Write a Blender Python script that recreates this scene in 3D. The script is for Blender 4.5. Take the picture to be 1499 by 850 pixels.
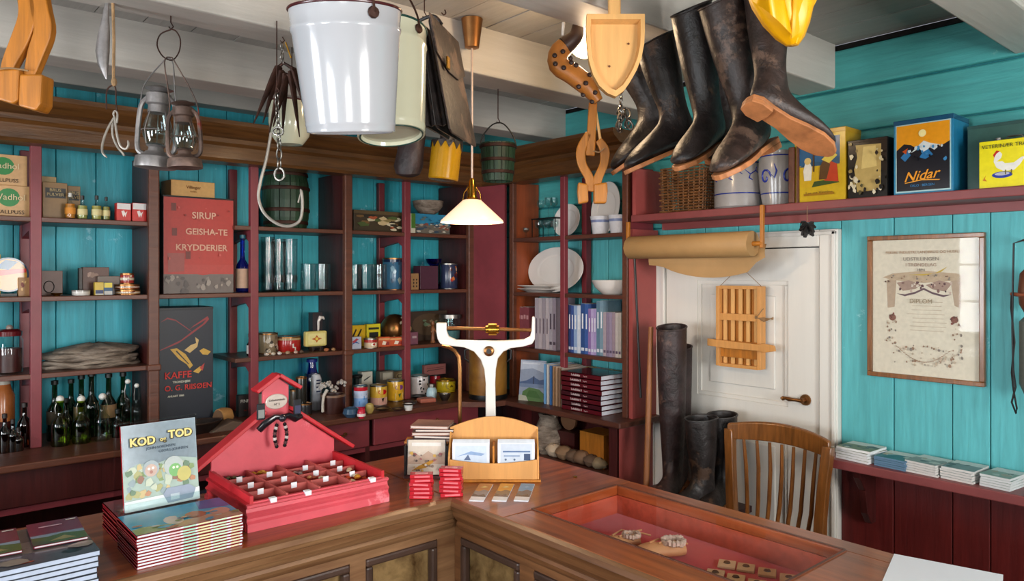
import bpy, math, random
from mathutils import Vector, Matrix
for o in list(bpy.data.objects): bpy.data.objects.remove(o)
S = bpy.context.scene; COL = S.collection
PI = math.pi; R = math.radians
# ---------------------------------------------------------------- camera
FP, HZ, EYE = 1078.0, 400.0, 1.6            # focal length and horizon row (1499x850 frame), eye height
cd = bpy.data.cameras.new('camera'); cam = bpy.data.objects.new('camera', cd); COL.objects.link(cam)
cd.sensor_width = 36; cd.lens = 36*FP/1499; cd.shift_y = (HZ-425)/1499; cd.clip_start = .05
YAW = R(-40.78)
cam.location = (0, 0, EYE); cam.rotation_euler = (R(90), 0, YAW); S.camera = cam
# ---------------------------------------------------------------- world, light, exposure
w = bpy.data.worlds.new('world'); S.world = w; w.use_nodes = True
bg = w.node_tree.nodes['Background']; bg.inputs[0].default_value = (.75, .87, 1, 1); bg.inputs[1].default_value = 2.5
def window_light(loc, rot, sx, sy, power, col=(1, .97, .93)):
    l = bpy.data.lights.new('window_light', 'AREA'); l.shape = 'RECTANGLE'; l.size = sx; l.size_y = sy; l.energy = power; l.color = col
    o = bpy.data.objects.new('window_light', l); COL.objects.link(o); o.location = loc; o.rotation_euler = rot
WIN_P = 95
NEAR_Y, LEFT_X = -1.7, -2.4
near_windows = [(-1.2, 1.0), (1.35, 1.1)]                # x centre, width on wall_near
left_windows = [(0.4, 1.0), (2.4, 1.0)]                # y centre, width on wall_side
for i, (x, wd) in enumerate(near_windows): window_light((x, NEAR_Y-.1, 1.5), (R(90), 0, 0), wd, 1.1, WIN_P*[.72, 1.25][i])
for y, wd in left_windows: window_light((LEFT_X-.1, y, 1.5), (R(90), 0, R(-90)), wd, 1.1, WIN_P*.85, (.92, .96, 1))
S.view_settings.view_transform = 'Standard'; S.view_settings.look = 'None'
S.view_settings.exposure = 0.12; S.view_settings.gamma = 1; S.view_settings.use_curve_mapping = False
# ---------------------------------------------------------------- sight geometry: photo columns/rows on real planes
CA, SA = math.cos(R(49.22))*FP, math.sin(R(49.22))*FP
def ax(px): return CA+SA/FP*FP*0+ (px-749.5)*math.sin(R(49.22))
def by(px): return SA-(px-749.5)*math.cos(R(49.22))
def Py(px, py, y): t = y/by(px); return Vector((ax(px)*t, y, EYE+(HZ-py)*t))
def Px(px, py, x): t = x/ax(px); return Vector((x, by(px)*t, EYE+(HZ-py)*t))
def Pz(px, py, z): t = (EYE-z)/(py-HZ); return Vector((ax(px)*t, by(px)*t, z))
def Pt(px, py, t): return Vector((ax(px)*t, by(px)*t, EYE+(HZ-py)*t))
# ---------------------------------------------------------------- materials
def lin(h):
    h = h.lstrip('#'); c = [int(h[i:i+2], 16)/255 for i in (0, 2, 4)]
    return tuple((x/12.92 if x <= .04045 else ((x+.055)/1.055)**2.4) for x in c)+(1,)
def nm(name):
    m = bpy.data.materials.new(name); m.use_nodes = True; nt = m.node_tree
    return m, nt, nt.nodes['Principled BSDF']
def surf(name, col, rough=.5, metal=0, var=.18, scale=8, stretch=(1, 1, 1), bump=.15, dark=None, spec=.5, coat=0, knots=False, seed=0, wear=None, wearamt=.5, emit=None, es=0, sheen=0, trans=0):
    """painted / wood / metal surface: base colour varied by stretched noise, fine relief, optional worn spots"""
    m, nt, b = nm(name); N = nt.nodes; L = nt.links
    c = lin(col); d = lin(dark) if dark else tuple(x*(1-var*2.2) for x in c[:3])+(1,)
    tc = N.new('ShaderNodeTexCoord'); oi = N.new('ShaderNodeObjectInfo')
    ad = N.new('ShaderNodeVectorMath'); ad.operation = 'ADD'
    sc = N.new('ShaderNodeVectorMath'); sc.operation = 'SCALE'; sc.inputs[3].default_value = 17+seed
    cx = N.new('ShaderNodeCombineXYZ'); L.new(oi.outputs['Random'], cx.inputs[0]); L.new(oi.outputs['Random'], cx.inputs[1]); L.new(oi.outputs['Random'], cx.inputs[2])
    L.new(cx.outputs[0], sc.inputs[0]); L.new(tc.outputs['Object'], ad.inputs[0]); L.new(sc.outputs[0], ad.inputs[1])
    mp = N.new('ShaderNodeMapping'); mp.inputs['Scale'].default_value = tuple(scale*s for s in stretch); L.new(ad.outputs[0], mp.inputs[0])
    no = N.new('ShaderNodeTexNoise'); no.inputs['Scale'].default_value = 1; no.inputs['Detail'].default_value = 6; no.inputs['Roughness'].default_value = .62; no.inputs['Distortion'].default_value = .35
    L.new(mp.outputs[0], no.inputs[0])
    cr = N.new('ShaderNodeValToRGB'); cr.color_ramp.elements[0].position = .34; cr.color_ramp.elements[1].position = .66
    cr.color_ramp.elements[0].color = d; cr.color_ramp.elements[1].color = c
    L.new(no.outputs[0], cr.inputs[0]); out = cr.outputs[0]
    if wear:
        n2 = N.new('ShaderNodeTexNoise'); n2.inputs['Scale'].default_value = 5; n2.inputs['Detail'].default_value = 8; n2.inputs['Roughness'].default_value = .7; L.new(ad.outputs[0], n2.inputs[0])
        r2 = N.new('ShaderNodeValToRGB'); r2.color_ramp.elements[0].position = 1-wearamt*.85; r2.color_ramp.elements[1].position = 1.04-wearamt*.85
        mx = N.new('ShaderNodeMix'); mx.data_type = 'RGBA'; L.new(n2.outputs[0], r2.inputs[0]); L.new(r2.outputs[0], mx.inputs[0]); L.new(out, mx.inputs[6]); mx.inputs[7].default_value = lin(wear); out = mx.outputs[2]
    if knots:
        vo = N.new('ShaderNodeTexVoronoi'); vo.inputs['Scale'].default_value = 3.1; L.new(ad.outputs[0], vo.inputs[0])
        r3 = N.new('ShaderNodeValToRGB'); r3.color_ramp.elements[0].position = .025; r3.color_ramp.elements[1].position = .06
        mx = N.new('ShaderNodeMix'); mx.data_type = 'RGBA'; L.new(vo.outputs[0], r3.inputs[0]); L.new(r3.outputs[0], mx.inputs[0]); L.new(out, mx.inputs[7]); mx.inputs[6].default_value = tuple(x*.35 for x in c[:3])+(1,); out = mx.outputs[2]
    L.new(out, b.inputs['Base Color'])
    b.inputs['Roughness'].default_value = rough; b.inputs['Metallic'].default_value = metal; b.inputs['Specular IOR Level'].default_value = spec
    if coat: b.inputs['Coat Weight'].default_value = coat; b.inputs['Coat Roughness'].default_value = .12
    if sheen: b.inputs['Sheen Weight'].default_value = sheen
    if trans: b.inputs['Transmission Weight'].default_value = trans
    if emit: b.inputs['Emission Color'].default_value = lin(emit); b.inputs['Emission Strength'].default_value = es
    if bump:
        bp = N.new('ShaderNodeBump'); bp.inputs['Strength'].default_value = bump; bp.inputs['Distance'].default_value = .01
        L.new(no.outputs[0], bp.inputs['Height']); L.new(bp.outputs[0], b.inputs['Normal'])
    return m
def glass(name, tint, fac=.12, rough=.03):
    m, nt, b = nm(name); N = nt.nodes; L = nt.links; N.remove(b)
    t = N.new('ShaderNodeBsdfTransparent'); t.inputs[0].default_value = lin(tint)
    g = N.new('ShaderNodeBsdfGlossy'); g.inputs['Roughness'].default_value = rough; g.inputs[0].default_value = (1, 1, 1, 1)
    lw = N.new('ShaderNodeLayerWeight'); lw.inputs[0].default_value = .35
    mr = N.new('ShaderNodeMapRange'); mr.inputs[3].default_value = fac*.45; mr.inputs[4].default_value = min(1, fac*5)
    L.new(lw.outputs['Facing'], mr.inputs[0])
    mx = N.new('ShaderNodeMixShader'); L.new(mr.outputs[0], mx.inputs[0]); L.new(t.outputs[0], mx.inputs[1]); L.new(g.outputs[0], mx.inputs[2])
    L.new(mx.outputs[0], N['Material Output'].inputs[0]); return m
def printed(name, rough, spec=.5, noise=.12):
    m, nt, b = nm(name); N = nt.nodes; L = nt.links
    a = N.new('ShaderNodeAttribute'); a.attribute_name = 'Col'
    tc = N.new('ShaderNodeTexCoord'); no = N.new('ShaderNodeTexNoise'); no.inputs['Scale'].default_value = 60; no.inputs['Detail'].default_value = 5; L.new(tc.outputs['Object'], no.inputs[0])
    mr = N.new('ShaderNodeMapRange'); mr.inputs[3].default_value = 1-noise*1.6; mr.inputs[4].default_value = 1+noise*.8; L.new(no.outputs[0], mr.inputs[0])
    mu = N.new('ShaderNodeVectorMath'); mu.operation = 'SCALE'; L.new(a.outputs['Color'], mu.inputs[0]); L.new(mr.outputs[0], mu.inputs[3])
    L.new(mu.outputs[0], b.inputs['Base Color']); b.inputs['Roughness'].default_value = rough; b.inputs['Specular IOR Level'].default_value = spec
    return m
V = (9, 9, .7); H = (.7, 9, 9); Y = (9, .7, 9)
M = {}
M['teal'] = surf('teal_paint', '#56b1b6', .55, scale=5, stretch=V, var=.1, bump=.25, knots=True, wear='#8fcbd0', wearamt=.42)
M['tealh'] = surf('teal_paint_log', '#48a5a4', .55, scale=5, stretch=(9, .7, 9), var=.1, bump=.3, knots=True, wear='#74b3ae', wearamt=.42)
M['tealdeep'] = surf('teal_paint_shelf_back', '#36adbd', .5, scale=5, stretch=V, var=.11, bump=.25, knots=True, wear='#84c6d4', wearamt=.45)
M['tealdark'] = surf('teal_paint_dull', '#1c7f86', .55, scale=5, stretch=V, var=.12, bump=.2)
M['redwall'] = surf('oxblood_plank_paint', '#651a18', .5, scale=5, stretch=V, var=.13, bump=.25, wear='#7d3a36', wearamt=.38)
M['redpaint'] = surf('maroon_paint', '#82333a', .45, scale=6, var=.1, bump=.12, wear='#9a5048', wearamt=.36)
M['redshelf'] = surf('dusty_red_paint', '#86403f', .45, scale=5, var=.1, bump=.12, wear='#a8625c', wearamt=.36)
M['darkred'] = surf('dark_maroon_varnish', '#4a1a18', .4, scale=5, stretch=V, var=.16, bump=.15)
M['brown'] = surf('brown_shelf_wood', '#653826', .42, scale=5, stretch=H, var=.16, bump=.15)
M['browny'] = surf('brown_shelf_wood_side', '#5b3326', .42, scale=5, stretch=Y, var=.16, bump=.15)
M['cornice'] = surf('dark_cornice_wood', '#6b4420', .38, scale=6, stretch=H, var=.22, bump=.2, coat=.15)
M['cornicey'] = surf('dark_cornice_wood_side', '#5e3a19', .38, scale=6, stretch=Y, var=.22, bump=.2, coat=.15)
M['orangewood'] = surf('reddish_panel_wood', '#94441f', .45, scale=4, stretch=V, var=.12, bump=.1)
M['white'] = surf('aged_white_paint', '#c2bcb3', .5, scale=4, stretch=H, var=.05, bump=.2, wear='#a89f96', wearamt=.34)
M['ceil'] = surf('grey_white_ceiling_paint', '#a6a19a', .5, scale=4, stretch=Y, var=.07, bump=.25, wear='#8f8981', wearamt=.4)
M['door'] = surf('ivory_door_paint', '#dcd8d0', .42, scale=4, stretch=V, var=.015, bump=.04)
M['counter'] = surf('varnished_counter_wood', '#a5572a', .32, scale=3, stretch=H, var=.2, bump=.06, coat=.3, dark='#6e3315')
M['countery'] = surf('varnished_counter_wood_side', '#a5572a', .32, scale=3, stretch=Y, var=.2, bump=.06, coat=.3, dark='#6e3315')
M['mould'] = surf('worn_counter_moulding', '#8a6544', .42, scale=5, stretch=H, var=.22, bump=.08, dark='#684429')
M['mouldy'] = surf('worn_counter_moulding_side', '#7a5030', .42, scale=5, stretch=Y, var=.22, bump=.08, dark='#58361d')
M['dmould'] = surf('dark_panel_moulding', '#4c362c', .38, scale=8, var=.2, bump=.1)
M['burl'] = surf('burl_panel_wood', '#8c7048', .35, scale=14, var=.3, bump=.1, dark='#40290f')
M['pine'] = surf('fresh_pine', '#d99a55', .45, scale=6, stretch=V, var=.08, bump=.1)
M['pinelight'] = surf('pale_pine', '#e3ad69', .45, scale=6, stretch=V, var=.06, bump=.1)
M['oldpine'] = surf('orange_old_wood', '#c07622', .42, scale=6, stretch=V, var=.16, bump=.15)
M['chair'] = surf('polished_chair_wood', '#8c5626', .28, scale=7, stretch=V, var=.24, bump=.08, coat=.4)
M['pole'] = surf('weathered_pole_wood', '#9c6238', .5, scale=7, stretch=V, var=.15, bump=.15)
M['leather'] = surf('black_boot_leather', '#2a2322', .45, scale=22, var=.3, bump=.55, wear='#4c382b', wearamt=.5)
M['leatherb'] = surf('brown_black_leather', '#3a2c27', .48, scale=22, var=.3, bump=.55, wear='#5d483c', wearamt=.52)
M['wader'] = surf('dark_wader_leather', '#3b2a2a', .5, scale=14, var=.35, bump=.9, wear='#574038', wearamt=.5)
M['sole'] = surf('tan_leather_sole', '#c07a48', .6, scale=16, var=.2, bump=.3, wear='#8a5230', wearamt=.38)
M['enamel'] = surf('white_enamel', '#b2b2b6', .16, scale=3, var=.01, bump=0, coat=.5)
M['cream'] = surf('cream_enamel', '#c4c2a8', .15, scale=3, var=.02, bump=0, coat=.5)
M['enamelrim'] = surf('dark_red_enamel_rim', '#4a1518', .25, var=.05, bump=0)
M['greenrim'] = surf('dark_green_enamel_rim', '#1f4038', .25, var=.05, bump=0)
M['steel'] = surf('dull_steel', '#9a958e', .35, 1, scale=20, var=.2, bump=.1)
M['zinc'] = surf('zinc_lantern_metal', '#a09a98', .4, .55, scale=14, var=.25, bump=.15)
M['palesteel'] = surf('pale_galvanised_steel', '#a49b90', .4, .35, scale=14, var=.15, bump=.1)
M['scalewhite'] = surf('white_scale_enamel', '#e2ddd4', .3, scale=3, var=.02, bump=0, coat=.2)
M['panelred'] = surf('salmon_red_panel_paint', '#a04a46', .45, scale=6, var=.08, bump=.1, wear='#b0655a', wearamt=.38)
M['rustzinc'] = surf('rusty_lantern_metal', '#846a5e', .5, .45, scale=14, var=.35, bump=.2, wear='#7a2f22', wearamt=.45)
M['iron'] = surf('rusty_iron', '#4a2b1f', .6, .5, scale=22, var=.3, bump=.3)
M['black'] = surf('black_metal', '#141212', .4, .3, var=.1, bump=0)
M['brass'] = surf('brass', '#c9973c', .25, 1, scale=10, var=.12, bump=0)
M['bronze'] = surf('brushed_copper', '#9a6a3e', .35, .9, scale=10, var=.15, bump=0)
M['rope'] = surf('twine', '#a8845c', .8, scale=30, var=.2, bump=.2)
M['paperroll'] = surf('brown_wrapping_paper', '#b28a58', .6, scale=6, var=.06, bump=.1)
M['paper'] = surf('white_paper', '#e8eaf0', .6, scale=6, var=.01, bump=0)
M['pages'] = surf('page_block', '#d9dbe0', .6, scale=40, stretch=(.3, .3, 6), var=.05, bump=.1)
M['yellowcloth'] = surf('yellow_oilskin', '#f5b400', .4, scale=5, var=.1, bump=.15, dark='#e09a00')
M['porcelain'] = surf('white_porcelain', '#ddd6d0', .15, scale=3, var=.02, bump=0, coat=.4)
M['redbox'] = surf('bright_red_box_paint', '#c3252e', .4, scale=8, var=.1, bump=.1, wear='#8f2028', wearamt=.33)
M['pinkbox'] = surf('worn_pink_red_paint', '#d5505c', .45, scale=10, var=.07, bump=.1, wear='#e57c85', wearamt=.45)
M['cardboard'] = surf('cardboard', '#bd925f', .6, scale=8, var=.06, bump=.05)
M['stone'] = surf('grey_stoneware', '#9a9592', .25, scale=8, var=.08, bump=.03, coat=.3)
M['wicker'] = surf('wicker', '#8a5b33', .55, scale=30, var=.3, bump=.2, dark='#4c2c14')
M['greenpaint'] = surf('green_cask_paint', '#27442c', .5, scale=8, stretch=V, var=.25, bump=.2, wear='#4a3b28', wearamt=.42)
M['tin'] = surf('printed_tin_side', '#2a86a8', .3, scale=12, var=.1, bump=0, metal=.1)
M['redinner'] = surf('salmon_red_inner_paint', '#b8564f', .5, scale=10, var=.08, bump=.08)
M['redfelt'] = surf('red_felt', '#bd0f2b', .85, scale=10, var=.08, bump=.05, sheen=.3)
M['redstain'] = surf('red_stained_lining', '#b8563c', .4, scale=6, stretch=H, var=.12, bump=.08)
M['skin'] = surf('dried_fish_skin', '#a39383', .7, scale=14, stretch=(1, 1, 3), var=.3, bump=1.0, dark='#5f5044')
M['wool'] = surf('sheepskin_wool', '#d8cdbf', .9, scale=25, var=.15, bump=.6)
M['tanleather'] = surf('tan_slipper_leather', '#d4a878', .6, scale=12, var=.1, bump=.1)
M['plaid'] = surf('faded_blue_cushion_cloth', '#6c6475', .85, scale=30, stretch=(1, .2, 1), var=.25, bump=.2)
M['floor'] = surf('worn_floor_wood', '#5d4431', .5, scale=4, stretch=H, var=.2, bump=.2)
M['drum'] = surf('aged_yellow_tin', '#9a6c26', .4, scale=6, var=.2, bump=.1, dark='#6b4214', wear='#5a3a1c', wearamt=.36)
M['lampglass'] = surf('opal_lamp_glass', '#f0d8c4', .25, var=.01, bump=0, emit='#ffc9a0', es=.75)
M['bulb'] = surf('lit_globe_bulb', '#fff0d8', .3, var=0, bump=0, emit='#ffd9a0', es=9)
M['g_clear'] = glass('clear_glass', '#eff6f6', .05)
M['g_pane'] = glass('pane_glass', '#fcfdfc', .011, .02)
M['g_case'] = glass('display_case_glass', '#fdf8f7', .008, .01)
M['g_green'] = glass('dark_green_bottle_glass', '#4f8a62', .06)
M['g_olive'] = glass('olive_bottle_glass', '#a9c052', .06)
M['g_brown'] = glass('brown_bottle_glass', '#85502f', .1)
M['g_blue'] = glass('cobalt_glass', '#4c6ad0', .1)
M['print'] = printed('printed_surface', .45)
M['gloss'] = printed('glossy_print', .2)
M['matte'] = printed('matte_print', .75)
M['plain'] = printed('painted_small_goods', .4, noise=.2)
# ---------------------------------------------------------------- mesh builder
class MB:
    def __init__(s, col='#ffffff'): s.v = []; s.f = []; s.c = []; s.col = col
    def add(s, vs, fs, col=None):
        n = len(s.v); s.v += [Vector(p) for p in vs]; s.f += [tuple(i+n for i in f) for f in fs]; s.c += [col or s.col]*len(fs); return s
    def box(s, x0, x1, y0, y1, z0, z1, col=None, M_=None):
        vs = [Vector((x, y, z)) for x in (x0, x1) for y in (y0, y1) for z in (z0, z1)]
        if M_: vs = [M_ @ p for p in vs]
        return s.add(vs, [(0, 1, 3, 2), (4, 6, 7, 5), (0, 4, 5, 1), (2, 3, 7, 6), (0, 2, 6, 4), (1, 5, 7, 3)], col)
    def lathe(s, prof, c=(0, 0, 0), n=20, col=None, axis='z', close=False, M_=None, sx=1, sy=1):
        c = Vector(c); vs = []; fs = []; k = len(prof)
        for i in range(n):
            a = 2*PI*i/n; ca, sa = math.cos(a), math.sin(a)
            for r, z in prof:
                p = Vector((r*ca*sx, r*sa*sy, z))
                if axis == 'x': p = Vector((z, r*ca, r*sa))
                if axis == 'y': p = Vector((r*ca, z, r*sa))
                p = p+c; vs.append(M_ @ p if M_ else p)
        for i in range(n):
            j = (i+1) % n
            for q in range(k-1): fs.append((i*k+q, j*k+q, j*k+q+1, i*k+q+1))
        if prof[0][0] > 1e-5: fs.append(tuple(i*k for i in range(n))[::-1]) if close or prof[0][0] > 1e-5 and close is not None else None
        if prof[-1][0] > 1e-5 and close is not None: fs.append(tuple(i*k+k-1 for i in range(n)))
        return s.add(vs, fs, col)
    def tube(s, pts, r, n=8, col=None, closed=False, flat=1):
        pts = [Vector(p) for p in pts]; m = len(pts); rr = r if isinstance(r, (list, tuple)) else [r]*m
        vs = []; fs = []; up = None
        for i, p in enumerate(pts):
            a = pts[(i-1) % m] if closed or i > 0 else p; b = pts[(i+1) % m] if closed or i < m-1 else p
            t = (b-a).normalized()
            if up is None: up = t.orthogonal().normalized()
            up = (up-t*up.dot(t)).normalized(); sd = t.cross(up)
            for k in range(n):
                q = 2*PI*k/n; vs.append(p+(up*math.cos(q)+sd*math.sin(q)*flat)*rr[i])
        for i in range(m if closed else m-1):
            j = (i+1) % m
            for k in range(n): l = (k+1) % n; fs.append((i*n+k, i*n+l, j*n+l, j*n+k))
        if not closed: fs.append(tuple(range(n))[::-1]); fs.append(tuple((m-1)*n+k for k in range(n)))
        return s.add(vs, fs, col)
    def rings(s, rings, col=None, cap0=True, cap1=True):
        n = len(rings[0]); vs = [p for r_ in rings for p in r_]; fs = []
        for i in range(len(rings)-1):
            for k in range(n): l = (k+1) % n; fs.append((i*n+k, i*n+l, (i+1)*n+l, (i+1)*n+k))
        if cap0: fs.append(tuple(range(n))[::-1])
        if cap1: fs.append(tuple((len(rings)-1)*n+k for k in range(n)))
        return s.add(vs, fs, col)
    def prism(s, pts, d, col=None, f=None):
        """2-D outline extruded; f maps (u, v, w) to 3-D"""
        f = f or (lambda u, v, w_: (u, w_, v)); n = len(pts)
        vs = [f(u, v, 0) for u, v in pts]+[f(u, v, d) for u, v in pts]
        fs = [tuple(range(n))[::-1], tuple(range(n, 2*n))]+[(i, (i+1) % n, n+(i+1) % n, n+i) for i in range(n)]
        return s.add(vs, fs, col)
    def poly(s, pts, col=None): return s.add(pts, [tuple(range(len(pts)))], col)
    def ball(s, c, r, n=10, col=None, sz=(1, 1, 1)):
        prof = [(0 if i in (0, n//2) else math.sin(PI*i/(n//2))*r, -math.cos(PI*i/(n//2))*r) for i in range(n//2+1)]
        k = len(s.v); s.lathe(prof, (0, 0, 0), n, col)
        for i in range(k, len(s.v)): p = s.v[i]; s.v[i] = Vector((p.x*sz[0]+c[0], p.y*sz[1]+c[1], p.z*sz[2]+c[2]))
        return s
    def jitter(s, a, sd=1):
        rn = random.Random(sd)
        s.v = [p+Vector((rn.uniform(-a, a), rn.uniform(-a, a), rn.uniform(-a, a))) for p in s.v]; return s
    def tf(s, mt): s.v = [mt @ p for p in s.v]; return s
    def build(s, name, mat, parent=None, loc=None, rot=None, smooth=False, bev=0, ang=40, sub=0):
        me = bpy.data.meshes.new(name); me.from_pydata([tuple(p) for p in s.v], [], s.f); me.validate()
        ca = me.color_attributes.new('Col', 'FLOAT_COLOR', 'CORNER')
        cc = {}; 
        if len(me.polygons) == len(s.c):
            for p, c in zip(me.polygons, s.c):
                if c not in cc: cc[c] = lin(c)
                for li in p.loop_indices: ca.data[li].color = cc[c]
        if smooth:
            for p in me.polygons: p.use_smooth = True
            if not sub: me.set_sharp_from_angle(angle=R(ang))
        me.materials.append(M[mat] if isinstance(mat, str) else mat)
        o = bpy.data.objects.new(name, me); COL.objects.link(o)
        if parent: o.parent = parent
        if loc is not None: o.location = loc
        if rot is not None: o.rotation_euler = rot
        if bev:
            b = o.modifiers.new('bevel', 'BEVEL'); b.width = bev; b.segments = 2; b.limit_method = 'ANGLE'
        if sub:
            b = o.modifiers.new('sub', 'SUBSURF'); b.levels = sub; b.render_levels = sub
        return o
def bx(name, mat, p, x0, x1, y0, y1, z0, z1, bev=0, col=None):
    """a box part whose own origin is its centre, so its grain is its own"""
    cx_, cy_, cz_ = (x0+x1)/2, (y0+y1)/2, (z0+z1)/2
    return MB(col or '#ffffff').box(x0-cx_, x1-cx_, y0-cy_, y1-cy_, z0-cz_, z1-cz_).build(name, mat, p, (cx_, cy_, cz_), bev=bev)
def thing(name, label, cat, loc=(0, 0, 0), rz=0, group=None, rot=None):
    o = bpy.data.objects.new(name, None); COL.objects.link(o); o.empty_display_size = .05
    o.location = loc; o.rotation_euler = rot if rot else (0, 0, rz); o['label'] = label; o['category'] = cat
    if group: o['group'] = group
    return o
def tag(o, label, cat, group=None):
    o['label'] = label; o['category'] = cat
    if group: o['group'] = group
    return o
def struct(o, label=None, cat=None):
    o['kind'] = 'structure'
    if label: o['label'] = label; o['category'] = cat or o.name.split('_')[0]
    return o
def sempty(name, label, loc=(0, 0, 0), cat=None):
    o = bpy.data.objects.new(name, None); COL.objects.link(o); o.location = loc; return struct(o, label, cat)
def copy_tree(o, parent=None):
    c = o.copy(); COL.objects.link(c); c.parent = parent
    for ch in list(o.children): copy_tree(ch, c)
    return c
def text(parent, s, size, loc, rot, col, mat='matte', name='lettering', ext=.0004, align='CENTER', sx=1, bold=0):
    cu = bpy.data.curves.new(name, 'FONT'); cu.body = s; cu.size = size; cu.align_x = align; cu.align_y = 'CENTER'; cu.extrude = ext; cu.offset = bold; cu.resolution_u = 3
    t = bpy.data.objects.new(name, cu); COL.objects.link(t); dg = bpy.context.evaluated_depsgraph_get(); dg.update()
    me = bpy.data.meshes.new_from_object(t.evaluated_get(dg)); bpy.data.objects.remove(t)
    ca = me.color_attributes.new('Col', 'FLOAT_COLOR', 'CORNER'); c = lin(col)
    for i in range(len(ca.data)): ca.data[i].color = c
    me.materials.clear(); me.materials.append(M[mat]); o = bpy.data.objects.new(name, me); COL.objects.link(o)
    o.parent = parent; o.location = loc; o.rotation_euler = rot; o.scale = (sx, 1, 1); return o
FR = (R(90), 0, 0)     # lettering that faces -y
def face(w_, h, y, z0=0):
    """maps u, v in 0..1 and a layer number onto a front face at depth y (facing -y)"""
    return lambda u, v, k=1: (w_*(u-.5), y-.0004*k, z0+h*v)
def art(mb, fm, polys, k0=1):
    for k, (c, pts) in enumerate(polys): mb.poly([fm(u, v, k0+k) for u, v in pts], c)
    return mb
def disc(cx_, cy_, r, rx=None, n=12): rx = rx or r; return [(cx_+rx*math.cos(2*PI*i/n), cy_+r*math.sin(2*PI*i/n)) for i in range(n)]
def rect(a, b, c, d): return [(a, c), (b, c), (b, d), (a, d)]
def blobs(n, x0, x1, y0, y1, s, pal, sd):
    rn = random.Random(sd); out = []
    for i in range(n):
        cx_, cy_ = rn.uniform(x0, x1), rn.uniform(y0, y1); r = rn.uniform(.4, 1)*s; k = rn.randint(5, 8); o_ = rn.uniform(0, 6)
        out.append((rn.choice(pal), [(min(1, max(0, cx_+r*rn.uniform(.6, 1.2)*math.cos(o_+2*PI*j/k))), min(1, max(0, cy_+r*rn.uniform(.5, 1.1)*math.sin(o_+2*PI*j/k)))) for j in range(k)]))
    return out
# ================================================================ SETTING
DA, DB = 3.2, 4.12            # planes of the right wall and of the wall behind the shelves
CZ = 2.6; rnd = random.Random(7)
fl = sempty('floor', 'worn brown wooden floor boards of the shop', cat='floor')
bx('backing', 'darkred', fl, LEFT_X-.1, DA+.1, NEAR_Y-.1, DB+.1, -.1, -.03)
for i in range(30):
    y0 = NEAR_Y+i*.195
    bx('floorboard', 'floor', fl, LEFT_X, DA, y0+.002, y0+.193, -.03, 0)
ce = sempty('ceiling', 'grey white painted board ceiling above the beams', cat='ceiling')
bx('backing', 'darkred', ce, LEFT_X-.1, DA+.1, NEAR_Y-.1, DB+.1, CZ+.03, CZ+.1)
x = LEFT_X; i = 0
while x < DA:
    wd = .17+.02*rnd.random(); x1 = min(x+wd, DA)
    bx('board', 'ceil', ce, x+.002, x1-.002, NEAR_Y, DB, CZ+rnd.uniform(0, .004), CZ+.03); x = x1
for i, (y0, y1) in enumerate([(-.9, -.73), (-.05, .12), (.68, .85), (1.52, 1.69), (2.35, 2.52), (3.19, 3.36)]):
    o = bx('trim_%d' % (i+1), 'white', None, LEFT_X, DA-.01, y0, y1, 2.41, CZ+.01, bev=.008)
    struct(o, ['white ceiling beam furthest behind', 'white ceiling beam just behind the viewer', 'white ceiling beam crossing the top right corner', 'white ceiling beam holding the bucket, shovel and boots', 'white ceiling beam holding the lanterns and iron hook', 'white ceiling beam nearest the long cornice'][i], 'beam')
o = bx('trim_7', 'white', None, LEFT_X, DA-.01, DB-.14, DB-.03, 2.49, CZ+.01, bev=.006); struct(o, 'white strip along the wall above the long cornice', 'trim')
# wall behind the left shelves
wl = sempty('wall_left', 'wall of vertical turquoise planks behind the long shelves', cat='wall')
bx('backing', 'tealdark', wl, LEFT_X-.1, DA+.1, DB, DB+.1, 0, CZ)
x = LEFT_X
while x < DA:
    wd = rnd.choice([.12, .15, .17, .19]); x1 = min(DA, x+wd)
    bx('plank', 'tealdeep', wl, x+.0015, x1-.0015, DB-.02-rnd.uniform(0, .004), DB, 0, CZ, bev=.003); x = x1
# right wall
wr = sempty('wall_right', 'log and plank wall painted turquoise above and dark red below', cat='wall')
bx('backing', 'tealdark', wr, DA+.012, DA+.1, NEAR_Y-.1, DB+.1, 0, CZ)
bx('gap', 'black', wr, DA-.004, DA+.012, NEAR_Y, DB, CZ-.022, CZ)
DY0, DY1, DZ = 1.50, 2.52, 1.795
z = 1.84
for k, hh in enumerate([.17, .2, .19, .178]):
    z1 = min(z+hh, CZ-.02)
    bx('log_plank', 'tealh', wr, DA-[.0, .012, .004, .016][k], DA+.012, NEAR_Y, DB-.022, z+.004, z1-.003, bev=.01); z = z1
y = DB-.022
while y > NEAR_Y:
    wd = rnd.choice([.13, .16, .19, .17, .22]); y1 = y-wd
    if y > DY1 > y1: y1 = DY1
    if y > DY0 > y1: y1 = DY0 if y <= DY1 else y1
    y1 = max(y1, NEAR_Y)
    over = (y1 >= DY0-1e-6 and y <= DY1+1e-6)
    off = rnd.uniform(0, .004)
    if over: bx('plank', 'teal', wr, DA-off, DA+.012, y1+.0015, y-.0015, DZ, 1.838, bev=.003)
    else:
        bx('plank', 'teal', wr, DA-off, DA+.012, y1+.0015, y-.0015, .79, 1.838, bev=.003)
        bx('plank', 'redwall', wr, DA-off, DA+.012, y1+.0015, y-.0015, 0, .788, bev=.003)
    y = y1
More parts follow.
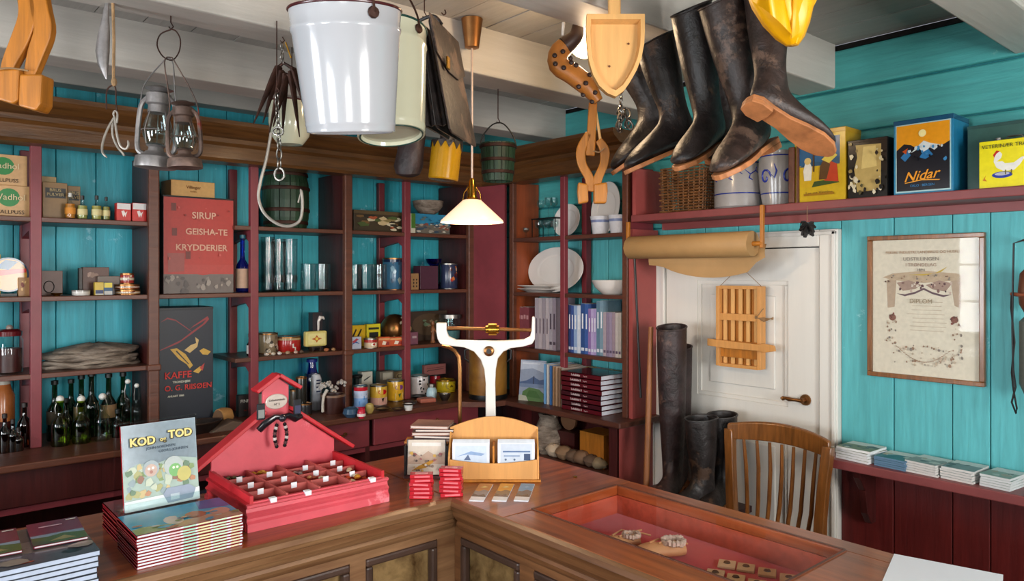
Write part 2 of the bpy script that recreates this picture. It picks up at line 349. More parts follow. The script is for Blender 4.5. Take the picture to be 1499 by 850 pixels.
# the two walls behind the viewer, with their windows
def wall_with_windows(name, label, along, pos, lo, hi, wins, first):
    w_ = sempty(name, label, cat='wall'); segs = []; a = lo; s = -1
    z0, z1 = .92, 2.08
    def put(a0, a1, za, zb):
        if a1-a0 < .001: return
        if along == 'x': bx('panel', 'tealdark', w_, a0, a1, pos-.12, pos, za, zb)
        else: bx('panel', 'tealdark', w_, pos-.12, pos, a0, a1, za, zb)
    for i, (c, wd) in enumerate(wins):
        put(a, c-wd/2, 0, CZ); put(c-wd/2, c+wd/2, 0, z0); put(c-wd/2, c+wd/2, z1, CZ); a = c+wd/2
        wn = sempty('window_%d' % (first+i), ['white mullioned window furthest left behind the viewer', 'white mullioned window behind the viewer on the right', 'white mullioned window in the side wall near the viewer', 'white mullioned window in the side wall near the shelves'][first+i-1], cat='window')
        def bar(a0, a1, za, zb, d0=-.03, d1=.015):
            if along == 'x': bx('frame_bar', 'door', wn, a0, a1, pos+d0, pos+d1, za, zb)
            else: bx('frame_bar', 'door', wn, pos+d0, pos+d1, a0, a1, za, zb)
        l, r_ = c-wd/2, c+wd/2
        bar(l, l+.06, z0, z1); bar(r_-.06, r_, z0, z1); bar(l, r_, z0, z0+.06); bar(l, r_, z1-.06, z1); bar(c-.03, c+.03, z0, z1)
        for q in (1/3, 2/3): bar(l, r_, z0+(z1-z0)*q-.012, z0+(z1-z0)*q+.012, -.02, .005)
    put(a, hi, 0, CZ)
wall_with_windows('wall_near', 'turquoise wall with two windows behind the viewer', 'x', NEAR_Y, LEFT_X, DA, near_windows, 1)
wall_with_windows('wall_side', 'turquoise side wall with two windows facing the diploma', 'y', LEFT_X, NEAR_Y, DB, left_windows, 3)
# door
dr = sempty('door_1', 'ivory panelled door with brass handle beside the shelves', cat='door')
fw = .085
def casing(y0, y1, z0, z1):
    bx('frame', 'door', dr, DA-.03, DA+.02, y0, y1, z0, z1, bev=.004)
bx('frame', 'door', dr, DA-.035, DA+.02, DY0, DY0+fw, 0, DZ, bev=.005); bx('frame', 'door', dr, DA-.035, DA+.02, DY1-fw, DY1, 0, DZ, bev=.005)
bx('frame', 'door', dr, DA-.035, DA+.02, DY0+fw, DY1-fw, DZ-.075, DZ, bev=.005)
bx('frame_bead', 'door', dr, DA-.045, DA-.03, DY0+.008, DY0+.026, 0, DZ-.008, bev=.004); bx('frame_bead', 'door', dr, DA-.045, DA-.03, DY1-.026, DY1-.008, 0, DZ-.008, bev=.004)
bx('frame_bead', 'door', dr, DA-.045, DA-.03, DY0+.008, DY1-.008, DZ-.026, DZ-.008, bev=.004)
ly0, ly1, lz1 = DY0+fw+.006, DY1-fw-.006, DZ-.08
lf = bx('leaf', 'door', dr, DA-.004, DA+.02, ly0, ly1, .01, lz1)
bx('gap', 'black', dr, DA-.001, DA+.021, DY0+fw, DY1-fw, 0, DZ-.075)
def rail(y0, y1, z0, z1): bx('stile', 'door', dr, DA-.02, DA-.003, y0, y1, z0, z1)
pa, pb = Px(1157, 0, DA).y, Px(1024, 0, DA).y
rail(ly0, pa, .01, lz1); rail(pb, ly1, .01, lz1); rail(pa, pb, 1.565, lz1); rail(pa, pb, .86, .985); rail(pa, pb, .01, .16)
for z0, z1 in ((.985, 1.565), (.16, .86)):
    m = MB()
    for a0, a1, b0, b1 in ((pa, pb, z0, z0+.02), (pa, pb, z1-.02, z1), (pa, pa+.02, z0+.02, z1-.02), (pb-.02, pb, z0+.02, z1-.02)): bx('moulding', 'door', dr, DA-.014, DA-.003, a0, a1, b0, b1, bev=.002)
    bx('raised_panel', 'door', dr, DA-.013, DA-.003, pa+.07, pb-.07, z0+.07, z1-.07, bev=.006)
hp = Px(1180, 585, DA-.02)
h = MB().lathe([(0, -.012), (.024, -.012), (.026, -.004), (.02, 0)], (0, 0, 0), 16, axis='x').build('handle_rosette', 'bronze', dr, hp, smooth=True)
m = MB(); m.lathe([(.01, -.045), (.01, 0)], (0, 0, 0), 10, axis='x'); m.tube([(-.042, 0, 0), (-.045, .03, .001), (-.044, .06, 0), (-.043, .075, .003), (-.042, .09, 0), (-.042, .1, 0)], [.009, .007, .010, .007, .011, .004], 10)
m.build('handle', 'bronze', dr, hp, smooth=True)['label'] = 'bronze lever door handle'
0 and bx('keyhole', 'black', dr, DA-.0215, DA-.02, hp.y-.004, hp.y+.004, hp.z-.07, hp.z-.05)

# ================================================================ LONG SHELVING (left wall)
FY = 3.76                                   # front plane of its posts
LV = [1.845, 1.5, 1.165]; CT = .845            # shelf tops, worktop
sh = thing('wall_shelving', 'long dark red open shelving with brown cornice against the turquoise plank wall', 'shelves', (0, 0, 0))
XE = [-1.9, -1.4, -.93, -.44, .03]
solid = [Py(224, 0, FY).x, Py(508, 0, FY).x, 2.885]
ladder = [Py(53, 0, FY).x, Py(373, 0, FY).x, Py(597, 0, FY).x]
allx = sorted(XE+solid+ladder)
for x in solid+[.03, -.93, -1.9]:
    bx('upright', 'darkred', sh, x-.012, x+.012, FY+.01, DB-.03, CT, 2.17)
    bx('pilaster', 'cornice' if 0 else 'brown', sh, x-.024, x+.024, FY-.022, FY+.012, CT, 2.16, bev=.006)
    bx('pilaster_cap', 'brown', sh, x-.03, x+.03, FY-.03, FY+.01, 1.14, 1.17, bev=.006)
for x in ladder+[-.44, -1.4]:
    bx('post', 'redpaint', sh, x-.021, x+.021, FY, FY+.035, CT, 2.17, bev=.003)
    bx('post', 'redpaint', sh, x-.021, x+.021, DB-.06, DB-.028, CT, 2.17, bev=.003)
    for z in LV+[CT+.07]:
        m = MB(); m.prism([(FY+.035, z-.022), (DB-.06, z-.022), (DB-.06, z-.085), (DB-.1, z-.075), (FY+.09, z-.055), (FY+.035, z-.085)], .03, f=lambda u, v, w_: (x-.015+w_, u, v))
        if z in LV: m.build('bracket', 'redpaint', sh)
def shelf_span(a, b, z): bx('shelf_board', 'brown', sh, a, b, FY+.002, DB-.028, z-.022, z, bev=.003)
edges = [-1.9, -.93, .03, solid[0], solid[1], solid[2]]
for a, b in zip(edges[:-1], edges[1:]):
    for z in LV:
        if a == solid[0]:
            if z == LV[1]: shelf_span(a+.012, b-.012, z)
            else: shelf_span(ladder[1]-.1 if z == LV[2] else ladder[1]-.1, b-.012, z)
        else: shelf_span(a+.012, b-.012, z)
# cornice: stepped moulding
m = MB(); prof = [(FY+.03, 2.15), (FY-.09, 2.15), (FY-.10, 2.165), (FY-.10, 2.225), (FY-.115, 2.24), (FY-.115, 2.262), (FY-.15, 2.27), (FY-.19, 2.30), (FY-.2, 2.315), (FY-.2, 2.335), (FY+.03, 2.335)]
m.prism(prof, 2.99+1.95, f=lambda u, v, w_: (-1.95+w_, u, v)); m.build('cornice', 'cornice', sh)
bx('top_board', 'brown', sh, -1.95, 2.9, FY+.03, DB-.03, 2.3, 2.33)
bx('worktop', 'brown', sh, -1.95, 2.8, 3.48, DB-.03, CT-.03, CT, bev=.006)
# base with drawers
bx('base_back', 'darkred', sh, -1.9, 2.78, DB-.1, DB-.04, 0, CT-.03)
bx('plinth', 'darkred', sh, -1.9, 2.78, 3.56, 3.6, 0, .1)
bx('base_shelf', 'brown', sh, -1.9, 2.78, 3.56, DB-.1, .1, .12)
for x in (-1.9, -.93, .03, solid[0], solid[1], 2.76): bx('base_side', 'darkred', sh, x-.012, x+.012, 3.53, DB-.1, 0, CT-.03)
bx('drawer_rail', 'redpaint', sh, -1.9, 2.78, 3.535, 3.56, .635, .66)
dxs = [-1.9, -.93, .03, solid[0], 1.6, solid[1]+.02, 2.78]
for a, b in zip(dxs[:-1], dxs[1:]):
    d = bx('drawer', 'redpaint' if a > 1.5 else 'darkred', sh, a+.014, b-.014, 3.52, 3.545, .665, CT-.034, bev=.004)
    c = (a+b)/2+(-.1 if a < .1 and b > .9 else .0)
    mm = MB(); hx = b-a
    cxx = 0.0
    mm.tube([(-.055, -.013, .004), (-.05, -.035, .008), (-.02, -.042, .0), (.02, -.042, 0), (.05, -.035, .008), (.055, -.013, .004)], .005, 8)
    mm.lathe([(.011, -.018), (.009, -.012)], (-.055, 0, .004), 10, axis='y'); mm.lathe([(.011, -.018), (.009, -.012)], (.055, 0, .004), 10, axis='y')
    hh = mm.build('handle', 'bronze', d, ((-.35 if 0 < a < .1 else 0), 0, .01), smooth=True)
# corner filler between the two shelvings
RX = 2.96; RY1 = 3.48                        # front plane of right shelving and its left end
cp = MB().prism([(2.9, 3.74), (2.91, 3.77), (2.975, 3.5), (2.95, 3.49)], 1.31, f=lambda u, v, w_: (u, v, CT+w_)).build('corner_board', 'redpaint', sh)
bx('corner_post', 'brown', sh, 2.9, 2.94, 3.5, 3.72, CT, 2.16) if 0 else None
MB().prism([(2.6, 3.4805), (2.715, 3.36), (2.8295, 3.34), (2.8295, 3.471), (3.1, 3.471), (3.15, DB-.04), (2.8005, DB-.04), (2.8005, 3.4795)], .03, f=lambda u, v, w_: (u, v, CT-.03+w_)).build('corner_worktop', 'brown', sh)
# ================================================================ SHORT SHELVING (right wall)
s2 = thing('corner_shelving', 'short dark red shelving full of plates and books beside the door', 'shelves')
yp = [3.44, Px(823, 0, RX).y, 2.53]
for k, y in enumerate(yp):
    bx('post', 'redpaint' if k == 1 else 'brown', s2, RX-.0, RX+.03, y-.018, y+.018, CT, 2.16, bev=.003)
    if k != 1: bx('side_panel', 'redpaint' if k == 2 else 'orangewood', s2, RX+.03, DA-.02, y-.012, y+.012, CT, 2.16)
    else:
        bx('post', 'redpaint', s2, DA-.06, DA-.02, y-.018, y+.018, CT, 2.16)
RL = [1.815, 1.485, 1.15]
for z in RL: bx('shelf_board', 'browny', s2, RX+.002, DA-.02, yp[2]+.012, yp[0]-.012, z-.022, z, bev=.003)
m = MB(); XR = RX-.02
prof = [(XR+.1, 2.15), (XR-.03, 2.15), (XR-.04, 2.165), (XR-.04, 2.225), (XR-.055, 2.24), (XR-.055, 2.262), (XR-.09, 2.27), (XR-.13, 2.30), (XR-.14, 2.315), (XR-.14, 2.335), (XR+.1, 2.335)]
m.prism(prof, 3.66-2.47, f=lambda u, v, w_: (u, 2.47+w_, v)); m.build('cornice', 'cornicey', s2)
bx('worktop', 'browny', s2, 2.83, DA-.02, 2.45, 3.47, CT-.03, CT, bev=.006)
bx('end_panel', 'panelred', s2, 2.87, DA-.02, 2.5, 2.525, 0, CT-.03)
bx('end_panel', 'panelred', s2, 2.97, DA-.02, 2.485, 2.51, CT, 1.83)
bx('base_back', 'darkred', s2, DA-.05, DA-.02, 2.53, 3.46, 0, CT-.03)
bx('base_shelf', 'browny', s2, 2.87, DA-.05, 2.53, 3.46, .53, .55)
bx('base_stile', 'darkred', s2, 2.86, 2.88, 2.5, 2.55, 0, CT-.03)
m = MB()   # leaning thin rods/trim on the end panel
m.tube([Px(929, 378, 2.93), Px(938, 582, 2.93)], .006, 8); m.build('iron_rod', 'black', s2, smooth=True)
bx('end_trim', 'panelred', s2, DA-.03, DA-.015, 2.46, 2.53, 0, 1.8)

# ================================================================ HIGH WALL SHELF (right wall) + LOW WALL SHELF
hs = thing('high_wall_shelf', 'long dusty red shelf high on the right wall carrying tins', 'shelf')
bx('shelf_board', 'redshelf', hs, 2.95, DA, -1.2, 2.48, 1.865, 1.9, bev=.004)
yy = Px(1155, 0, 2.96).y
bx('divider', 'brown', hs, 2.96, DA, yy-.022, yy+.004, 1.9, 2.14, bev=.004)
bx('divider', 'brown', hs, 2.965, 2.985, yy-.04, yy-.03, 1.9, 2.14)
bx('end_board', 'panelred', hs, 2.96, DA, 2.455, 2.478, 1.9, 2.14)
bx('batten', 'redshelf', hs, DA-.03, DA, -1.2, 2.45, 1.83, 1.865)
ls = thing('low_wall_shelf', 'narrow dusty red shelf low on the right wall carrying booklets', 'shelf')
bx('shelf_board', 'redshelf', ls, 2.99, DA, -1.2, 1.495, .796, .832, bev=.004)
yb = Px(1262, 0, 3.1).y
MB().prism([(3.04, .796), (DA, .796), (DA, .55), (3.16, .55), (3.12, .6), (3.1, .7), (3.05, .76)], .03, f=lambda u, v, w_: (u, yb-.015+w_, v)).build('bracket', 'darkred', ls, bev=.003)

# ================================================================ SHOP COUNTER (L-shaped)
Z = .95; IX, IY = 1.262, 1.73; OX, OY = 1.788, 2.25
co = thing('shop_counter', 'L-shaped brown wooden shop counter with panelled front and glass display case', 'counter')
CY0, CY1, CX0, CX1 = .80, 1.50, 1.37, 1.72                       # opening of the display case
TT = .03
bx('counter_top', 'counter', co, -1.6, IX+.0, IY, OY, Z-TT, Z, bev=.006)
m = MB().box(IX, OX, CY1, OY, Z-TT, Z); m.build('counter_top', 'counter', co, bev=.004)
bx('counter_top', 'countery', co, IX, CX0, -.9, CY1, Z-TT, Z, bev=.004)
bx('counter_top', 'countery', co, CX1, OX, -.9, CY1, Z-TT, Z, bev=.004)
bx('counter_top', 'countery', co, CX0, CX1, -.9, CY0, Z-TT, Z)
# case inside
bx('case_floor', 'redfelt', co, CX0-.02, CX1+.02, CY0-.02, CY1+.02, Z-.095, Z-.085)
bx('case_lining', 'redstain', co, CX1, CX1+.015, CY0-.015, CY1+.015, Z-.085, Z-TT); bx('case_lining', 'redstain', co, CX0-.015, CX0, CY0-.015, CY1+.015, Z-.085, Z-TT)
bx('case_lining', 'redstain', co, CX0, CX1, CY1, CY1+.015, Z-.085, Z-TT); bx('case_lining', 'redstain', co, CX0, CX1, CY0-.015, CY0, Z-.085, Z-TT)
g = bx('glass_pane', 'g_case', co, CX0-.004, CX1+.004, CY0-.004, CY1+.004, Z-.007, Z-.001)
for a in ((CX0-.006, CX0, CY0, CY1), (CX1, CX1+.006, CY0, CY1), (CX0, CX1, CY1, CY1+.006), (CX0, CX1, CY0-.006, CY0)):
    bx('glazing_bead', 'brown', co, *a, Z, Z+.0025)
# mouldings below the edge: left arm faces -y, right arm faces -x
def edge_prof(): return [(0, 0), (-.012, -.004), (-.018, -.015), (-.012, -.028), (0, -.034), (.004, -.05), (.012, -.062), (.02, -.07), (.016, -.078), (.022, -.088), (.032, -.1), (.05, -.1), (.05, 0)]
m = MB(); m.prism([(IY+u, Z-.0+v) for u, v in [(a, b-.0005) for a, b in edge_prof()]], IX+.02+1.6, f=lambda u, v, w_: (-1.6+w_, u, v)); m.build('edge_moulding', 'mould', co)
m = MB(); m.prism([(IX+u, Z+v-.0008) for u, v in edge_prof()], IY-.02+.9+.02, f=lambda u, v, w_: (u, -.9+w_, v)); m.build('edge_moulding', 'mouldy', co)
def panel_front(along, a0, a1, pos, cuts):
    """frame with raised mouldings round burl panels"""
    mm, my = ('mould', 'mould') if along == 'x' else ('mouldy', 'mouldy')
    def B(n, mt, p0, p1, d0, d1, z0, z1, bev=0):
        if along == 'x': return bx(n, mt, co, p0, p1, pos+d0, pos+d1, z0, z1, bev=bev)
        return bx(n, mt, co, pos+d0, pos+d1, p0, p1, z0, z1, bev=bev)
    zt, zb = Z-.125, .16
    B('top_rail', mm, a0, a1, 0, .03, zt, Z-.08); B('bottom_rail', mm, a0, a1, 0, .03, 0, zb)
    e = [a0]+[v for c in cuts for v in c]+[a1]
    for i in range(0, len(e), 2): B('stile', mm, e[i], e[i+1], 0, .03, zb, zt)
    for c0, c1 in cuts:
        B('burl_panel', 'burl', c0, c1, .018, .03, zb, zt)
        for z0, z1, p0, p1 in ((zt-.022, zt, c0, c1), (zb, zb+.022, c0, c1), (zb+.022, zt-.022, c0, c0+.022), (zb+.022, zt-.022, c1-.022, c1)):
            B('panel_moulding', 'dmould', p0, p1, -.006, .018, z0, z1, .006)
panel_front('x', -1.6, IX+.045, IY+.04, [(-1.35, -.95), (-.8, -.4), (-.25, .1), (.15, .5), (.57, .955), (1.003, 1.238)])
panel_front('y', -.9, IY+.04, IX+.04, [(-.6, 0), (.1, .5), (.58, .98), (1.06, 1.42), (1.478, 1.738)])
bx('side_board', 'darkred', co, -1.6, OX-.02, OY-.06, OY-.04, 0, Z-TT); bx('side_board', 'darkred', co, OX-.04, OX-.02, -.9, OY-.06, 0, Z-TT)
bx('side_board', 'darkred', co, -1.6, -1.58, IY+.07, OY-.06, 0, Z-TT); bx('side_board', 'darkred', co, IX+.07, OX-.04, -.9, -.88, 0, Z-TT)
# ================================================================ GOODS: factories (local frame: base at origin, front faces -y)
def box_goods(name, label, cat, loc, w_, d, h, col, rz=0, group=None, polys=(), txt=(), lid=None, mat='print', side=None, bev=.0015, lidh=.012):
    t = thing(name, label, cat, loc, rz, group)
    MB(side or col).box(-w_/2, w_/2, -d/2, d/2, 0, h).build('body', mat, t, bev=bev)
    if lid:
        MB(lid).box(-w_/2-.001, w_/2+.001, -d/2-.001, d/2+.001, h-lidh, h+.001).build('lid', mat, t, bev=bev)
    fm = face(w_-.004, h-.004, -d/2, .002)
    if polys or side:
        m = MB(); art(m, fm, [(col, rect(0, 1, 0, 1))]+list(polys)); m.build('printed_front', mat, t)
    for s, size, u, v, c in txt:
        text(t, s, size, (w_*(u-.5), -d/2-.004, h*v), FR, c)
    return t
def can_goods(name, label, cat, loc, r, h, col, rz=0, group=None, bands=(), lid='#b9b4aa', front=(), txt=(), lidmat='steel'):
    t = thing(name, label, cat, loc, rz, group)
    MB(col).lathe([(r*.98, 0), (r, .003), (r, h-.003), (r*.98, h)], n=24).build('body', 'gloss', t, smooth=True)
    MB().lathe([(r*1.02, h-.006), (r*1.02, h+.002), (r*.9, h+.002), (r*.88, h-.001), (0, h-.001)], n=24).build('lid', lidmat, t, smooth=True)
    MB().lathe([(r*1.02, 0), (r*1.02, .004)], n=24, ).build('bottom_rim', lidmat, t, smooth=True)
    if bands:
        for c, a, b in bands: MB(c).lathe([(r+.0006, a*h), (r+.0006, b*h)], n=24, close=None).build('label_band', 'gloss', t, smooth=True)
    if front:
        m = MB()
        for k, (c, pts) in enumerate(front):
            q = [(1.9*(u-.5), v*h) for u, v in pts]; rr = r+.001+.0003*k
            m.poly([(rr*math.sin(a), -rr*math.cos(a), z) for a, z in q], c)
        m.build('printed_picture', 'gloss', t)
    return t
def bottle(name, label, loc, r, h, mat, group=None, neck=.3, neckw=.34, cap=None, capmat='black', band=None, fill=None, stopper=False):
    t = thing(name, label, 'bottle', loc, rnd.uniform(-.4, .4), group)
    z1 = h*(1-neck)
    MB().lathe([(0, .004), (r*.9, 0), (r, .008), (r, z1*.72), (r*.9, z1*.84), (r*neckw*1.15, z1), (r*neckw, z1+.02), (r*neckw*.95, h-.012), (r*neckw*1.2, h-.01), (r*neckw*1.2, h)], n=16).build('glass_body', mat, t, smooth=True)
    if fill: MB(fill[0]).lathe([(0, .005), (r*.93, .005), (r*.93, h*fill[1]), (0, h*fill[1])], n=14).build('contents', 'gloss', t, smooth=True)
    if band:
        MB(band[0]).lathe([(r+.0007, h*band[1]), (r+.0007, h*band[2])], n=16, close=None).build('paper_label', 'matte', t, smooth=True)
    if cap: MB(cap).lathe([(r*neckw*1.3, h-.014), (r*neckw*1.3, h+.004), (0, h+.006)], n=12).build('cap', 'plain', t, smooth=True)
    if stopper:
        m = MB(); m.ball((0, 0, h+.006), r*neckw*1.3, 10, '#e5e2da'); m.build('porcelain_stopper', 'plain', t, smooth=True)
        m = MB(); m.tube([(-r*.5, 0, h*.72), (-r*.55, 0, h*.85), (-r*.3, 0, h), (0, 0, h+.012), (r*.3, 0, h), (r*.55, 0, h*.85), (r*.5, 0, h*.72)], .0013, 5); m.build('wire_bail', 'steel', t, smooth=True)
    return t
def glassware(name, label, loc, r, h, group=None, lip=1.0, cat='glass', mat='g_clear', foot=False, waist=1.0):
    t = thing(name, label, cat, loc, 0, group)
    MB().lathe([(0, .003), (r*.85, 0), (r*.92*waist, .01), (r*lip, h), (r*lip-.0025, h), (r*.88*waist, .014), (0, .012)], n=20).build('bowl', mat, t, smooth=True)
    MB().lathe([(r*.8, 0), (r*.88, .004), (r*.5, .012), (0, .012)], n=20).build('thick_base', mat, t, smooth=True)
    MB().tube([(r*lip*math.cos(a*PI/10), r*lip*math.sin(a*PI/10), h) for a in range(20)], .0016, 5, closed=True).build('rim', mat, t, smooth=True)
    return t
def wineglass(label, loc, r, h, group):
    t = thing('wine_glass', label, 'glass', loc, 0, group)
    MB().lathe([(0, 0), (r*.85, 0), (r*.8, .003), (.003, .008), (.003, h*.5)], n=16).build('stem', 'g_clear', t, smooth=True)
    MB().lathe([(.003, h*.5), (r*.8, h*.62), (r, h*.8), (r*.85, h), (r*.82, h), (r*.95, h*.8), (r*.7, h*.64), (0, h*.54)], n=16, close=None).build('bowl', 'g_clear', t, smooth=True)
    return t
def dish(name, label, loc, r, h, mat='porcelain', cat='bowl', group=None, rot=None, rim=.3, deep=True):
    t = thing(name, label, cat, loc, 0, group, rot=rot)
    if deep: pr = [(0, .004), (r*.45, .004), (r*.5, 0), (r*.55, .004), (r*.85, h*.5), (r, h), (r*.97, h), (r*.8, h*.5), (r*.4, .012), (0, .01)]
    else: pr = [(0, .003), (r*.5, .003), (r*.53, 0), (r*.56, .003), (r*.7, h*.45), (r, h), (r*.99, h+.003), (r*.69, h*.45+.005), (r*.5, .009), (0, .008)]
    MB().lathe(pr, n=40).build('dish_body', mat, t, smooth=True)
    return t
def L(p1, p2, top, z, y=3.83, d=.06):
    """footprint of something seen between two columns of the photo on a left shelf: (loc, width, height)"""
    c = (p1+p2)/2; x1, x2 = Py(p1, 0, y).x, Py(p2, 0, y).x; zt = Py(c, top, y).z
    return Vector(((x1+x2)/2, y+d/2, z)), x2-x1, max(.006, zt-z)
def Rr(p1, p2, top, z, x=3.0, d=.06):
    c = (p1+p2)/2; y1, y2 = Px(p1, 0, x).y, Px(p2, 0, x).y; zt = Px(c, top, x).z
    return Vector((x+d/2, (y1+y2)/2, z)), y1-y2, max(.006, zt-z)
RZ = R(-90)
S1, S2_, S3, S4 = LV[0], LV[1], LV[2], CT
# ---- column A (far left)
for k, (p2, a, b, ln) in enumerate([(48, 266, 0, 'TALLPUSS'), (40, 224, 1, 'TALLPUSS')]):
    l, w_, h = L(-22, p2, a if k == 0 else 268, S1, 3.84, .16); hh = h if k == 0 else .132
    z = S1 if k == 0 else S1+.1365+.0005
    if k == 0: hh = .1365
    l, w_, _ = L(-22 if k == 0 else -30, p2, a, z, 3.84, .16)
    box_goods('carton', ['tan metal polish carton with green oval, bottom of the far left pair', 'tan metal polish carton with green oval, on top of its twin'][k], 'carton', l+Vector((0, 0, 0)), w_, .16, hh, '#c79a66', group='tan cartons at far left',
              polys=[('#1c7a34', disc(.49, .62, .3, .24, 18))], txt=[('Wadhol', hh*.27, .49, .62, '#dcc79c'), (ln, hh*.17, .52, .15, '#2c1c12')])
l, w_, h = L(-2, 27, 376, S2_, 3.86, .03)
t = thing('round_tin', 'round patterned tin standing on edge on a small stand at far left', 'tin', l)
MB('#3a4a5c').lathe([(0, -.012), (h*.44, -.012), (h*.44, .012), (0, .012)], (0, 0, h*.55), 24, axis='y').build('body', 'gloss', t, smooth=True)
m = MB()
for c, r0, pts in (('#b9863c', 0, disc(0, 0, h*.4, n=20)), ('#c43a2c', 0, [(-h*.4, -.01), (h*.38, h*.06), (h*.38, h*.16), (-h*.39, h*.1)]), ('#2c5c7c', 0, [(-h*.3, .03), (0, h*.12), (h*.2, h*.33), (-.01, h*.38)])):
    m.poly([(u, -.0125-.0004*len(m.f), h*.55+v) for u, v in pts], c)
m.build('printed_picture', 'gloss', t); MB('#22201f').box(-.03, .03, -.02, .02, 0, .012).build('stand', 'plain', t)
l, w_, h = L(27, 46, 406, S2_, 3.85, .05)
box_goods('small_box', 'small tan printed box beside the round tin at far left', 'box', l, w_, .05, h, '#a5774a', polys=blobs(5, .2, .8, .3, .8, .2, ['#7a2c1c', '#d8b070', '#5a4a30'], 3))
l, w_, h = L(-14, 1, 372, S2_, 3.9, .04)
box_goods('tall_packet', 'tall yellow packet behind the round tin at far left', 'packet', l, w_, .04, h, '#c9a02c')
l, w_, h = L(-6, 36, 480, S3, 3.84, .12); rr = w_/2; l.y = 3.82+rr
t = thing('storage_jar', 'large glass jar with dark red lid and brown sweets, far left', 'jar', l)
MB().lathe([(rr*.9, 0), (rr, .01), (rr, h*.72), (rr*.86, h*.8), (rr*.86, h*.86)], n=24).build('glass_body', 'g_clear', t, smooth=True)
MB('#4a1a14').lathe([(0, .006), (rr*.88, .006), (rr*.9, h*.55), (0, h*.57)], n=20).build('contents', 'plain', t, smooth=True)
m = MB('#5e1418').lathe([(rr*.92, h*.82), (rr*.94, h*.92), (rr*.6, h*.97), (0, h*.98)], n=24); m.build('lid', 'gloss', t, smooth=True)
MB('#8a7a70').ball((0, 0, h*1.0), .014, 10).build('lid_knob', 'gloss', t, smooth=True)
l, w_, h = L(-12, 25, 563, S4, 3.86, .12); rr = w_/2
t = thing('stoneware_jar', 'tall tan glazed jar with dark lower half and clamp lid, far left', 'jar', l)
MB('#a25c2c').lathe([(rr*.9, 0), (rr, .02), (rr, h*.8), (rr*.7, h*.92), (rr*.6, h)], n=24).build('body', 'gloss', t, smooth=True)
MB('#3c1712').lathe([(rr*1.01, .004), (rr*1.01, h*.4)], n=24, close=None).build('dark_glaze', 'gloss', t, smooth=True)
MB('#b9b4a8').lathe([(rr*.62, h-.01), (rr*.62, h+.012), (0, h+.02)], n=20).build('lid', 'plain', t, smooth=True)
for i, (px, top, rw) in enumerate([(8, 608, .022), (20, 616, .02), (37, 592, .028), (28, 628, .02)]):
    l, _, h = L(px-6, px+6, top, S4, 3.72 if i != 2 else 3.8, .05)
    bottle('brown_bottle', ['small dark brown bottle leftmost beneath the jar shelf', 'small dark brown bottle second from the far left', 'taller dark brown bottle beside the thin red post', 'short dark brown bottle in front of the taller brown one'][i], l, rw, h, 'g_brown', 'dark brown bottles at far left', cap='#241a16')
# ---- column B row 1
for i, (p1, p2, top, y, c, lab) in enumerate([(56, 84, 252, 3.93, '#a88a58', 'plain tan carton lying furthest back in the second bay'), (63, 99, 267, 3.87, '#8a683c', 'brown packet with black label in front of the carton, second bay'), (99, 118, 272, 3.90, '#86663c', 'brown packet with black label, right one of the pair in second bay')]):
    l, w_, h = L(p1, p2, top, S1, y, .06 if i else .1)
    if i == 0: h = .2; 
    box_goods('paper_carton', lab, 'carton', l, w_, .05, h, c, polys=[] if i == 0 else [('#1c1712', rect(.08, .95, .58, .86))], txt=[] if i == 0 else [('BRUS\nPULVER', h*.12, .5, .73, '#bfa878')])
for i, (px, top, fill, cap) in enumerate([(104, 283, '#c97a20', '#d8d4cc'), (122, 287, '#a09a50', '#1c1c1c'), (143, 287, '#a89a48', '#1c1c1c'), (157, 289, '#8a8440', '#1c1c1c')]):
    l, _, h = L(px-7, px+7, top, S1, 3.8, .045)
    t = bottle('essence_bottle', ['small amber essence bottle with a white cap', 'small yellow essence bottle next to the amber one', 'small yellow essence bottle third from the left', 'slim yellow essence bottle rightmost of the four'][i], l, .021 if i != 3 else .016, h, 'g_clear', 'small essence bottles', neck=.3, neckw=.3, cap=cap, fill=(fill, .6), band=('#cfc08a' if i else '#d88a30', .2, .45))
for i, (p1, p2) in enumerate([(171, 192), (194, 215)]):
    l, w_, h = L(p1, p2, 297, S1, 3.8, .05)
    box_goods('red_white_packet', ['red and white small box, left of the pair by the dark upright', 'red and white small box touching the dark upright'][i], 'box', l, w_, .045, h, '#c42a22', group='red and white packets', polys=[('#d8d0cc', rect(0, 1, .66, 1)), ('#e6d8d0', [(.3, .55), (.45, .2), (.55, .35), (.6, .2), (.75, .55), (.6, .45), (.5, .6)])])
# ---- column B row 2
l, w_, h = L(60, 92, 396, S2_, 3.9, .02)
t = box_goods('brown_plaque', 'brown leaning plaque with a thin black ring in the second bay', 'box', l, w_, .015, h, '#5c4036'); 
MB().tube([(.0+.02*math.cos(a*PI/12)-.012, -.012, h*.35+.026*math.sin(a*PI/12)) for a in range(24)], .0016, 5, closed=True).build('ring', 'black', t, smooth=True)
l, w_, h = L(76, 92, 426, S2_, 3.8, .04); dish('brass_dish', 'tiny brass dish in front of the brown plaque', l, .024, .012, 'brass')
for i, (p1, p2, top, y, c, lab) in enumerate([(116, 121, 392, 3.86, '#2c241e', 'thin dark book standing beside the brown box'), (121, 160, 391, 3.88, '#5e3c30', 'brown printed box standing behind the tiny packets'), (143, 176, 404, 3.85, '#6a5a50', 'greyish box lying behind the yellow and blue packets')]):
    l, w_, h = L(p1, p2, top, S2_, y, .04)
    box_goods(['thin_book', 'printed_box', 'grey_box'][i], lab, 'box', l, w_, .035, h, c, polys=blobs(4, .2, .8, .5, .8, .13, ['#8a6a58', '#a08070'], i) if i == 1 else [])
l, w_, h = L(107, 134, 424, S2_, 3.79, .06)
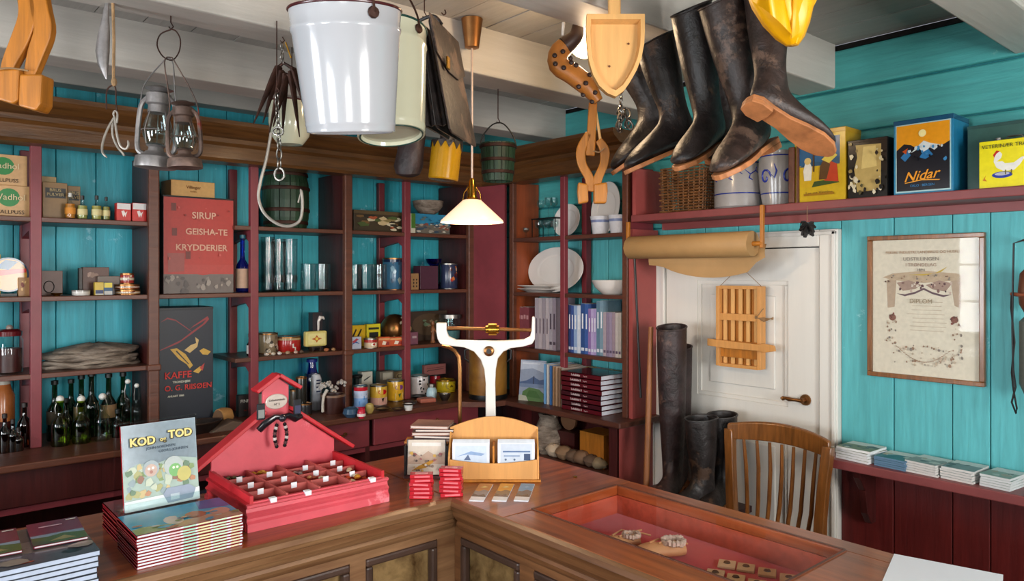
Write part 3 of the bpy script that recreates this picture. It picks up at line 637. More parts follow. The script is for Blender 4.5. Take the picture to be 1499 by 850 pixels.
t = thing('lidded_dish', 'flat round white lidded dish in the second bay', 'dish', l); MB('#cfc9c2').lathe([(w_/2*.95, 0), (w_/2, .008), (w_/2, .018)], n=24).build('body', 'gloss', t, smooth=True); MB('#8a8078').lathe([(w_/2*1.03, .018), (w_/2*1.03, .024), (0, .026)], n=24).build('lid', 'gloss', t, smooth=True)
for i, (p1, p2, c, c2) in enumerate([(139, 152, '#c8a83c', '#20305c'), (152, 165, '#1c4a6c', '#d8c040')]):
    l, w_, h = L(p1, p2, 413, S2_, 3.79, .03)
    box_goods('tiny_packet', ['tiny yellow and blue packet, left one', 'tiny blue packet with yellow top, right one'][i], 'packet', l, w_, .03, h, c, polys=[(c2, rect(0, 1, .1, .4) if i == 0 else rect(0, 1, .6, 1)), ('#b4b0a8', rect(0, 1, 0, .1) if i == 0 else rect(0, 1, 0, .3))])
for i, (p1, p2, zz, hh, c, lab) in enumerate([(173, 209, 0, .024, '#b98a5c', 'round tan tin at the bottom of the small stack'), (172, 208, .0265, .022, '#8a2c22', 'round red tin in the middle of the small stack'), (180, 200, .051, .05, '#9a2c26', 'round red tin on top of the small stack')]):
    l, w_, h = L(p1, p2, 400, S2_, 3.79, .07); l.z += zz; l.y = 3.84
    can_goods('stacked_tin', lab, 'tin', l, w_/2, hh-.002, c, group='small round tins', bands=[('#c8b8a0', .35, .6)], front=blobs(3, .3, .7, .2, .8, .14, ['#e0d0b8', '#6a1a14'], i), lidmat='bronze')
# ---- column B row 3 : dried skins
x0, x1 = Py(62, 0, 3.84).x, Py(212, 0, 3.84).x
for k in range(5):
    w_ = (x1-x0)*(1-.035*k); rn = random.Random(20+k); m = MB(); rg = []
    n = 40
    for (f_, z) in ((.97, 0), (1, .008), (.985, .015), (.6, .019+.003*k), (.2, .022+.005*k)):
        rg.append([Vector((math.cos(2*PI*a/n)*w_/2*f_*(1+.03*math.sin(a*1.7+k)+rn.uniform(-.015, .015)), math.sin(2*PI*a/n)*.13*f_*(1+rn.uniform(-.03, .03)), z+rn.uniform(-.0015, .0015)+(.004*math.sin(a*.8+k*2)))) for a in range(n)])
    m.rings(rg)
    o = m.build('dried_fish_skin', 'skin', None, ((x0+x1)/2+.006*k*(-1)**k, 3.94, S3+.0158*k+.0005), smooth=True, ang=60)
    tag(o, ['lowest dried greyish fish skin of the flat pile', 'second dried fish skin from the bottom of the flat pile', 'middle dried fish skin of the flat pile', 'second dried fish skin from the top of the flat pile', 'topmost dried grey fish skin of the flat pile'][k], 'fish skin', 'dried fish skins')
# ---- column B row 4 : bottles
BT = [(80, 558, 3.88, .032, 'g_green', '#3a3020', 0, 'tall dark green bottle with brown paper label, leftmost in the bottle bay'),
      (88, 586, 3.74, .036, 'g_olive', None, 1, 'olive swing-top bottle, left one in the front row'),
      (104, 556, 3.98, .03, 'g_green', None, 0, 'dark green bottle at the back behind the olive ones'),
      (119, 586, 3.74, .037, 'g_olive', None, 1, 'olive swing-top bottle, right one in the front row'),
      (119, 550, 3.9, .032, 'g_green', '#8a7350', 0, 'dark green bottle with tan label behind the right swing-top'),
      (134, 546, 3.86, .033, 'g_green', None, 0, 'tallest dark bottle in the middle of the bottle bay'),
      (150, 582, 3.74, .034, 'g_clear', None, 1, 'clear swing-top bottle in the front row'),
      (159, 548, 3.88, .033, 'g_green', '#8a6a48', 0, 'dark green bottle with tan label right of the clear one'),
      (180, 546, 3.9, .031, 'g_green', None, 0, 'dark bottle near the right upright, rear one'),
      (187, 560, 3.8, .026, 'g_clear', None, 1, 'small clear swing-top bottle beside the right upright'),
      (200, 566, 3.8, .024, 'g_clear', None, 1, 'small clear swing-top bottle touching the right upright'),
      (97, 584, 3.86, .024, 'g_green', None, 0, 'small green bottle peeking between two olive bottles'),
      (172, 600, 3.76, .024, 'g_green', None, 0, 'short dark bottle right of the clear swing-top')]
for px, top, y, r, mt, bnd, stp, lab in BT:
    l, _, h = L(px-6, px+6, top, S4, y, .0)
    bottle('bottle', lab, l, r, h, mt, 'old bottles', neck=.36, neckw=.36, band=(bnd, .28, .5) if bnd else None, stopper=bool(stp), cap=None if stp else '#101410')
# ---- column C
l, w_, h = L(239, 342, 290, S2_, 3.8, .2)
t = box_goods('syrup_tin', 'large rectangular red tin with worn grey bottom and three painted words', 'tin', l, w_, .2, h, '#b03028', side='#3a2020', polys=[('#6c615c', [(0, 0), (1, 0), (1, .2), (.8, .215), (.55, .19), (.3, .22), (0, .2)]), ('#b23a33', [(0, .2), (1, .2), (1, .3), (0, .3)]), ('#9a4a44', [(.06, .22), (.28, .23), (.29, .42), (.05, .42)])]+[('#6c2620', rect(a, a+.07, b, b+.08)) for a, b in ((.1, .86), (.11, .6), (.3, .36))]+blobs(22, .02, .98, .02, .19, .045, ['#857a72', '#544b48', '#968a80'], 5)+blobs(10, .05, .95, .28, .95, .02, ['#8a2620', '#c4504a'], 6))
for s, sz, u, v, in (('SIRUP', .046, .56, .815), ('GEISHA-TE', .043, .6, .645), ('KRYDDERIER', .043, .53, .478)): text(t, s, sz, (w_*(u-.5), -.105, h*v), FR, '#d8a890', bold=.0008)
MB().box(-w_/2-.002, w_/2+.002, -.102, .102, h, h+.006).build('rim', 'black', t)
zt = S2_+h+.006
l, w_, _ = L(248, 314, 260, zt, 3.84, .13)
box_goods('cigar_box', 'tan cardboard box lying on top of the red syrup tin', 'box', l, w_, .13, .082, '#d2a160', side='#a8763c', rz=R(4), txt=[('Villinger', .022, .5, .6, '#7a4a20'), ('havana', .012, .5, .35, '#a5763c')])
l, _, h = L(348, 364, 345, S2_, 3.84, .0); l.x = Py(355, 0, 3.84).x
t = bottle('syrup_bottle', 'tall dark bottle with teal neck and tan label beside the red tin', l, .034, h, 'g_blue', neck=.42, neckw=.36, band=('#b09078', .08, .42), cap='#1c5c6c')
# coffee tin (dark, tall)
l, w_, h = L(232, 312, 450, S4, 3.79, .2)
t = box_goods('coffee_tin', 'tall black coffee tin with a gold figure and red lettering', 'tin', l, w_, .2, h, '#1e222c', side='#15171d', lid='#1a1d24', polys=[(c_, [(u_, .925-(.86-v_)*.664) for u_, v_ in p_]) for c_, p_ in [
    ('#8a2c30', [(.02, .8), (.15, .86), (.3, .83), (.55, .7), (.62, .66), (.55, .69), (.3, .815), (.15, .84)]), ('#8a2c30', [(.5, .66), (.62, .74), (.9, .86), (.93, .82), (.85, .76), (.6, .64), (.35, .53), (.02, .45), (.02, .46), (.4, .57), (.62, .68), (.8, .76), (.88, .82), (.6, .72)]),
    ('#c49a3c', [(.2, .46), (.32, .47), (.48, .39), (.62, .24), (.56, .2), (.5, .26), (.36, .33)]), ('#1e222c', [(.3, .43), (.32, .44), (.55, .26), (.53, .26)]), ('#c4a468', [(.46, .44), (.56, .4), (.7, .47), (.73, .56), (.66, .6), (.68, .52), (.58, .5)]), ('#c49a3c', [(.74, .42), (.82, .45), (.96, .4), (.9, .36), (.8, .37)]), ('#c49a3c', [(.62, .16), (.75, .22), (.82, .2), (.72, .13)]), ('#b03a34', [(.74, .2), (.84, .26), (.8, .16)])]])
for s, sz, u, v, c in (('KAFFE', .046, .34, .44, '#c23a34'), ('O. G. RIISØEN', .036, .53, .335, '#c23a34'), ('TRONDHJEM', .014, .4, .385, '#b8b4a4'), ('ANLAGT 1860', .012, .3, .27, '#b8b4a4')): text(t, s, sz, (w_*(u-.5), -.1085, h*v), FR, c, bold=.0006)
l = Pz(275, 629, S4); l.y = 3.66
t = thing('dark_basket', 'low dark shallow wooden basket in front of the black coffee tin', 'basket', l+Vector((.0, -.04, 0)))
MB('#1c1412').lathe([(.0, .0), (.08, 0), (.13, .05), (.122, .05), (.075, .006), (0, .006)], n=20, sy=.55).build('bowl', 'plain', t, smooth=True); MB('#2a1c16').tube([(.126*math.cos(a*PI/12), .07*math.sin(a*PI/12), .05) for a in range(24)], .005, 6, closed=True).build('rim', 'plain', t, smooth=True)
l = Pz(330, 618, S4)
t = thing('wood_block', 'round tan wood slice beside the black coffee tin', 'wood block', (Py(327, 0, 3.72).x, 3.72, S4), R(20))
MB('#b08048').lathe([(.0, -.03), (.04, -.03), (.044, 0), (.04, .03), (0, .03)], (0, 0, .043), 16, axis='x').jitter(.002).build('slice', 'matte', t, smooth=True)
MB('#6a4a30').lathe([(.0, -.032), (.036, -.032), (.0, -.034)], (0, 0, .043), 16, axis='x').build('bark_face', 'matte', t)
o = MB('#5a4638').prism([(-.09, 0), (.1, 0), (.08, .03), (.02, .045), (-.05, .02)], .09, f=lambda u, v, w_: (u, w_, v)).build('driftwood_slab', 'matte', None, (Py(334, 0, 3.58).x, 3.56, S4), R(0)*0 or None, bev=.004); tag(o, 'brown flat driftwood piece in front of the round wood slice', 'driftwood')
l, w_, h = L(350, 372, 578, S4, 3.86, .05)
box_goods('matchbox', 'small dark box with pale lettering seen through the ladder post', 'box', l, w_, .04, h, '#2c2220', txt=[('FINNS', .024, .5, .72, '#e0d8c8'), ('no 5', .016, .5, .3, '#b03028')])
l, _, h = L(360, 370, 486, S3, 3.86, .0)
bottle('medicine_bottle', 'tiny dark medicine bottle with white label seen through the ladder post', l, .014, h*.9, 'g_brown', neck=.35, band=('#cfc8c0', .1, .5), cap='#201a18')
# ---- column D
l, w_, h = L(391, 455, 252, S1, 3.9, .18); rr = w_/2; l.y = 3.8+rr+.02
t = thing('green_cask', 'dark green wooden cask with hoops on the top shelf', 'cask', l)
for i in range(14):
    a0, a1 = 2*PI*(i+.04)/14, 2*PI*(i+.96)/14; m = MB(); prof = [(.86, 0), (.97, .2), (1.0, .5), (.97, .8), (.86, 1)]; ring = []
    for f_, zf in prof: ring.append([Vector((math.cos(a)*rr*f_*q, math.sin(a)*rr*f_*q, h*zf)) for a, q in ((a0, 1), ((a0+a1)/2, 1.01), (a1, 1), (a1, .88), (a0, .88))])
    m.rings(ring).build('stave', 'greenpaint', t)
for zf, f_ in ((.08, .94), (.3, 1.01), (.68, 1.01), (.93, .93)): MB().lathe([(rr*f_, h*zf), (rr*(f_+.015), h*zf+.004), (rr*(f_+.015), h*zf+.016), (rr*f_, h*zf+.02)], n=28, close=None).build('hoop', 'iron', t, smooth=True)
MB().lathe([(0, h*.95), (rr*.8, h*.95)], n=24, close=None).build('cask_head', 'greenpaint', t)
GL = [(392, 347), (408, 350), (425, 350), (400, 354), (417, 354)]
for i, (px, top) in enumerate(GL):
    l, w_, h = L(px-10, px+10, top, S2_, 3.84 if i < 3 else 3.93, .0)
    t = glassware('tall_glass', ['tall straight drinking glass leftmost in the front row', 'tall straight drinking glass in the middle of the front row', 'tall straight drinking glass right in the front row', 'tall straight glass behind the leftmost two', 'tall straight glass behind the right two'][i], l, w_/2, h, 'tall glasses', waist=1)
    MB('#7a8a92').lathe([(w_/2+.0008, h*.18), (w_/2+.0008, h*.32)], n=20, close=None).build('printed_band', 'g_clear', t, smooth=True)
for i, px in enumerate((451, 472)):
    l, w_, h = L(px-12, px+12, 386, S2_, 3.86, .0)
    t = glassware('jam_jar', ['wide clear glass jar, left one beside the tall glasses', 'wide clear glass jar next to the dark upright'][i], l, w_/2, h, 'glass jars beside the tall glasses', lip=.85, cat='jar')
l, w_, h = L(383, 410, 488, S3, 3.88, .0); can_goods('patterned_tin', 'mottled cream round tin beside the thin post', 'tin', l+Vector((0, .04, 0)), w_/2, h, '#8a7a60', front=blobs(12, .05, .95, .1, .9, .16, ['#c8bca8', '#6a5a48', '#d8ccb8', '#4c4238'], 9), lidmat='bronze')
l, w_, h = L(410, 443, 493, S3, 3.88, .0); can_goods('red_tin', 'round red tin with white mark and tan lid', 'tin', l+Vector((0, .04, 0)), w_/2, h, '#b02420', bands=[('#b59a70', .8, .98)], front=[('#e8dcd0', [(.45, .55), (.52, .6), (.52, .35), (.62, .35), (.62, .1), (.56, .1), (.56, .3), (.46, .3)])], lidmat='bronze')
l, w_, h = L(448, 479, 486, S3, 3.84, .04); l.z += .026
t = thing('caddy', 'cream and yellow rounded tin with orange star on a small stand', 'tin', l-Vector((0, 0, .026)))
m = MB('#d8c878').box(-w_/2, w_/2, -.02, .02, .026, .026+h-.02); m.build('body', 'gloss', t, bev=.009)
m = MB(); art(m, lambda u, v, k=1: (w_*(u-.5), -.0205-.0004*k, .026+(h-.02)*v), [('#e4d690', rect(.1, .9, .15, .85)), ('#b8581c', [(.25, .5), (.42, .58), (.5, .75), (.58, .58), (.75, .5), (.58, .42), (.5, .25), (.42, .42)]), ('#e8c850', disc(.5, .5, .1, .07, 8))]).build('printed_front', 'gloss', t)
m = MB('#3a2c20').box(-.03, .03, -.02, .02, .02, .026)
for sx in (-.026, .02): m.box(sx, sx+.006, -.02, .02, 0, .02)
m.build('stand', 'plain', t)
l, w_, h = L(454, 470, 456, S3, 3.93, .0)
t = thing('goose_figure', 'white long-necked bird head figure on a dark box', 'figurine', l)
MB('#2a2024').box(-.03, .03, -.025, .03, 0, h*.98).build('dark_box', 'plain', t)
MB('#d8d2cc').tube([(.0, -.03, h*.4), (.0, -.034, h*.6), (.0, -.034, h*.75), (.012, -.034, h*.86), (.028, -.034, h*.85), (.036, -.034, h*.8)], [.004, .007, .008, .012, .009, .004], 8).build('neck_and_head', 'gloss', t, smooth=True)
SM = [(390, 522, 'white shell', '#d8ccc0'), (400, 523, 'cream shell', '#d2c4ae'), (409, 521, 'white ribbed shell', '#ddd4ca'), (421, 518, 'brown speckled shell', '#a5886c'), (433, 518, 'pale pink shell', '#c8a898'), (441, 517, 'dark shell', '#5c4434'), (478, 515, 'orange flat shell', '#a8643c'), (488, 512, 'tan flat shell', '#a87c54')]
for i, (px, py, nm_, c) in enumerate(SM):
    x = Py(px, 0, 3.79).x; o = MB(c).ball((0, 0, .009), .0145, 10, sz=(1, .8, .62)).jitter(.0012, i).build('sea_shell', 'matte', None, (x, 3.79, S3), (0, 0, i), smooth=True)
    tag(o, 'small '+nm_+[' nearest the thin post', ' second from the thin post', ' third in the row of shells', ' below the red tin', ' under the red tin edge', ' left of the stand', ' right of the cream tin', ' closest to the dark upright'][i], 'shell', 'shells on the shelf edge')
# row 4 of D
l, w_, h = L(447, 466, 526, S4, 3.95, .0); t = bottle('blue_bottle', 'tall cobalt blue bottle at the back of the worktop', l, .04, h, 'g_blue', neck=.22, neckw=.6, cap='#1c2a8a', fill=('#101a3c', .7))
l, w_, h = L(453, 472, 546, S4, 3.8, .0)
t = thing('enamel_flask', 'white upright enamel flask with dark markings behind the mug', 'flask', l)
MB('#c9ccd4').lathe([(.026, 0), (.03, .01), (.03, h-.03), (.022, h-.008), (0, h)], n=18).build('body', 'gloss', t, smooth=True)
m = MB('#3c4460')
for q in (.5, .62, .72, .8): m.box(-.012, .012, -.0315, -.03, h*q, h*q+.008)
m.build('markings', 'gloss', t)
l, w_, h = L(474, 506, 578, S4, 3.64, .0); rr = w_/2
t = thing('brown_mug', 'dark brown wide wooden mug on the worktop', 'mug', l+Vector((0, .02, 0)))
MB('#3c1c16').lathe([(rr*.9, 0), (rr*.95, .01), (rr, h), (rr*.9, h), (rr*.85, .012), (0, .012)], n=22).build('body', 'plain', t, smooth=True); MB('#7a5c48').lathe([(rr*1.03, h-.008), (rr*1.03, h+.004), (rr*.88, h+.004)], n=22, close=None).build('rim', 'plain', t, smooth=True)
t2 = thing('coral_branch', 'pale grey coral branch lying across the brown mug', 'coral', l+Vector((0, .02, h+.005)))
m = MB('#b8b0a8'); rn = random.Random(4)
for i in range(46):
    u = rn.random(); cx_ = -.07+.15*u; cz = .022+.035*math.sin(u*PI*1.7+.4)**2
    m.ball((cx_+rn.uniform(-.008, .008), rn.uniform(-.02, .02), cz+rn.uniform(-.012, .014)), rn.uniform(.006, .012), 6)
m.jitter(.0015); m.build('knobbly_branch', 'matte', t2)
MB('#c8c0b4').tube([(-.05, -.03, .03), (-.072, -.034, .0), (-.078, -.035, -.04), (-.078, -.035, -.085)], [.009, .008, .007, .008], 7).build('hanging_twig', 'matte', t2, smooth=True)
for i, (px, top, c, lab) in enumerate([(387, 565, '#3c4038', 'dark grey tin seen left of the red gable'), (432, 570, '#4a4238', 'brown lidded jar right of the red gable'), (441, 552, '#26241f', 'black slim tin right of the red gable'), (447, 590, '#2c2a2c', 'low dark tin behind the red gable roof')]):
    l, w_, h = L(px-9, px+9, top, S4, 3.86-.05*i, .0); can_goods('dark_tin', lab, 'tin', l, .03 if i < 3 else .035, h, c, bands=[('#8a8478', .4, .75)] if i == 0 else [], lidmat='bronze')
# ---- column E
l, w_, h = L(518, 588, 308, S1, 3.85, .12)
box_goods('pictorial_casket', 'low casket tin with a dark painted still life', 'tin', l, w_, .12, h*.97, '#40321e', lid='#5c4a2c', polys=blobs(26, .04, .96, .1, .8, .13, ['#7a5a30', '#a8502c', '#4c5c2c', '#c8b084', '#2a2418', '#8a7a4a', '#d0c4a4'], 12), lidh=.02)
for i, px in enumerate((519, 534, 555)):
    l, w_, h = L(px-12, px+12, 387, S2_, 3.85+.04*(i == 1), .0)
    glassware('preserving_jar', ['round clear glass next to the dark upright', 'round clear glass in the middle of three', 'round clear glass beside the blue can'][i], l, w_/2*.95, h, 'round glasses', lip=.9, cat='glass')
l, w_, h = L(566, 592, 378, S2_, 3.88, .0); can_goods('blue_can', 'tall blue landscape can behind the thin post', 'can', l+Vector((0, .03, 0)), w_/2, h, '#3c6c8c', front=blobs(8, .1, .9, .2, .9, .16, ['#7aa4b8', '#2c4c6c', '#a8b8b0'], 3), bands=[('#1c2c4c', .88, 1)], lidmat='bronze')
l, w_, h = L(512, 535, 476, S3, 3.92, .03); box_goods('yellow_packet', 'yellow packet with black slanted strokes, rear left', 'packet', l, w_, .03, h, '#d8b01c', rz=R(5), polys=[('#1c1814', [(.1, .5), (.35, .85), (.42, .8), (.2, .45)]), ('#1c1814', [(.45, .5), (.7, .85), (.78, .8), (.55, .45)])])
l, w_, h = L(537, 557, 474, S3, 3.92, .03); box_goods('yellow_black_packet', 'bright yellow packet with black band, rear right', 'packet', l, w_, .03, h, '#e0d020', polys=[('#1c1c18', rect(.15, .85, .35, .62)), ('#1c1c18', rect(.1, .9, .75, .85))])
l, w_, h = L(511, 529, 493, S3, 3.8, .03); box_goods('blue_white_box', 'small white box with blue and pink print in the front', 'box', l, w_, .03, h, '#b8c0d4', polys=[('#2c5c9c', [(.1, .3), (.5, .7), (.9, .4), (.5, .5)]), ('#b43c4c', [(.2, .6), (.6, .9), (.8, .8), (.4, .5)])])
l, w_, h = L(534, 551, 495, S3, 3.8, .0); can_goods('small_can', 'small can with red top and white label', 'can', l, w_/2, h, '#c8b090', bands=[('#a82a22', .6, .95)], front=[('#e8dcc8', disc(.5, .4, .2, .25, 10)), ('#b02c28', disc(.5, .42, .1, .12, 8))])
for i, (p1, p2) in enumerate([(555, 571), (572, 590)]):
    l, w_, h = L(p1, p2, 493, S3, 3.81, .04); box_goods('orange_packet', ['orange packet with white figure, left of the twins', 'orange packet with white figure, beside the thin post'][i], 'packet', l, w_, .04, h, '#c8501c', group='orange packets', rz=R(-8), polys=[('#e0a060', rect(0, 1, .7, .9)), ('#e8dcc8', [(.3, .2), (.6, .15), (.7, .5), (.4, .6)]), ('#902018', [(.6, .1), (.95, .1), (.95, .5), (.75, .5)])])
l, w_, h = L(565, 591, 459, S3, 3.94, .0)
t = thing('gilded_ball', 'round mottled gold and green globe tin at the back', 'tin', l)
MB().ball((0, 0, h*.5), h*.5, 16, '#7a6a34').build('globe', 'bronze', t, smooth=True)
m = MB(); rn = random.Random(3)
for i in range(16):
    a, b = rn.uniform(-1.2, 1.2), rn.uniform(-1, 1); m.ball((h*.49*math.sin(a)*math.cos(b), -h*.49*math.cos(a)*math.cos(b), h*.5+h*.49*math.sin(b)), .012, 6, rn.choice(['#c8b074', '#4c5c34', '#a08444', '#d0c4a0']), sz=(1, .5, 1)) if False else m.lathe([(0, -.002), (.012, 0), (0, .002)], (h*.5*math.sin(a)*math.cos(b), -h*.5*math.cos(a)*math.cos(b), h*.5+h*.5*math.sin(b)), 7, rn.choice(['#c8b074', '#4c5c34', '#a08444', '#d0c4a0']), axis='y')
m.build('applied_pattern', 'gloss', t)
# row 4 of E
l, w_, h = L(517, 531, 545, S4, 3.9, .03)
t = thing('coffee_grinder', 'small black clamp grinder at the back of the worktop', 'grinder', l); MB('#14201e').box(-.012, .012, -.01, .02, 0, h*.8).build('stand', 'plain', t); MB('#101414').lathe([(.03, h*.8), (.034, h*.86), (.034, h*.9), (.02, h*.93)], n=14).build('hopper', 'plain', t, smooth=True)
l, w_, h = L(530, 545, 544, S4, 3.92, .05); box_goods('shoe_polish_box', 'white box with small black drawing, behind the red-topped can', 'box', l+Vector((0, 0, 0)), w_*1.05, .05, h, '#c8c8bc', polys=[('#3a3c3c', [(.15, .72), (.5, .8), (.85, .86), (.8, .82), (.5, .74), (.2, .68)])])
for i, (p1, p2) in enumerate([(556, 577), (577, 593)]):
    l, w_, h = L(p1, p2, 543, S4, 3.95, .05); box_goods('fishing_line_box', ['grey box with a pale label, behind the yellow cans', 'brown swirled box behind the right yellow can'][i], 'box', l, w_, .05, h, ['#6a6458', '#7a6648'][i], polys=[('#a8a494', rect(.2, .9, .66, .95))] if i == 0 else [('#a08c64', disc(.5, .8, .14, .4)), ('#5c4c34', disc(.5, .8, .1, .28)), ('#a08c64', disc(.5, .8, .06, .16))])
l, w_, h = L(519, 537, 564, S4, 3.66, .0)
t = can_goods('spray_can', 'slim blue and white can with red top and red bottom', 'can', l, w_/2, h, '#7aa0d0', bands=[('#b41c2c', .8, 1), ('#c01c44', 0, .14), ('#b8c4dc', .5, .8)], front=[('#3c60a8', rect(.25, .75, .6, .68)), ('#4a88c8', [(.1, .2), (.5, .45), (.9, .2), (.9, .35), (.5, .6), (.1, .35)])], lidmat='steel')
for i, (p1, p2, top) in enumerate([(543, 565, 563), (568, 589, 556)]):
    l, w_, h = L(p1, p2, top, S4, 3.72+.06*i, .0)
    can_goods('food_can', ['yellow food can with a red oval, left one', 'yellow food can with a purple oval, beside the thin post'][i], 'can', l, w_/2, h, '#d0a83c' if i == 0 else '#d4a428', group='yellow food cans', front=[('#c41c1c' if i == 0 else '#7c3c7c', disc(.5, .68, .13, .3, 14)), ('#e4d4a8', rect(.2, .8, .1, .4)), ('#2c2420' if i == 0 else '#4c5c2c', [(.4, .35), (.6, .4), (.5, .15)])], bands=[('#c89a8c', 0, .4)] if i == 0 else [])
for i, (px, py, r, c, lab) in enumerate([(514, 606, .045, '#34506a', 'dark blue glazed bowl next to the dark upright'), (529, 608, .022, '#c01c38', 'small red pot in front of the slim can'), (541, 600, .025, '#b09a58', 'small yellowish pouch in front of the left yellow can')]):
    l = Pz(px, py+4, S4); l.y = min(l.y, 3.68); l.x = Py(px, 0, l.y).x
    t = thing(['blue_bowl', 'red_pot', 'yellow_pouch'][i], lab, ['bowl', 'pot', 'pouch'][i], l); MB(c).lathe([(r*.6, 0), (r, .02), (r*.85, .045), (r*.6, .05), (r*.55, .045), (0, .02)], n=18).build('body', 'gloss', t, smooth=True)
    if i == 1: MB('#e8dcd8').lathe([(r*1.01, .012), (r*1.01, .026)], n=16, close=None).build('label', 'gloss', t)
DD = [(560, 600, 'steel', .045, 'flat steel dish in front of the left yellow can'), (583, 601, 'steel', .04, 'flat grey dish left of the white cup'), (555, 590, 'brass', .04, 'small brass scale pan behind the steel dish'), (600, 590, 'steel', .04, 'grey saucer below the thin post'), (612, 582, 'black', .05, 'black pan below the cow spotted can')]
for px, py, mt, r, lab in DD:
    l = Pz(px, py, S4); l.y = min(l.y, 3.95); dish('small_dish', lab, l, r, .014, mt, 'dish', 'small metal dishes on the worktop')
l = Pz(598, 600, S4); l.y = min(l.y, 3.6)
t = thing('white_cup', 'small white cup with metal rim at the worktop edge', 'cup', l); MB('#d8d4d0').lathe([(.02, 0), (.026, .035), (.022, .035), (.018, .004), (0, .004)], n=16).build('body', 'gloss', t, smooth=True); MB().lathe([(.034, .032), (.036, .036), (.026, .038)], n=18, close=None).build('metal_rim', 'steel', t, smooth=True)
# ---- column F
l, w_, h = L(604, 656, 270, S1, 3.9, .0)
t = thing('mottled_bowl', 'round mottled stone-patterned bowl above the blue box', 'bowl', (l.x, 3.93, S1+.127))
MB('#8c8268').lathe([(.02, 0), (.06, .015), (.092, .055), (.1, .09), (.094, .09), (.085, .055), (.05, .02), (0, .016)], n=28).build('bowl_body', 'skin', t, smooth=True)
l, w_, h = L(605, 657, 303, S1, 3.84, .14)
box_goods('blue_landscape_box', 'square blue box with coral and pale pebble print', 'box', l, w_, .16, .126, '#2c86ac', polys=[('#70685c', [(0, 0), (1, 0), (1, .4), (.6, .5), (.3, .42), (0, .5)])]+blobs(40, .02, .98, .03, .5, .09, ['#a89c8c', '#5c5a58', '#8a4c3c', '#c8c0b0', '#3c4c5c'], 8)+blobs(14, .1, .9, .5, .95, .07, ['#3c4a50', '#1c5c7c', '#60706c'], 18))
l, w_, h = L(599, 609, 312, S1, 3.8, .04); box_goods('green_packet', 'narrow green and white packet beside the thin post', 'packet', l, w_, .03, h, '#4c7c2c', polys=[('#d8d4c0', rect(0, 1, 0, .25)), ('#d8d4c0', rect(0, .35, 0, 1))])
l, w_, h = L(602, 613, 400, S2_, 3.8, .03); box_goods('domino_box', 'small tan box with dark domino dots', 'box', l, w_, .03, h, '#a0784c', polys=[('#2c1c14', disc(a, b, .07, .1, 8)) for a in (.3, .7) for b in (.2, .42, .62)])
l, w_, h = L(614, 640, 389, S2_, 3.84, .06); box_goods('plum_box', 'plain plum coloured square box under the blue bowl', 'box', l, w_, .08, h, '#4e2638'); zb = S2_+h
dish('cobalt_bowl', 'small cobalt blue glass bowl on the plum box', Vector((Py(635, 0, 3.9).x, 3.9, zb+.001)), .052, .045, 'g_blue')
dish('blue_rim_dish', 'dark blue shallow dish behind the plum box', Vector((Py(640, 0, 4.0).x, 4.0, S2_)), .05, .03, 'g_blue', 'dish')
l, w_, h = L(649, 670, 386, S2_, 3.84, .0); can_goods('picture_can', 'tall dark blue can with red and orange picture', 'can', l+Vector((0, .02, 0)), w_/2, h, '#2c3450', front=blobs(7, .2, .8, .3, .9, .16, ['#b03028', '#c86c2c', '#d8b090', '#501c20'], 4), lidmat='steel', lid='#b8b0a8')
l, w_, h = L(601, 655, 455, S3, 3.98, .02)
box_goods('tray', 'brown oval patterned tray leaning at the back', 'tray', l, w_, .012, h, '#3c2c20', polys=[('#54402c', disc(.5, .55, .38, .46, 20))]+blobs(8, .25, .75, .4, .75, .08, ['#8a7458', '#6c8468', '#a89070'], 5))
l, w_, h = L(601, 612, 486, S3, 3.82, .04); box_goods('mauve_box', 'small mauve box beside the thin post', 'box', l, w_, .04, h, '#7c4c5c', polys=[('#b8a4a8', rect(.2, .8, .5, .7))])
l, w_, h = L(629, 638, 470, S3, 3.84, .0)
t = thing('figurine', 'small standing wooden figurine behind the scale arm', 'figurine', l)
MB('#8a5430').lathe([(.018, 0), (.012, .015), (.01, h*.45), (.016, h*.6), (.012, h*.72), (.006, h*.78), (.012, h*.88), (.008, h)], n=12).build('body', 'plain', t, smooth=True); MB('#a87448').tube([(-.02, -.01, h*.5), (0, -.014, h*.66), (.02, -.01, h*.5)], .004, 6).build('arms', 'plain', t, smooth=True)
l, w_, h = L(646, 672, 460, S3, 3.88, .0)
t = glassware('lidded_jar', 'clear glass jar with pale metal lid behind the scale', l, w_/2, h*.9, cat='jar'); MB('#a8a49c').lathe([(w_/2*1.04, h*.86), (w_/2*1.04, h), (0, h+.002)], n=20).build('lid', 'steel', t, smooth=True)
MB('#5c8080').lathe([(0, .014), (w_/2*.84, .014), (w_/2*.9, h*.4), (0, h*.42)], n=16).build('contents', 'plain', t, smooth=True)
l, w_, h = L(603, 625, 549, S4, 3.86, .0); can_goods('cow_print_can', 'white can with black cow spots', 'can', l, w_/2, h, '#cfc8c8', front=blobs(13, .02, .98, .08, .92, .085, ['#1c1a1c'], 7), lidmat='steel')
l, w_, h = L(628, 645, 548, S4, 3.92, .0); can_goods('red_can', 'plain dark red can under the leaning sign', 'can', l, .036, h, '#8a1420', lidmat='black'); zb = S4+h
l, w_, _ = L(621, 652, 529, zb+.003, 3.9, .02); box_goods('wooden_sign', 'small reddish wooden block with dark line drawing on the red can', 'sign', l, w_, .03, .066, '#8a5450', polys=[('#3c201c', [(.08, .4), (.15, .5), (.9, .55), (.9, .49), (.2, .42), (.12, .36)]), ('#3c201c', [(.1, .7), (.9, .74), (.9, .7), (.1, .66)])])
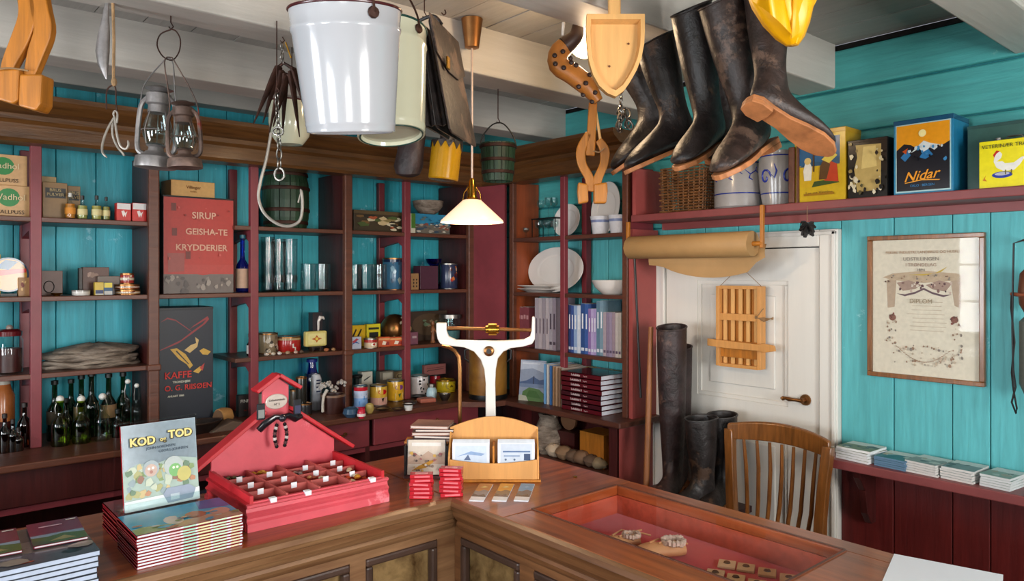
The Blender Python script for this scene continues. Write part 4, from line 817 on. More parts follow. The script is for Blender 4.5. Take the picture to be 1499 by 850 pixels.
l, w_, h = L(641, 664, 555, S4, 3.84, .0); can_goods('yellow_can', 'deep yellow can with a dark triangle print', 'can', l, w_/2, h, '#b8a01c', front=[('#8a7414', disc(.5, .55, .28, .34, 16)), ('#b8a01c', disc(.5, .55, .23, .28, 16)), ('#5c4c10', [(.38, .45), (.62, .45), (.5, .68)])], bands=[('#8a7a18', .86, 1), ('#8a7a18', .12, .18)], lidmat='brass')
l = Vector((Py(632, 0, 3.7).x, 3.7, S4)); t = thing('glass_jar', 'pale blue glass jar with metal lid between the cans', 'jar', l)
MB('#a8c4cc').lathe([(.028, 0), (.034, .02), (.03, .05), (.018, .07)], n=18).build('body', 'gloss', t, smooth=True); MB().lathe([(.022, .065), (.022, .085), (0, .088)], n=16).build('lid', 'steel', t, smooth=True)
o = MB('#a85c48').box(-.05, .05, -.035, .035, 0, .026).build('leather_purse', 'plain', None, (Py(624, 0, 3.6).x, 3.6, S4), (0, 0, R(-12)), bev=.008); tag(o, 'flat reddish tan leather purse on the worktop edge', 'purse')
dish('steel_bowl', 'small polished steel bowl at the worktop edge', Vector((Py(651, 0, 3.58).x, 3.58, S4)), .036, .04, 'steel')
# ---- corner drum
dx = Vector((2.975-.03, 3.64, CT)); dx = Py(714, 0, 3.55); t = thing('storage_drum', 'large old yellow-brown tin drum standing in the corner', 'drum', (2.815, 3.487, CT), R(-40))
MB().lathe([(.113, 0), (.115, .01), (.115, .33), (.111, .34), (.06, .345), (0, .345)], n=36).build('body', 'drum', t, smooth=True)
MB().lathe([(.117, .0), (.119, .012), (.117, .03)], n=36, close=None).build('bottom_hoop', 'black', t, smooth=True); MB().lathe([(.116, .325), (.119, .335), (.115, .346)], n=36, close=None).build('top_hoop', 'black', t, smooth=True)
for sx in (-1, 1): MB().tube([(.113*sx, -.02, .22), (.14*sx, -.02, .24), (.14*sx, -.02, .29), (.113*sx, -.02, .3)], .006, 8).build('ear_handle', 'black', t, smooth=True)
m = MB().tube([(0, -.117, .045), (.0, -.15, .045)], .009, 8); m.tube([(0, -.145, .05), (0, -.15, .09)], .006, 8); m.build('tap', 'black', t, smooth=True)
# ================================================================ SHORT SHELVING: crockery and books
Q1, Q2, Q3 = RL
def paneR(name, label, cat, *a, **k): return box_goods(name, label, cat, *a, rz=RZ, **k)
for i, (px, top) in enumerate([(758, 333), (770, 333)]):
    l, w_, h = Rr(px-5, px+5, top, Q1, 3.03, .0); wineglass(['tiny stemmed glass, left of two by the orange panel', 'tiny stemmed glass, right of two by the orange panel'][i], l, .02, h, 'tiny stemmed glasses')
for i, (px, x) in enumerate([(790, 3.08), (803, 3.04), (812, 3.1), (797, 3.12)]):
    l, w_, h = Rr(px-6, px+6, 322, Q1, x, .0); wineglass(['stemmed glass leftmost below the glass tray', 'stemmed glass in front below the glass tray', 'stemmed glass beside the red post below the tray', 'stemmed glass at the back below the tray'][i], l, .03, h*.98, 'stemmed glasses below the tray')
l, w_, h = Rr(783, 818, 321, Q1, 3.06, .0)
t = thing('glass_rack', 'dark small two-level tray rack holding stemmed glasses', 'rack', (3.08, l.y, Q1), RZ)
bx('tray', 'black', t, -w_/2, w_/2, -.05, .05, h+.002, h+.008)
for sx in (-1, 1):
    for sy in (-1, 1): bx('leg', 'black', t, sx*(w_/2-.004)-.002, sx*(w_/2-.004)+.002, sy*.046-.002, sy*.046+.002, 0, h+.002)
zt = Q1+h+.0085
for i, (px, x) in enumerate([(792, 3.05), (803, 3.05), (811, 3.09)]):
    l, _, h2 = Rr(px-6, px+6, 289+4*(i == 0), zt, x, .0); wineglass(['upright stemmed glass on the tray, left', 'upright stemmed glass on the tray, middle', 'upright stemmed glass on the tray, right'][i], l, .026, h2, 'stemmed glasses on the tray')
def upright_plate(label, py_, pz_, x, r, tilt=R(78), rr=None):
    t = dish('plate', label, Vector((x, py_, pz_+r*math.sin(tilt))), r, .02, 'porcelain', 'plate', deep=False, rot=(0, -tilt, 0)); return t
def uprt(label, px, top, zs, x, rx_=None, name='plate'):
    """plate leaning upright on a right-hand shelf"""
    y = Px(px, 0, x).y; zt = Px(px, top, x).z; r = (zt-zs)/2/math.sin(R(80)); t = thing(name, label, 'plate', (x, y, zs+r*math.sin(R(80))), rot=(0, R(-80), 0))
    MB().lathe([(0, 0), (r*.6, 0), (r*.68, .006), (r, .016), (r*.99, .019), (r*.66, .01), (r*.58, .005), (0, .005)], n=44, sy=(rx_/r if rx_ else 1)).build('plate_body', 'porcelain', t, smooth=True)
    MB().lathe([(r*.62, .0075), (r*.66, .0115), (r*.68, .0125)], n=44, close=None, sy=(rx_/r if rx_ else 1)).build('well_line', 'porcelain', t, smooth=True)
    return t
def rw(p1, p2, x): return (Px(p1, 0, x).y-Px(p2, 0, x).y)/2
uprt('large round white platter leaning behind the stacked plates', 815, 362, Q2, 3.11, rw(775, 855, 3.11)); uprt('grey white plate leaning behind the red post, upper shelf', 832, 299, Q1, 3.12, rw(813, 851, 3.12))
uprt('tall pale grey oval dish leaning behind the two cups', 889, 266, Q1, 3.12, rw(869, 910, 3.12))
for i, (p1, p2, z, lab) in enumerate([(756, 820, 0, 'wide white platter at the bottom of the plate stack'), (757, 818, .02, 'white platter resting on top of the plate stack')]):
    l, w_, _ = Rr(p1, p2, 400, Q2, 3.06, .0); dish('platter', lab, Vector((3.075, l.y+.0, Q2+z)), .095, .02, 'porcelain', 'plate', 'stacked white platters', deep=False).scale = (1, w_/2/.095, 1)
for i, (p1, p2, top) in enumerate([(857, 880, 316), (884, 906, 314)]):
    l, w_, h = Rr(p1, p2, top, Q1, 3.0, .0); l.x += w_/2; r = w_/2
    t = thing('cup', ['small white handleless cup, left of the pair', 'small white handleless cup, right of the pair'][i], 'cup', l, 0, 'white cups')
    MB('#d4d2d6').lathe([(r*.7, 0), (r*.75, .006), (r*.95, h*.9), (r, h), (r*.93, h), (r*.7, .01), (0, .008)], n=24).build('body', 'gloss', t, smooth=True)
    m = MB('#7a84a8'); m.lathe([(r*.9, h*.66), (r*.94, h*.8)], n=24, close=None); m.build('blue_band', 'gloss', t, smooth=True)
l, w_, h = Rr(860, 910, 410, Q2, 3.0, .0); l.x = 3.08
t = dish('serving_bowl', 'deep white serving bowl on the middle shelf near the end', l, w_/2, h)
def row_books(prefix, specs, zs, x, group, catname='book', namefn=None):
    for i, (p1, p2, top, col, dep, art_) in enumerate(specs):
        l, w_, h = Rr(p1, p2, top, zs, x+.0, dep)
        t = thing('booklet' if catname == 'booklet' else 'book', namefn(i), 'book', l, RZ, group)
        MB(col).box(-w_/2+.0002, w_/2-.0002, -dep/2, dep/2-.002, 0, h).build('cover', 'print', t)
        MB('#d8d6d0').box(-w_/2+.001, w_/2-.001, -dep/2+.002, dep/2, .002, h+.0008).build('page_block', 'matte', t)
        if art_:
            m = MB(); art(m, face(w_*.7, h, -dep/2, 0), art_); m.build('spine_print', 'print', t)
ORD = ['first', 'second', 'third', 'fourth', 'fifth', 'sixth', 'seventh', 'eighth', 'ninth', 'tenth', 'eleventh', 'twelfth']
sp = [(758+4*i, 762+4*i, 449+i % 2, '#7c3c44', .13, [('#b88a8c', rect(0, 1, .7, .8))]) for i in range(4)]
row_books('', sp, Q3, 3.02, 'red-spined magazines', namefn=lambda i: ORD[i]+' thin dark red magazine from the orange panel')
sp = [(783+5.2*i, 787.8+5.2*i, 436, ['#a89ca4', '#b4a8ac', '#9a9098', '#b8acb0', '#a8a0a8', '#988c98'][i], .16, [('#4c404c', rect(0, 1, .1, .16)), ('#4c404c', rect(.2, .8, .4, .7))] if i > 3 else [('#5c4c58', rect(.3, .7, .3, .6))]) for i in range(6)]
row_books('', sp, Q3, 3.0, 'pale grey magazines', namefn=lambda i: ORD[i]+' pale grey magazine from the left, left of the red post')
cs = [('#2c3c6c', 4, 446), ('#34508c', 4, 447), ('#8aa4c8', 5, 447), ('#c8d0dc', 5, 447), ('#2c4c84', 6, 444), ('#3c5c9c', 5, 445), ('#8a6ca4', 4, 452), ('#b0a0c8', 4, 452), ('#a490c0', 4, 452), ('#5c7c90', 5, 441), ('#7894a4', 5, 440)]
px = 832; sp = []
for c, w_, tp in cs: sp.append((px, px+w_, tp, c, .15, [('#d0d4dc', rect(0, 1, .06, .12)), ('#e4e4e8', rect(.25, .75, .5, .8))])); px += w_
row_books('', sp, Q3, 3.0, 'blue and lilac booklets', namefn=lambda i: ORD[i]+' booklet from the left in the blue and lilac row')
sp = [(px+4.4*i, px+4.2+4.4*i, 457+(i > 3), ['#a898a0', '#8a7c94', '#9a8ca4', '#a08c98', '#c8c0bc', '#b8b0a8'][i], .13, [('#5c4c64', rect(0, 1, .08, .14))]) for i in range(6)]
row_books('', sp, Q3, 3.0, 'slim mauve booklets', namefn=lambda i: ORD[i]+' slim mauve booklet from the left, near the end post')
# face-out book and leaning ones on the worktop
l, w_, h = Rr(753, 797, 527, CT, 2.93, .0)
t = thing('display_book', 'landscape picture book leaning face-out on the short shelving worktop', 'book', (2.93, Px(777, 0, 2.93).y, CT), rot=(R(-8), 0, R(-70)))
wb, hb = .165, h*1.0
MB('#c8ccd4').box(-wb/2, wb/2, 0, .012, 0, hb).build('page_block', 'matte', t)
m = MB(); art(m, lambda u, v, k=1: (wb*(u-.5), -.0004*k, hb*v), [('#8a94a8', rect(0, 1, 0, 1)), ('#b4bccc', [(0, .75), (.5, .8), (1, .7), (1, .95), (0, .98)]), ('#4a5c80', [(0, .45), (.3, .5), (.55, .6), (.8, .52), (1, .55), (1, .35), (0, .35)]), ('#6c7c98', rect(0, 1, .33, .42)), ('#4c6a3c', [(.1, 0), (1, 0), (1, .2), (.8, .3), (.4, .33), (.15, .22)]), ('#3a5c2c', [(.3, .1), (.9, .08), (.7, .25), (.4, .26)]), ('#a8a898', [(0, 0), (.4, 0), (.3, .12), (0, .14)]), ('#2c2c34', rect(.56, .59, .42, .62)), ('#d0d4dc', rect(.08, .8, .9, .93))]); m.build('cover', 'gloss', t)
for i in range(7):
    y = Px(801+4.3*i, 0, 2.95).y; t = thing('leaning_book', ORD[i]+' thin picture book from the left, leaning behind the face-out one', 'book', (2.97, y, CT), rot=(0, R(0), RZ), group='leaning picture books')
    hh = h*(.96-.01*i)
    MB(['#6ca0d0', '#c8c4c0', '#3c6ca8', '#a07c5c', '#b49478', '#8a6c58', '#9c8c80'][i]).box(-.007, .007, -.04, .15, 0, hh).build('cover', 'print', t); MB('#dcd8d0').box(-.0055, .0055, -.038, .151, .002, hh+.001).build('page_block', 'matte', t)
# stack of dark red books
l, w_, h = Rr(818, 884, 547, CT, 2.88, .0); n = 8; th = h/n; fy0, fy1 = Px(819, 0, 2.88).y, Px(877, 0, 2.88).y
for i in range(n):
    t = thing('hardback_book', 'dark red hardback with pale lettering, '+(ORD[n-1-i]+' from the top of the tall stack' if i < n-1 else 'topmost of the tall stack'), 'book', (2.885+.12, (fy0+fy1)/2+rnd.uniform(-.004, .004), CT+th*i), RZ, 'stacked dark red hardbacks')
    wb = fy0-fy1; 
    MB('#54121c' if i not in (1, 3) else '#3c141c').box(-wb/2, wb/2, -.11, -.107, .0005, th-.0005).box(-wb/2, wb/2, -.11, .11, .0005, .003).box(-wb/2, wb/2, -.11, .11, th-.003, th-.0005).build('cover', 'gloss', t)
    MB('#dce0ea').box(-wb/2, wb/2-.003, -.107, .105, .003, th-.003).build('page_block', 'matte', t)
    if i not in (): text(t, 'Lokalbilde %s' % ('' if i % 2 else 'II'), th*.62, (-.035, -.1105, th*.5), FR, '#d8c8c8', 'matte'); text(t, 'Tapt liv', th*.36, (.035, -.1105, th*.45), FR, '#c8a8a8', 'matte')
# row of yellow-blue journals behind/above the stack
for i in range(12):
    y = Px(836+5.8*i, 0, 3.13).y-.0; hh = Px(836+5.8*i, 533+.9*i, 3.13).z-CT
    t = thing('journal', ORD[i]+' thin journal from the left, standing behind the red hardback stack', 'book', (3.145, y, CT), RZ, 'journals behind the hardback stack')
    c = ['#3c6cb0', '#5c90c8', '#c8901c', '#d8a020', '#c88c18', '#d49c24', '#a898c0', '#b0a0c8', '#a494bc', '#d8a830', '#c89420', '#d8a428'][i]
    MB(c).box(-.0085, .0085, -.03, .0285, 0, hh).build('cover', 'print', t); MB('#d8d0b0').box(-.007, .007, -.028, .0295, .001, hh+.001).build('page_block', 'matte', t)
# things under the worktop of the short shelving
US = .55
o = MB('#8a7a6a').lathe([(.07, 0), (.1, .03), (.1, .1), (.07, .16), (.05, .2), (.06, .22), (0, .22)], n=18).jitter(.008, 3).build('sack', 'skin', None, (Px(803, 0, 3.0).x, Px(803, 0, 3.0).y, US), smooth=True); tag(o, 'pale linen sack in the dark opening under the short shelving', 'sack')
o = bx('wood_box', 'oldpine', None, 2.95, 3.1, Px(893, 0, 3).y, Px(858, 0, 3).y, US, US+.18); tag(o, 'plain wooden box under the short shelving, near the end panel', 'box')
for i, (px, c, r) in enumerate([(812, '#c8b49c', .05), (826, '#8a6c50', .05), (840, '#6a5240', .045), (853, '#7a5c44', .05), (866, '#5c4636', .045), (878, '#8a7a60', .04)]):
    p = Px(px, 0, 2.94); o = MB(c).ball((0, 0, r*.75), r, 12, sz=(1, 1.2, .75)).jitter(.004, i).build('wooden_float', 'matte', None, (p.x, p.y, US+.001), smooth=True); tag(o, ORD[i]+' rounded float from the left in the opening under the short shelving', 'float', 'floats under the shelving')
o = MB('#7a5234').lathe([(.03, -.01), (.06, -.008), (.06, .008), (.03, .01)], (0, 0, .06), 20, axis='x').build('wooden_ring', 'matte', None, (3.05, Px(833, 0, 3.05).y, US+.14), smooth=True); tag(o, 'light wooden ring propped above the floats', 'ring')
o = bx('crate', 'darkred', None, 3.0, 3.12, Px(850, 0, 3.05).y, Px(815, 0, 3.05).y, US, US+.139); tag(o, 'dark crate behind the floats under the short shelving', 'crate')

# ================================================================ TINS AND JARS ON THE HIGH SHELF
HS = 1.9
def T(p1, p2, top, x=2.97): return Rr(p1, p2, top, HS, x, .0)
# basket
l, w_, h = T(963, 1026, 243); l.x = 3.07
t = thing('wicker_basket', 'square brown wicker basket at the left end of the high shelf', 'basket', l, RZ)
hw = w_/2; nst = 9
for s, sy in ((-1, 0), (0, -1), (1, 0), (0, 1)):
    pass
m = MB()
for k in range(16):
    z = .008+k*(h-.012)/15; ph = 1 if k % 2 else -1; pts = []
    N_ = 32
    for a in range(N_):
        q = 4*a/N_; e = int(q); f_ = q-e; c_ = [(-1+2*f_, -1), (1, -1+2*f_), (1-2*f_, 1), (-1, 1-2*f_)][e]
        off = .003*ph*(1 if a % 2 else -1); sc = (hw*(.93+.07*k/15)); pts.append(Vector((c_[0]*(sc+off*(abs(c_[0]) > .99)), c_[1]*(.085+off*(abs(c_[1]) > .99)), z)))
    m.tube(pts, .0048, 5, closed=True)
m.build('woven_strands', 'wicker', t, smooth=True)['kind'] = 'stuff'
for a in range(32):
    q = 4*(a+.5)/32; e = int(q); f_ = q-e; c_ = [(-1+2*f_, -1), (1, -1+2*f_), (1-2*f_, 1), (-1, 1-2*f_)][e]
    MB().tube([(c_[0]*hw*.93, c_[1]*.084, 0), (c_[0]*hw, c_[1]*.085, h)], .003, 5).build('stake', 'wicker', t, smooth=True)
bx('basket_bottom', 'wicker', t, -hw*.9, hw*.9, -.08, .08, .0, .008)
def crock(label, px1, px2, top, shape, sd):
    l, w_, h = T(px1, px2, top); r = w_/2*.94; l.x = 3.08
    t = thing('stoneware_crock', label, 'crock', l, R(-60))
    pr = {'jar': [(.9, 0), (1, .05), (1, .78), (.93, .9), (.9, 1)], 'pot': [(.78, 0), (.8, .06), (.93, .35), (1, .65), (.97, .85), (.9, .92), (.95, 1)]}[shape]
    MB().lathe([(a*r, b*h) for a, b in pr]+[(pr[-1][0]*r*.92, h), (r*.8, h*.5), (0, h*.48)], n=36, close=True).build('body', 'stone', t, smooth=True)
    def rad(v):
        for (a, b), (c, d) in zip(pr[:-1], pr[1:]):
            if b <= v <= d: return (a+(c-a)*(v-b)/(d-b))*r
        return r
    m = MB('#1c2c7c')
    for v in (.22, .9) if shape == 'pot' else (.3, .95): m.lathe([(rad(v)+.001, h*v), (rad(v+.025)+.001, h*(v+.025))], n=36, close=None)
    m.build('blue_line', 'gloss', t, smooth=True)
    m = MB('#20308c')
    def stroke(pts, wd): m.tube([(math.sin(a)*(rad(v)+.0005), -math.cos(a)*(rad(v)+.0005), v*h) for a, v in pts], [wd*.4]+[wd]*(len(pts)-2)+[wd*.4], 6)
    for a0 in ((-.7, .5) if shape == 'pot' else (-1, -.2, .6)):
        sgn = 1
        if shape == 'pot':
            stroke([(a0+.32*math.cos(q)*(1-q/9), .52+.16*math.sin(q)*(1-q/9)) for q in [i*.55 for i in range(13)]], .0045); stroke([(a0+.5, .75), (a0+.62, .62), (a0+.5, .5), (a0+.35, .56)], .004)
        else:
            stroke([(a0-.35, .8), (a0-.1, .7), (a0+.15, .78), (a0+.38, .7)], .003); stroke([(a0-.1, .7), (a0-.15, .62), (a0, .58)], .004); stroke([(a0+.15, .78), (a0+.25, .86)], .004)
    m.build('cobalt_decoration', 'gloss', t, smooth=True)
crock('grey stoneware crock with thin blue sprigs behind the hanging boots', 1030, 1096, 235, 'jar', 1)
crock('grey stoneware pot with bold blue scrolls left of the divider', 1093, 1148, 219, 'pot', 2)
def tinR(name, label, p1, p2, top, d, col, side, x=2.975, **k):
    l, w_, h = T(p1, p2, top, x); l.x = x+d/2
    return box_goods(name, label, 'tin', l, w_, d, h, col, rz=RZ, side=side, mat='gloss', bev=.003, **k), w_, h
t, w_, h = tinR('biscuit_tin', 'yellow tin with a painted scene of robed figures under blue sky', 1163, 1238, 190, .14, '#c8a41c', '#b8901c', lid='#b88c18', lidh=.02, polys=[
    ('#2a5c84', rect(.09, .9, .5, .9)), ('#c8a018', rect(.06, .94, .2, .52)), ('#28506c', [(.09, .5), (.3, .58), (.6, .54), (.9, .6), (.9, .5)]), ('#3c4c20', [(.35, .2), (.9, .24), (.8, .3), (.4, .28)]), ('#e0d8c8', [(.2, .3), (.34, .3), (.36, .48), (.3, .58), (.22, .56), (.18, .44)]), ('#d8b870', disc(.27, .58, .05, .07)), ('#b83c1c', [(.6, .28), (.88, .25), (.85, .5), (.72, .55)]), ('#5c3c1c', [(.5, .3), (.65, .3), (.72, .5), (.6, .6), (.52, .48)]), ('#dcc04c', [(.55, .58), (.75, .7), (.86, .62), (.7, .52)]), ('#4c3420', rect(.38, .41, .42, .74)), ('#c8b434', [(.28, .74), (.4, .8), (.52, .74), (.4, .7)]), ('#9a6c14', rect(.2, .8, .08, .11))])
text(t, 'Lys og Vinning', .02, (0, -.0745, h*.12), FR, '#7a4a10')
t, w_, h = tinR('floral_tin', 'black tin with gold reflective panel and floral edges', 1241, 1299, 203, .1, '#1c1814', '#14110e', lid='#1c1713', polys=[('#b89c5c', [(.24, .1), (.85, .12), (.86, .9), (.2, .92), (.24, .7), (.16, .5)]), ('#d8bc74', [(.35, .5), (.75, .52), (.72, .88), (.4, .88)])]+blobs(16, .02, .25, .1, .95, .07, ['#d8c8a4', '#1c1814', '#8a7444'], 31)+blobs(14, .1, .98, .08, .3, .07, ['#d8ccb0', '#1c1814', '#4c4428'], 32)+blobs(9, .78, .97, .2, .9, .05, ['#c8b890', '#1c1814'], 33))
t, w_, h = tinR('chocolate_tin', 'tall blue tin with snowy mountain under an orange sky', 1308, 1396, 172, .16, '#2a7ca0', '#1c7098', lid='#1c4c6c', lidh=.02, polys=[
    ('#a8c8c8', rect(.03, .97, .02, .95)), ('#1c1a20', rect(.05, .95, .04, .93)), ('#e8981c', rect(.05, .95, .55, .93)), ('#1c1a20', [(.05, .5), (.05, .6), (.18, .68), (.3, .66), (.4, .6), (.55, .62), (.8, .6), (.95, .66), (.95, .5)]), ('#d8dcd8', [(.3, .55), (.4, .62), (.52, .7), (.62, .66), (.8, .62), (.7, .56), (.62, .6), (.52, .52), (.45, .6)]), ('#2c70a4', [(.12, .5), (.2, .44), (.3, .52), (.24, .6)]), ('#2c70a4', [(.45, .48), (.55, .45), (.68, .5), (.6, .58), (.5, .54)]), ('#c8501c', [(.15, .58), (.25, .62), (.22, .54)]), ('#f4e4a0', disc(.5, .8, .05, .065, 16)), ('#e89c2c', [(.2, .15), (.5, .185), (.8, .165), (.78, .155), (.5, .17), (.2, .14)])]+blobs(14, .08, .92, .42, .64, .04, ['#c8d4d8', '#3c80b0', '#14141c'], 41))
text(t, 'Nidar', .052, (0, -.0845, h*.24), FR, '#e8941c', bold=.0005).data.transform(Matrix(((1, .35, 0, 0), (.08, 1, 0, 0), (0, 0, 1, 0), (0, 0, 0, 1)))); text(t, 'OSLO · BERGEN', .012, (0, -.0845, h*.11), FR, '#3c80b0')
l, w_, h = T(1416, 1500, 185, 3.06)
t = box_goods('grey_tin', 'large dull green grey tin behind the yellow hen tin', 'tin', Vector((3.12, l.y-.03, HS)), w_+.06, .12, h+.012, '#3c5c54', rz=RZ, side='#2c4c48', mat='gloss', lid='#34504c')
o = bx('wood_strip', 'oldpine', None, 3.12, 3.14, Px(1417, 0, 3.12).y, Px(1410, 0, 3.12).y, HS, HS+.14); tag(o, 'narrow tan wooden strip standing between the blue and grey tins', 'wood strip')
l, w_, h = T(1433, 1521, 203, 2.97)
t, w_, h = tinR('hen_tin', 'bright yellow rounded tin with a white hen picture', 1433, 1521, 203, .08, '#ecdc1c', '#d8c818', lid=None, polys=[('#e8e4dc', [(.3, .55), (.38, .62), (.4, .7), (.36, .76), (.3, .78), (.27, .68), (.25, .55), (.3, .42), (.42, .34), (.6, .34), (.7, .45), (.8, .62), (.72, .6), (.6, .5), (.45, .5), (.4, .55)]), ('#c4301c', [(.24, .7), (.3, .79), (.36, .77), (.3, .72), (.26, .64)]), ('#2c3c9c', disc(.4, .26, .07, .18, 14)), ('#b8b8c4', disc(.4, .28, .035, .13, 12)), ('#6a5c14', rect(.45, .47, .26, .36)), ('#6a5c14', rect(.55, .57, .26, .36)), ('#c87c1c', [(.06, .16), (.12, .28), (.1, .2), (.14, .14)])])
text(t, 'VETERINÆR TRAN', .018, (-.005, -.0445, h*.87), FR, '#3c3c10'); MB().lathe([(.012, h), (.012, h+.012), (0, h+.014)], (-.04, 0, 0), 12).build('cap', 'steel', t, smooth=True)
MB().tube([(-.02, 0, h), (-.01, 0, h+.015), (.03, 0, h+.015), (.04, 0, h)], .003, 6).build('wire_handle', 'steel', t, smooth=True)

# ---- paper roll below the shelf
p0, p1 = Px(933, 360, 2.99), Px(1112, 357, 2.99)
t = thing('paper_roll', 'roll of brown wrapping paper on a wooden holder over the door', 'paper roll', (2.99, p1.y, p1.z))
Ly = p0.y-p1.y; r = .058
m = MB(); m.lathe([(.012, 0), (r-.002, 0), (r, .004), (r, Ly-.004), (r-.003, Ly), (.012, Ly)], n=32, axis='y'); m.build('rolled_paper', 'paperroll', t, smooth=True)
m = MB(); n = 14
def sheet(v): # hanging loose end sags
    return [(-.055-.004*v, -.05*v) for _ in (0,)]
vs = []; fs = []
for i in range(n+1):
    for j in range(7):
        u = i/n; v = j/6; sag = .09+.05*math.sin(PI*min(1, u*1.15))**.7-.03*(u < .12)
        yv = -.035+(Ly-.06)*u; vs.append((.052-.015*math.sin(v*2.4)+.01*math.sin(u*5), yv, -.0-sag*v-.012*math.sin(u*PI)*v))
for i in range(n):
    for j in range(6): a = i*7+j; fs.append((a, a+1, a+8, a+7))
k = len(vs); vs2 = [(x+.0012, y, z) for x, y, z in vs]
m = MB().add(vs+vs2, fs+[tuple(q+k for q in f)[::-1] for f in fs]); m.build('loose_sheet', 'paperroll', t, smooth=True)
m = MB().tube([(0, -.05, 0), (0, Ly+.04, 0)], .011, 10); m.build('spindle', 'oldpine', t, smooth=True)
for yv, nm_ in ((-.045, 'hanger'), (Ly+.015, 'hanger')):
    m = MB().box(-.009, .009, yv-.008, yv+.008, -.02, 1.9-p1.z+.0 if yv < 0 else 1.865-p1.z); m.tf(Matrix.Translation((-.0, 0, 0))); m.build('hanger', 'oldpine', t, bev=.003)
t.location.x = 2.935+.0
# dried bunch
p = Px(1182, 300, 2.93); t = thing('dried_bunch', 'small bunch of dark dried seaweed hanging from the high shelf edge', 'dried bunch', (2.93, p.y, 1.86))
MB().tube([(0, 0, .02), (0, .002, -.02), (0, 0, -.045)], .0012, 5).build('twine', 'rope', t)
m = MB('#1c1512'); rn = random.Random(8)
for i in range(34):
    a, b = rn.uniform(0, 6.28), rn.uniform(-1.3, .9); q = Vector((math.cos(a)*math.cos(b), math.sin(a)*math.cos(b), math.sin(b)))*rn.uniform(.028, .05)
    m.tube([(0, 0, -.06), Vector((0, 0, -.062))+q*.6, Vector((0, 0, -.068))+q], [.003, .005, .002], 5, flat=2.2)
m.build('dried_fronds', 'matte', t, smooth=True)
# ---- wooden press hanging on the door
p = Px(1083, 478, 3.14); t = thing('slatted_rack', 'small pine slatted frame hanging by string on the door', 'slatted frame', (3.155, p.y, p.z), RZ)
W2, H2 = (Px(1052, 0, 3.15).y-Px(1112, 0, 3.15).y)/2, .195
for sx in (-1, 1): bx('side_rail', 'pine', t, sx*W2-.009 if sx < 0 else W2-.009, sx*W2+.009 if sx < 0 else W2+.009, -.035, .012, -H2, H2, bev=.002)
for z in (-H2+.006, H2-.006): bx('end_rail', 'pine', t, -W2+.009, W2-.009, -.03, .012, z-.008, z+.008)
for k in range(5):
    x = -W2+.028+k*(2*W2-.056)/4; bx('slat', 'pinelight', t, x-.009, x+.009, -.012, -.004, -H2+.014, H2-.014)
bx('back', 'oldpine', t, -W2+.009, W2-.009, .004, .01, -H2+.014, H2-.014)
bx('cross_bar', 'pine', t, -W2+.01, W2+.005, -.03, -.014, .03, .062); bx('cross_bar', 'oldpine', t, -W2+.01, W2-.01, -.02, -.012, -.15, -.07)
m = MB().prism([(-W2-.05, -.065), (W2+.01, -.075), (W2+.02, -.068), (W2+.085, -.075), (W2+.09, -.1), (W2+.03, -.112), (W2+.01, -.105), (-.06, -.105), (-W2-.05, -.1)], .012, f=lambda u, v, w_: (u, -.048+w_, v)); m.build('handled_paddle', 'pine', t, bev=.002)
m = MB(); 
for k in range(4): m.tube([(W2-.02, -.034, .045+.004*k), (W2+.03, -.04, .05-.006*k), (W2+.075, -.036, .045+.003*k)], .0022, 5)
m.tube([(W2-.01, -.036, .05), (W2+.02, -.04, .085), (W2+.028, -.04, .092)], .002, 5); m.build('wrapped_string', 'rope', t, smooth=True)
m = MB().tube([(-W2, -.01, H2), (0, -.012, H2+.095), (W2, -.01, H2)], .0016, 5); m.tube([(0, -.02, H2+.095), (.012, -.014, H2+.105), (0, 0, H2+.1)], .003, 6); m.build('hanging_string', 'rope', t, smooth=True)

# ---- diploma
P0, P1 = Px(1270, 447, 3.18), Px(1442, 453, 3.18); Wd = P0.y-P1.y; zt, zb = Px(1270, 346, 3.18).z, Px(1270, 549, 3.18).z
t = thing('framed_diploma', 'framed old exhibition diploma behind glass on the turquoise wall', 'diploma', (3.185, (P0.y+P1.y)/2, (zt+zb)/2), RZ)
Hd = zt-zb; fwd = .019
for a in ((-Wd/2, Wd/2, Hd/2-fwd, Hd/2), (-Wd/2, Wd/2, -Hd/2, -Hd/2+fwd), (-Wd/2, -Wd/2+fwd, -Hd/2+fwd, Hd/2-fwd), (Wd/2-fwd, Wd/2, -Hd/2+fwd, Hd/2-fwd)): bx('frame_bar', 'chair', t, a[0], a[1], -.012, .012, a[2], a[3], bev=.003)
wi, hi = Wd-2*fwd, Hd-2*fwd
fm = lambda u, v, k=1: (wi*(u-.5), .002-.0002*k, hi*(v-.5))
br, gr, tn = '#9c7c68', '#8c8078', '#c4b09c'
pol = [('#dfd3c2', rect(0, 1, 0, 1)), ('#b8a08c', [(.14, .7), (.24, .72), (.22, .5), (.15, .49)]), ('#b8a08c', [(.84, .7), (.74, .72), (.78, .52), (.84, .5)]), ('#c0a890', [(.1, .72), (.2, .75), (.5, .77), (.8, .75), (.9, .72), (.8, .7), (.5, .68), (.2, .7)]),
       ('#a88c80', [(.24, .68), (.36, .7), (.48, .665), (.42, .635), (.3, .62)]), ('#a88c80', [(.76, .68), (.64, .7), (.52, .665), (.58, .635), (.7, .62)]), ('#6c545c', [(.24, .6), (.32, .58), (.42, .6), (.5, .63), (.58, .6), (.68, .58), (.76, .6), (.68, .595), (.58, .615), (.5, .645), (.42, .615), (.32, .595)]),
       ('#8a5c50', disc(.2, .42, .025, .035)), ('#8a5c50', disc(.78, .42, .025, .035)), ('#c8a84c', [(.35, .74), (.6, .75), (.72, .8), (.66, .76), (.5, .735)])]
rn = random.Random(5)
for i in range(8): z = .54-.03*i; pol.append((tn, rect(.34+rn.uniform(0, .06), .72-rn.uniform(0, .06), z, z+.004)))
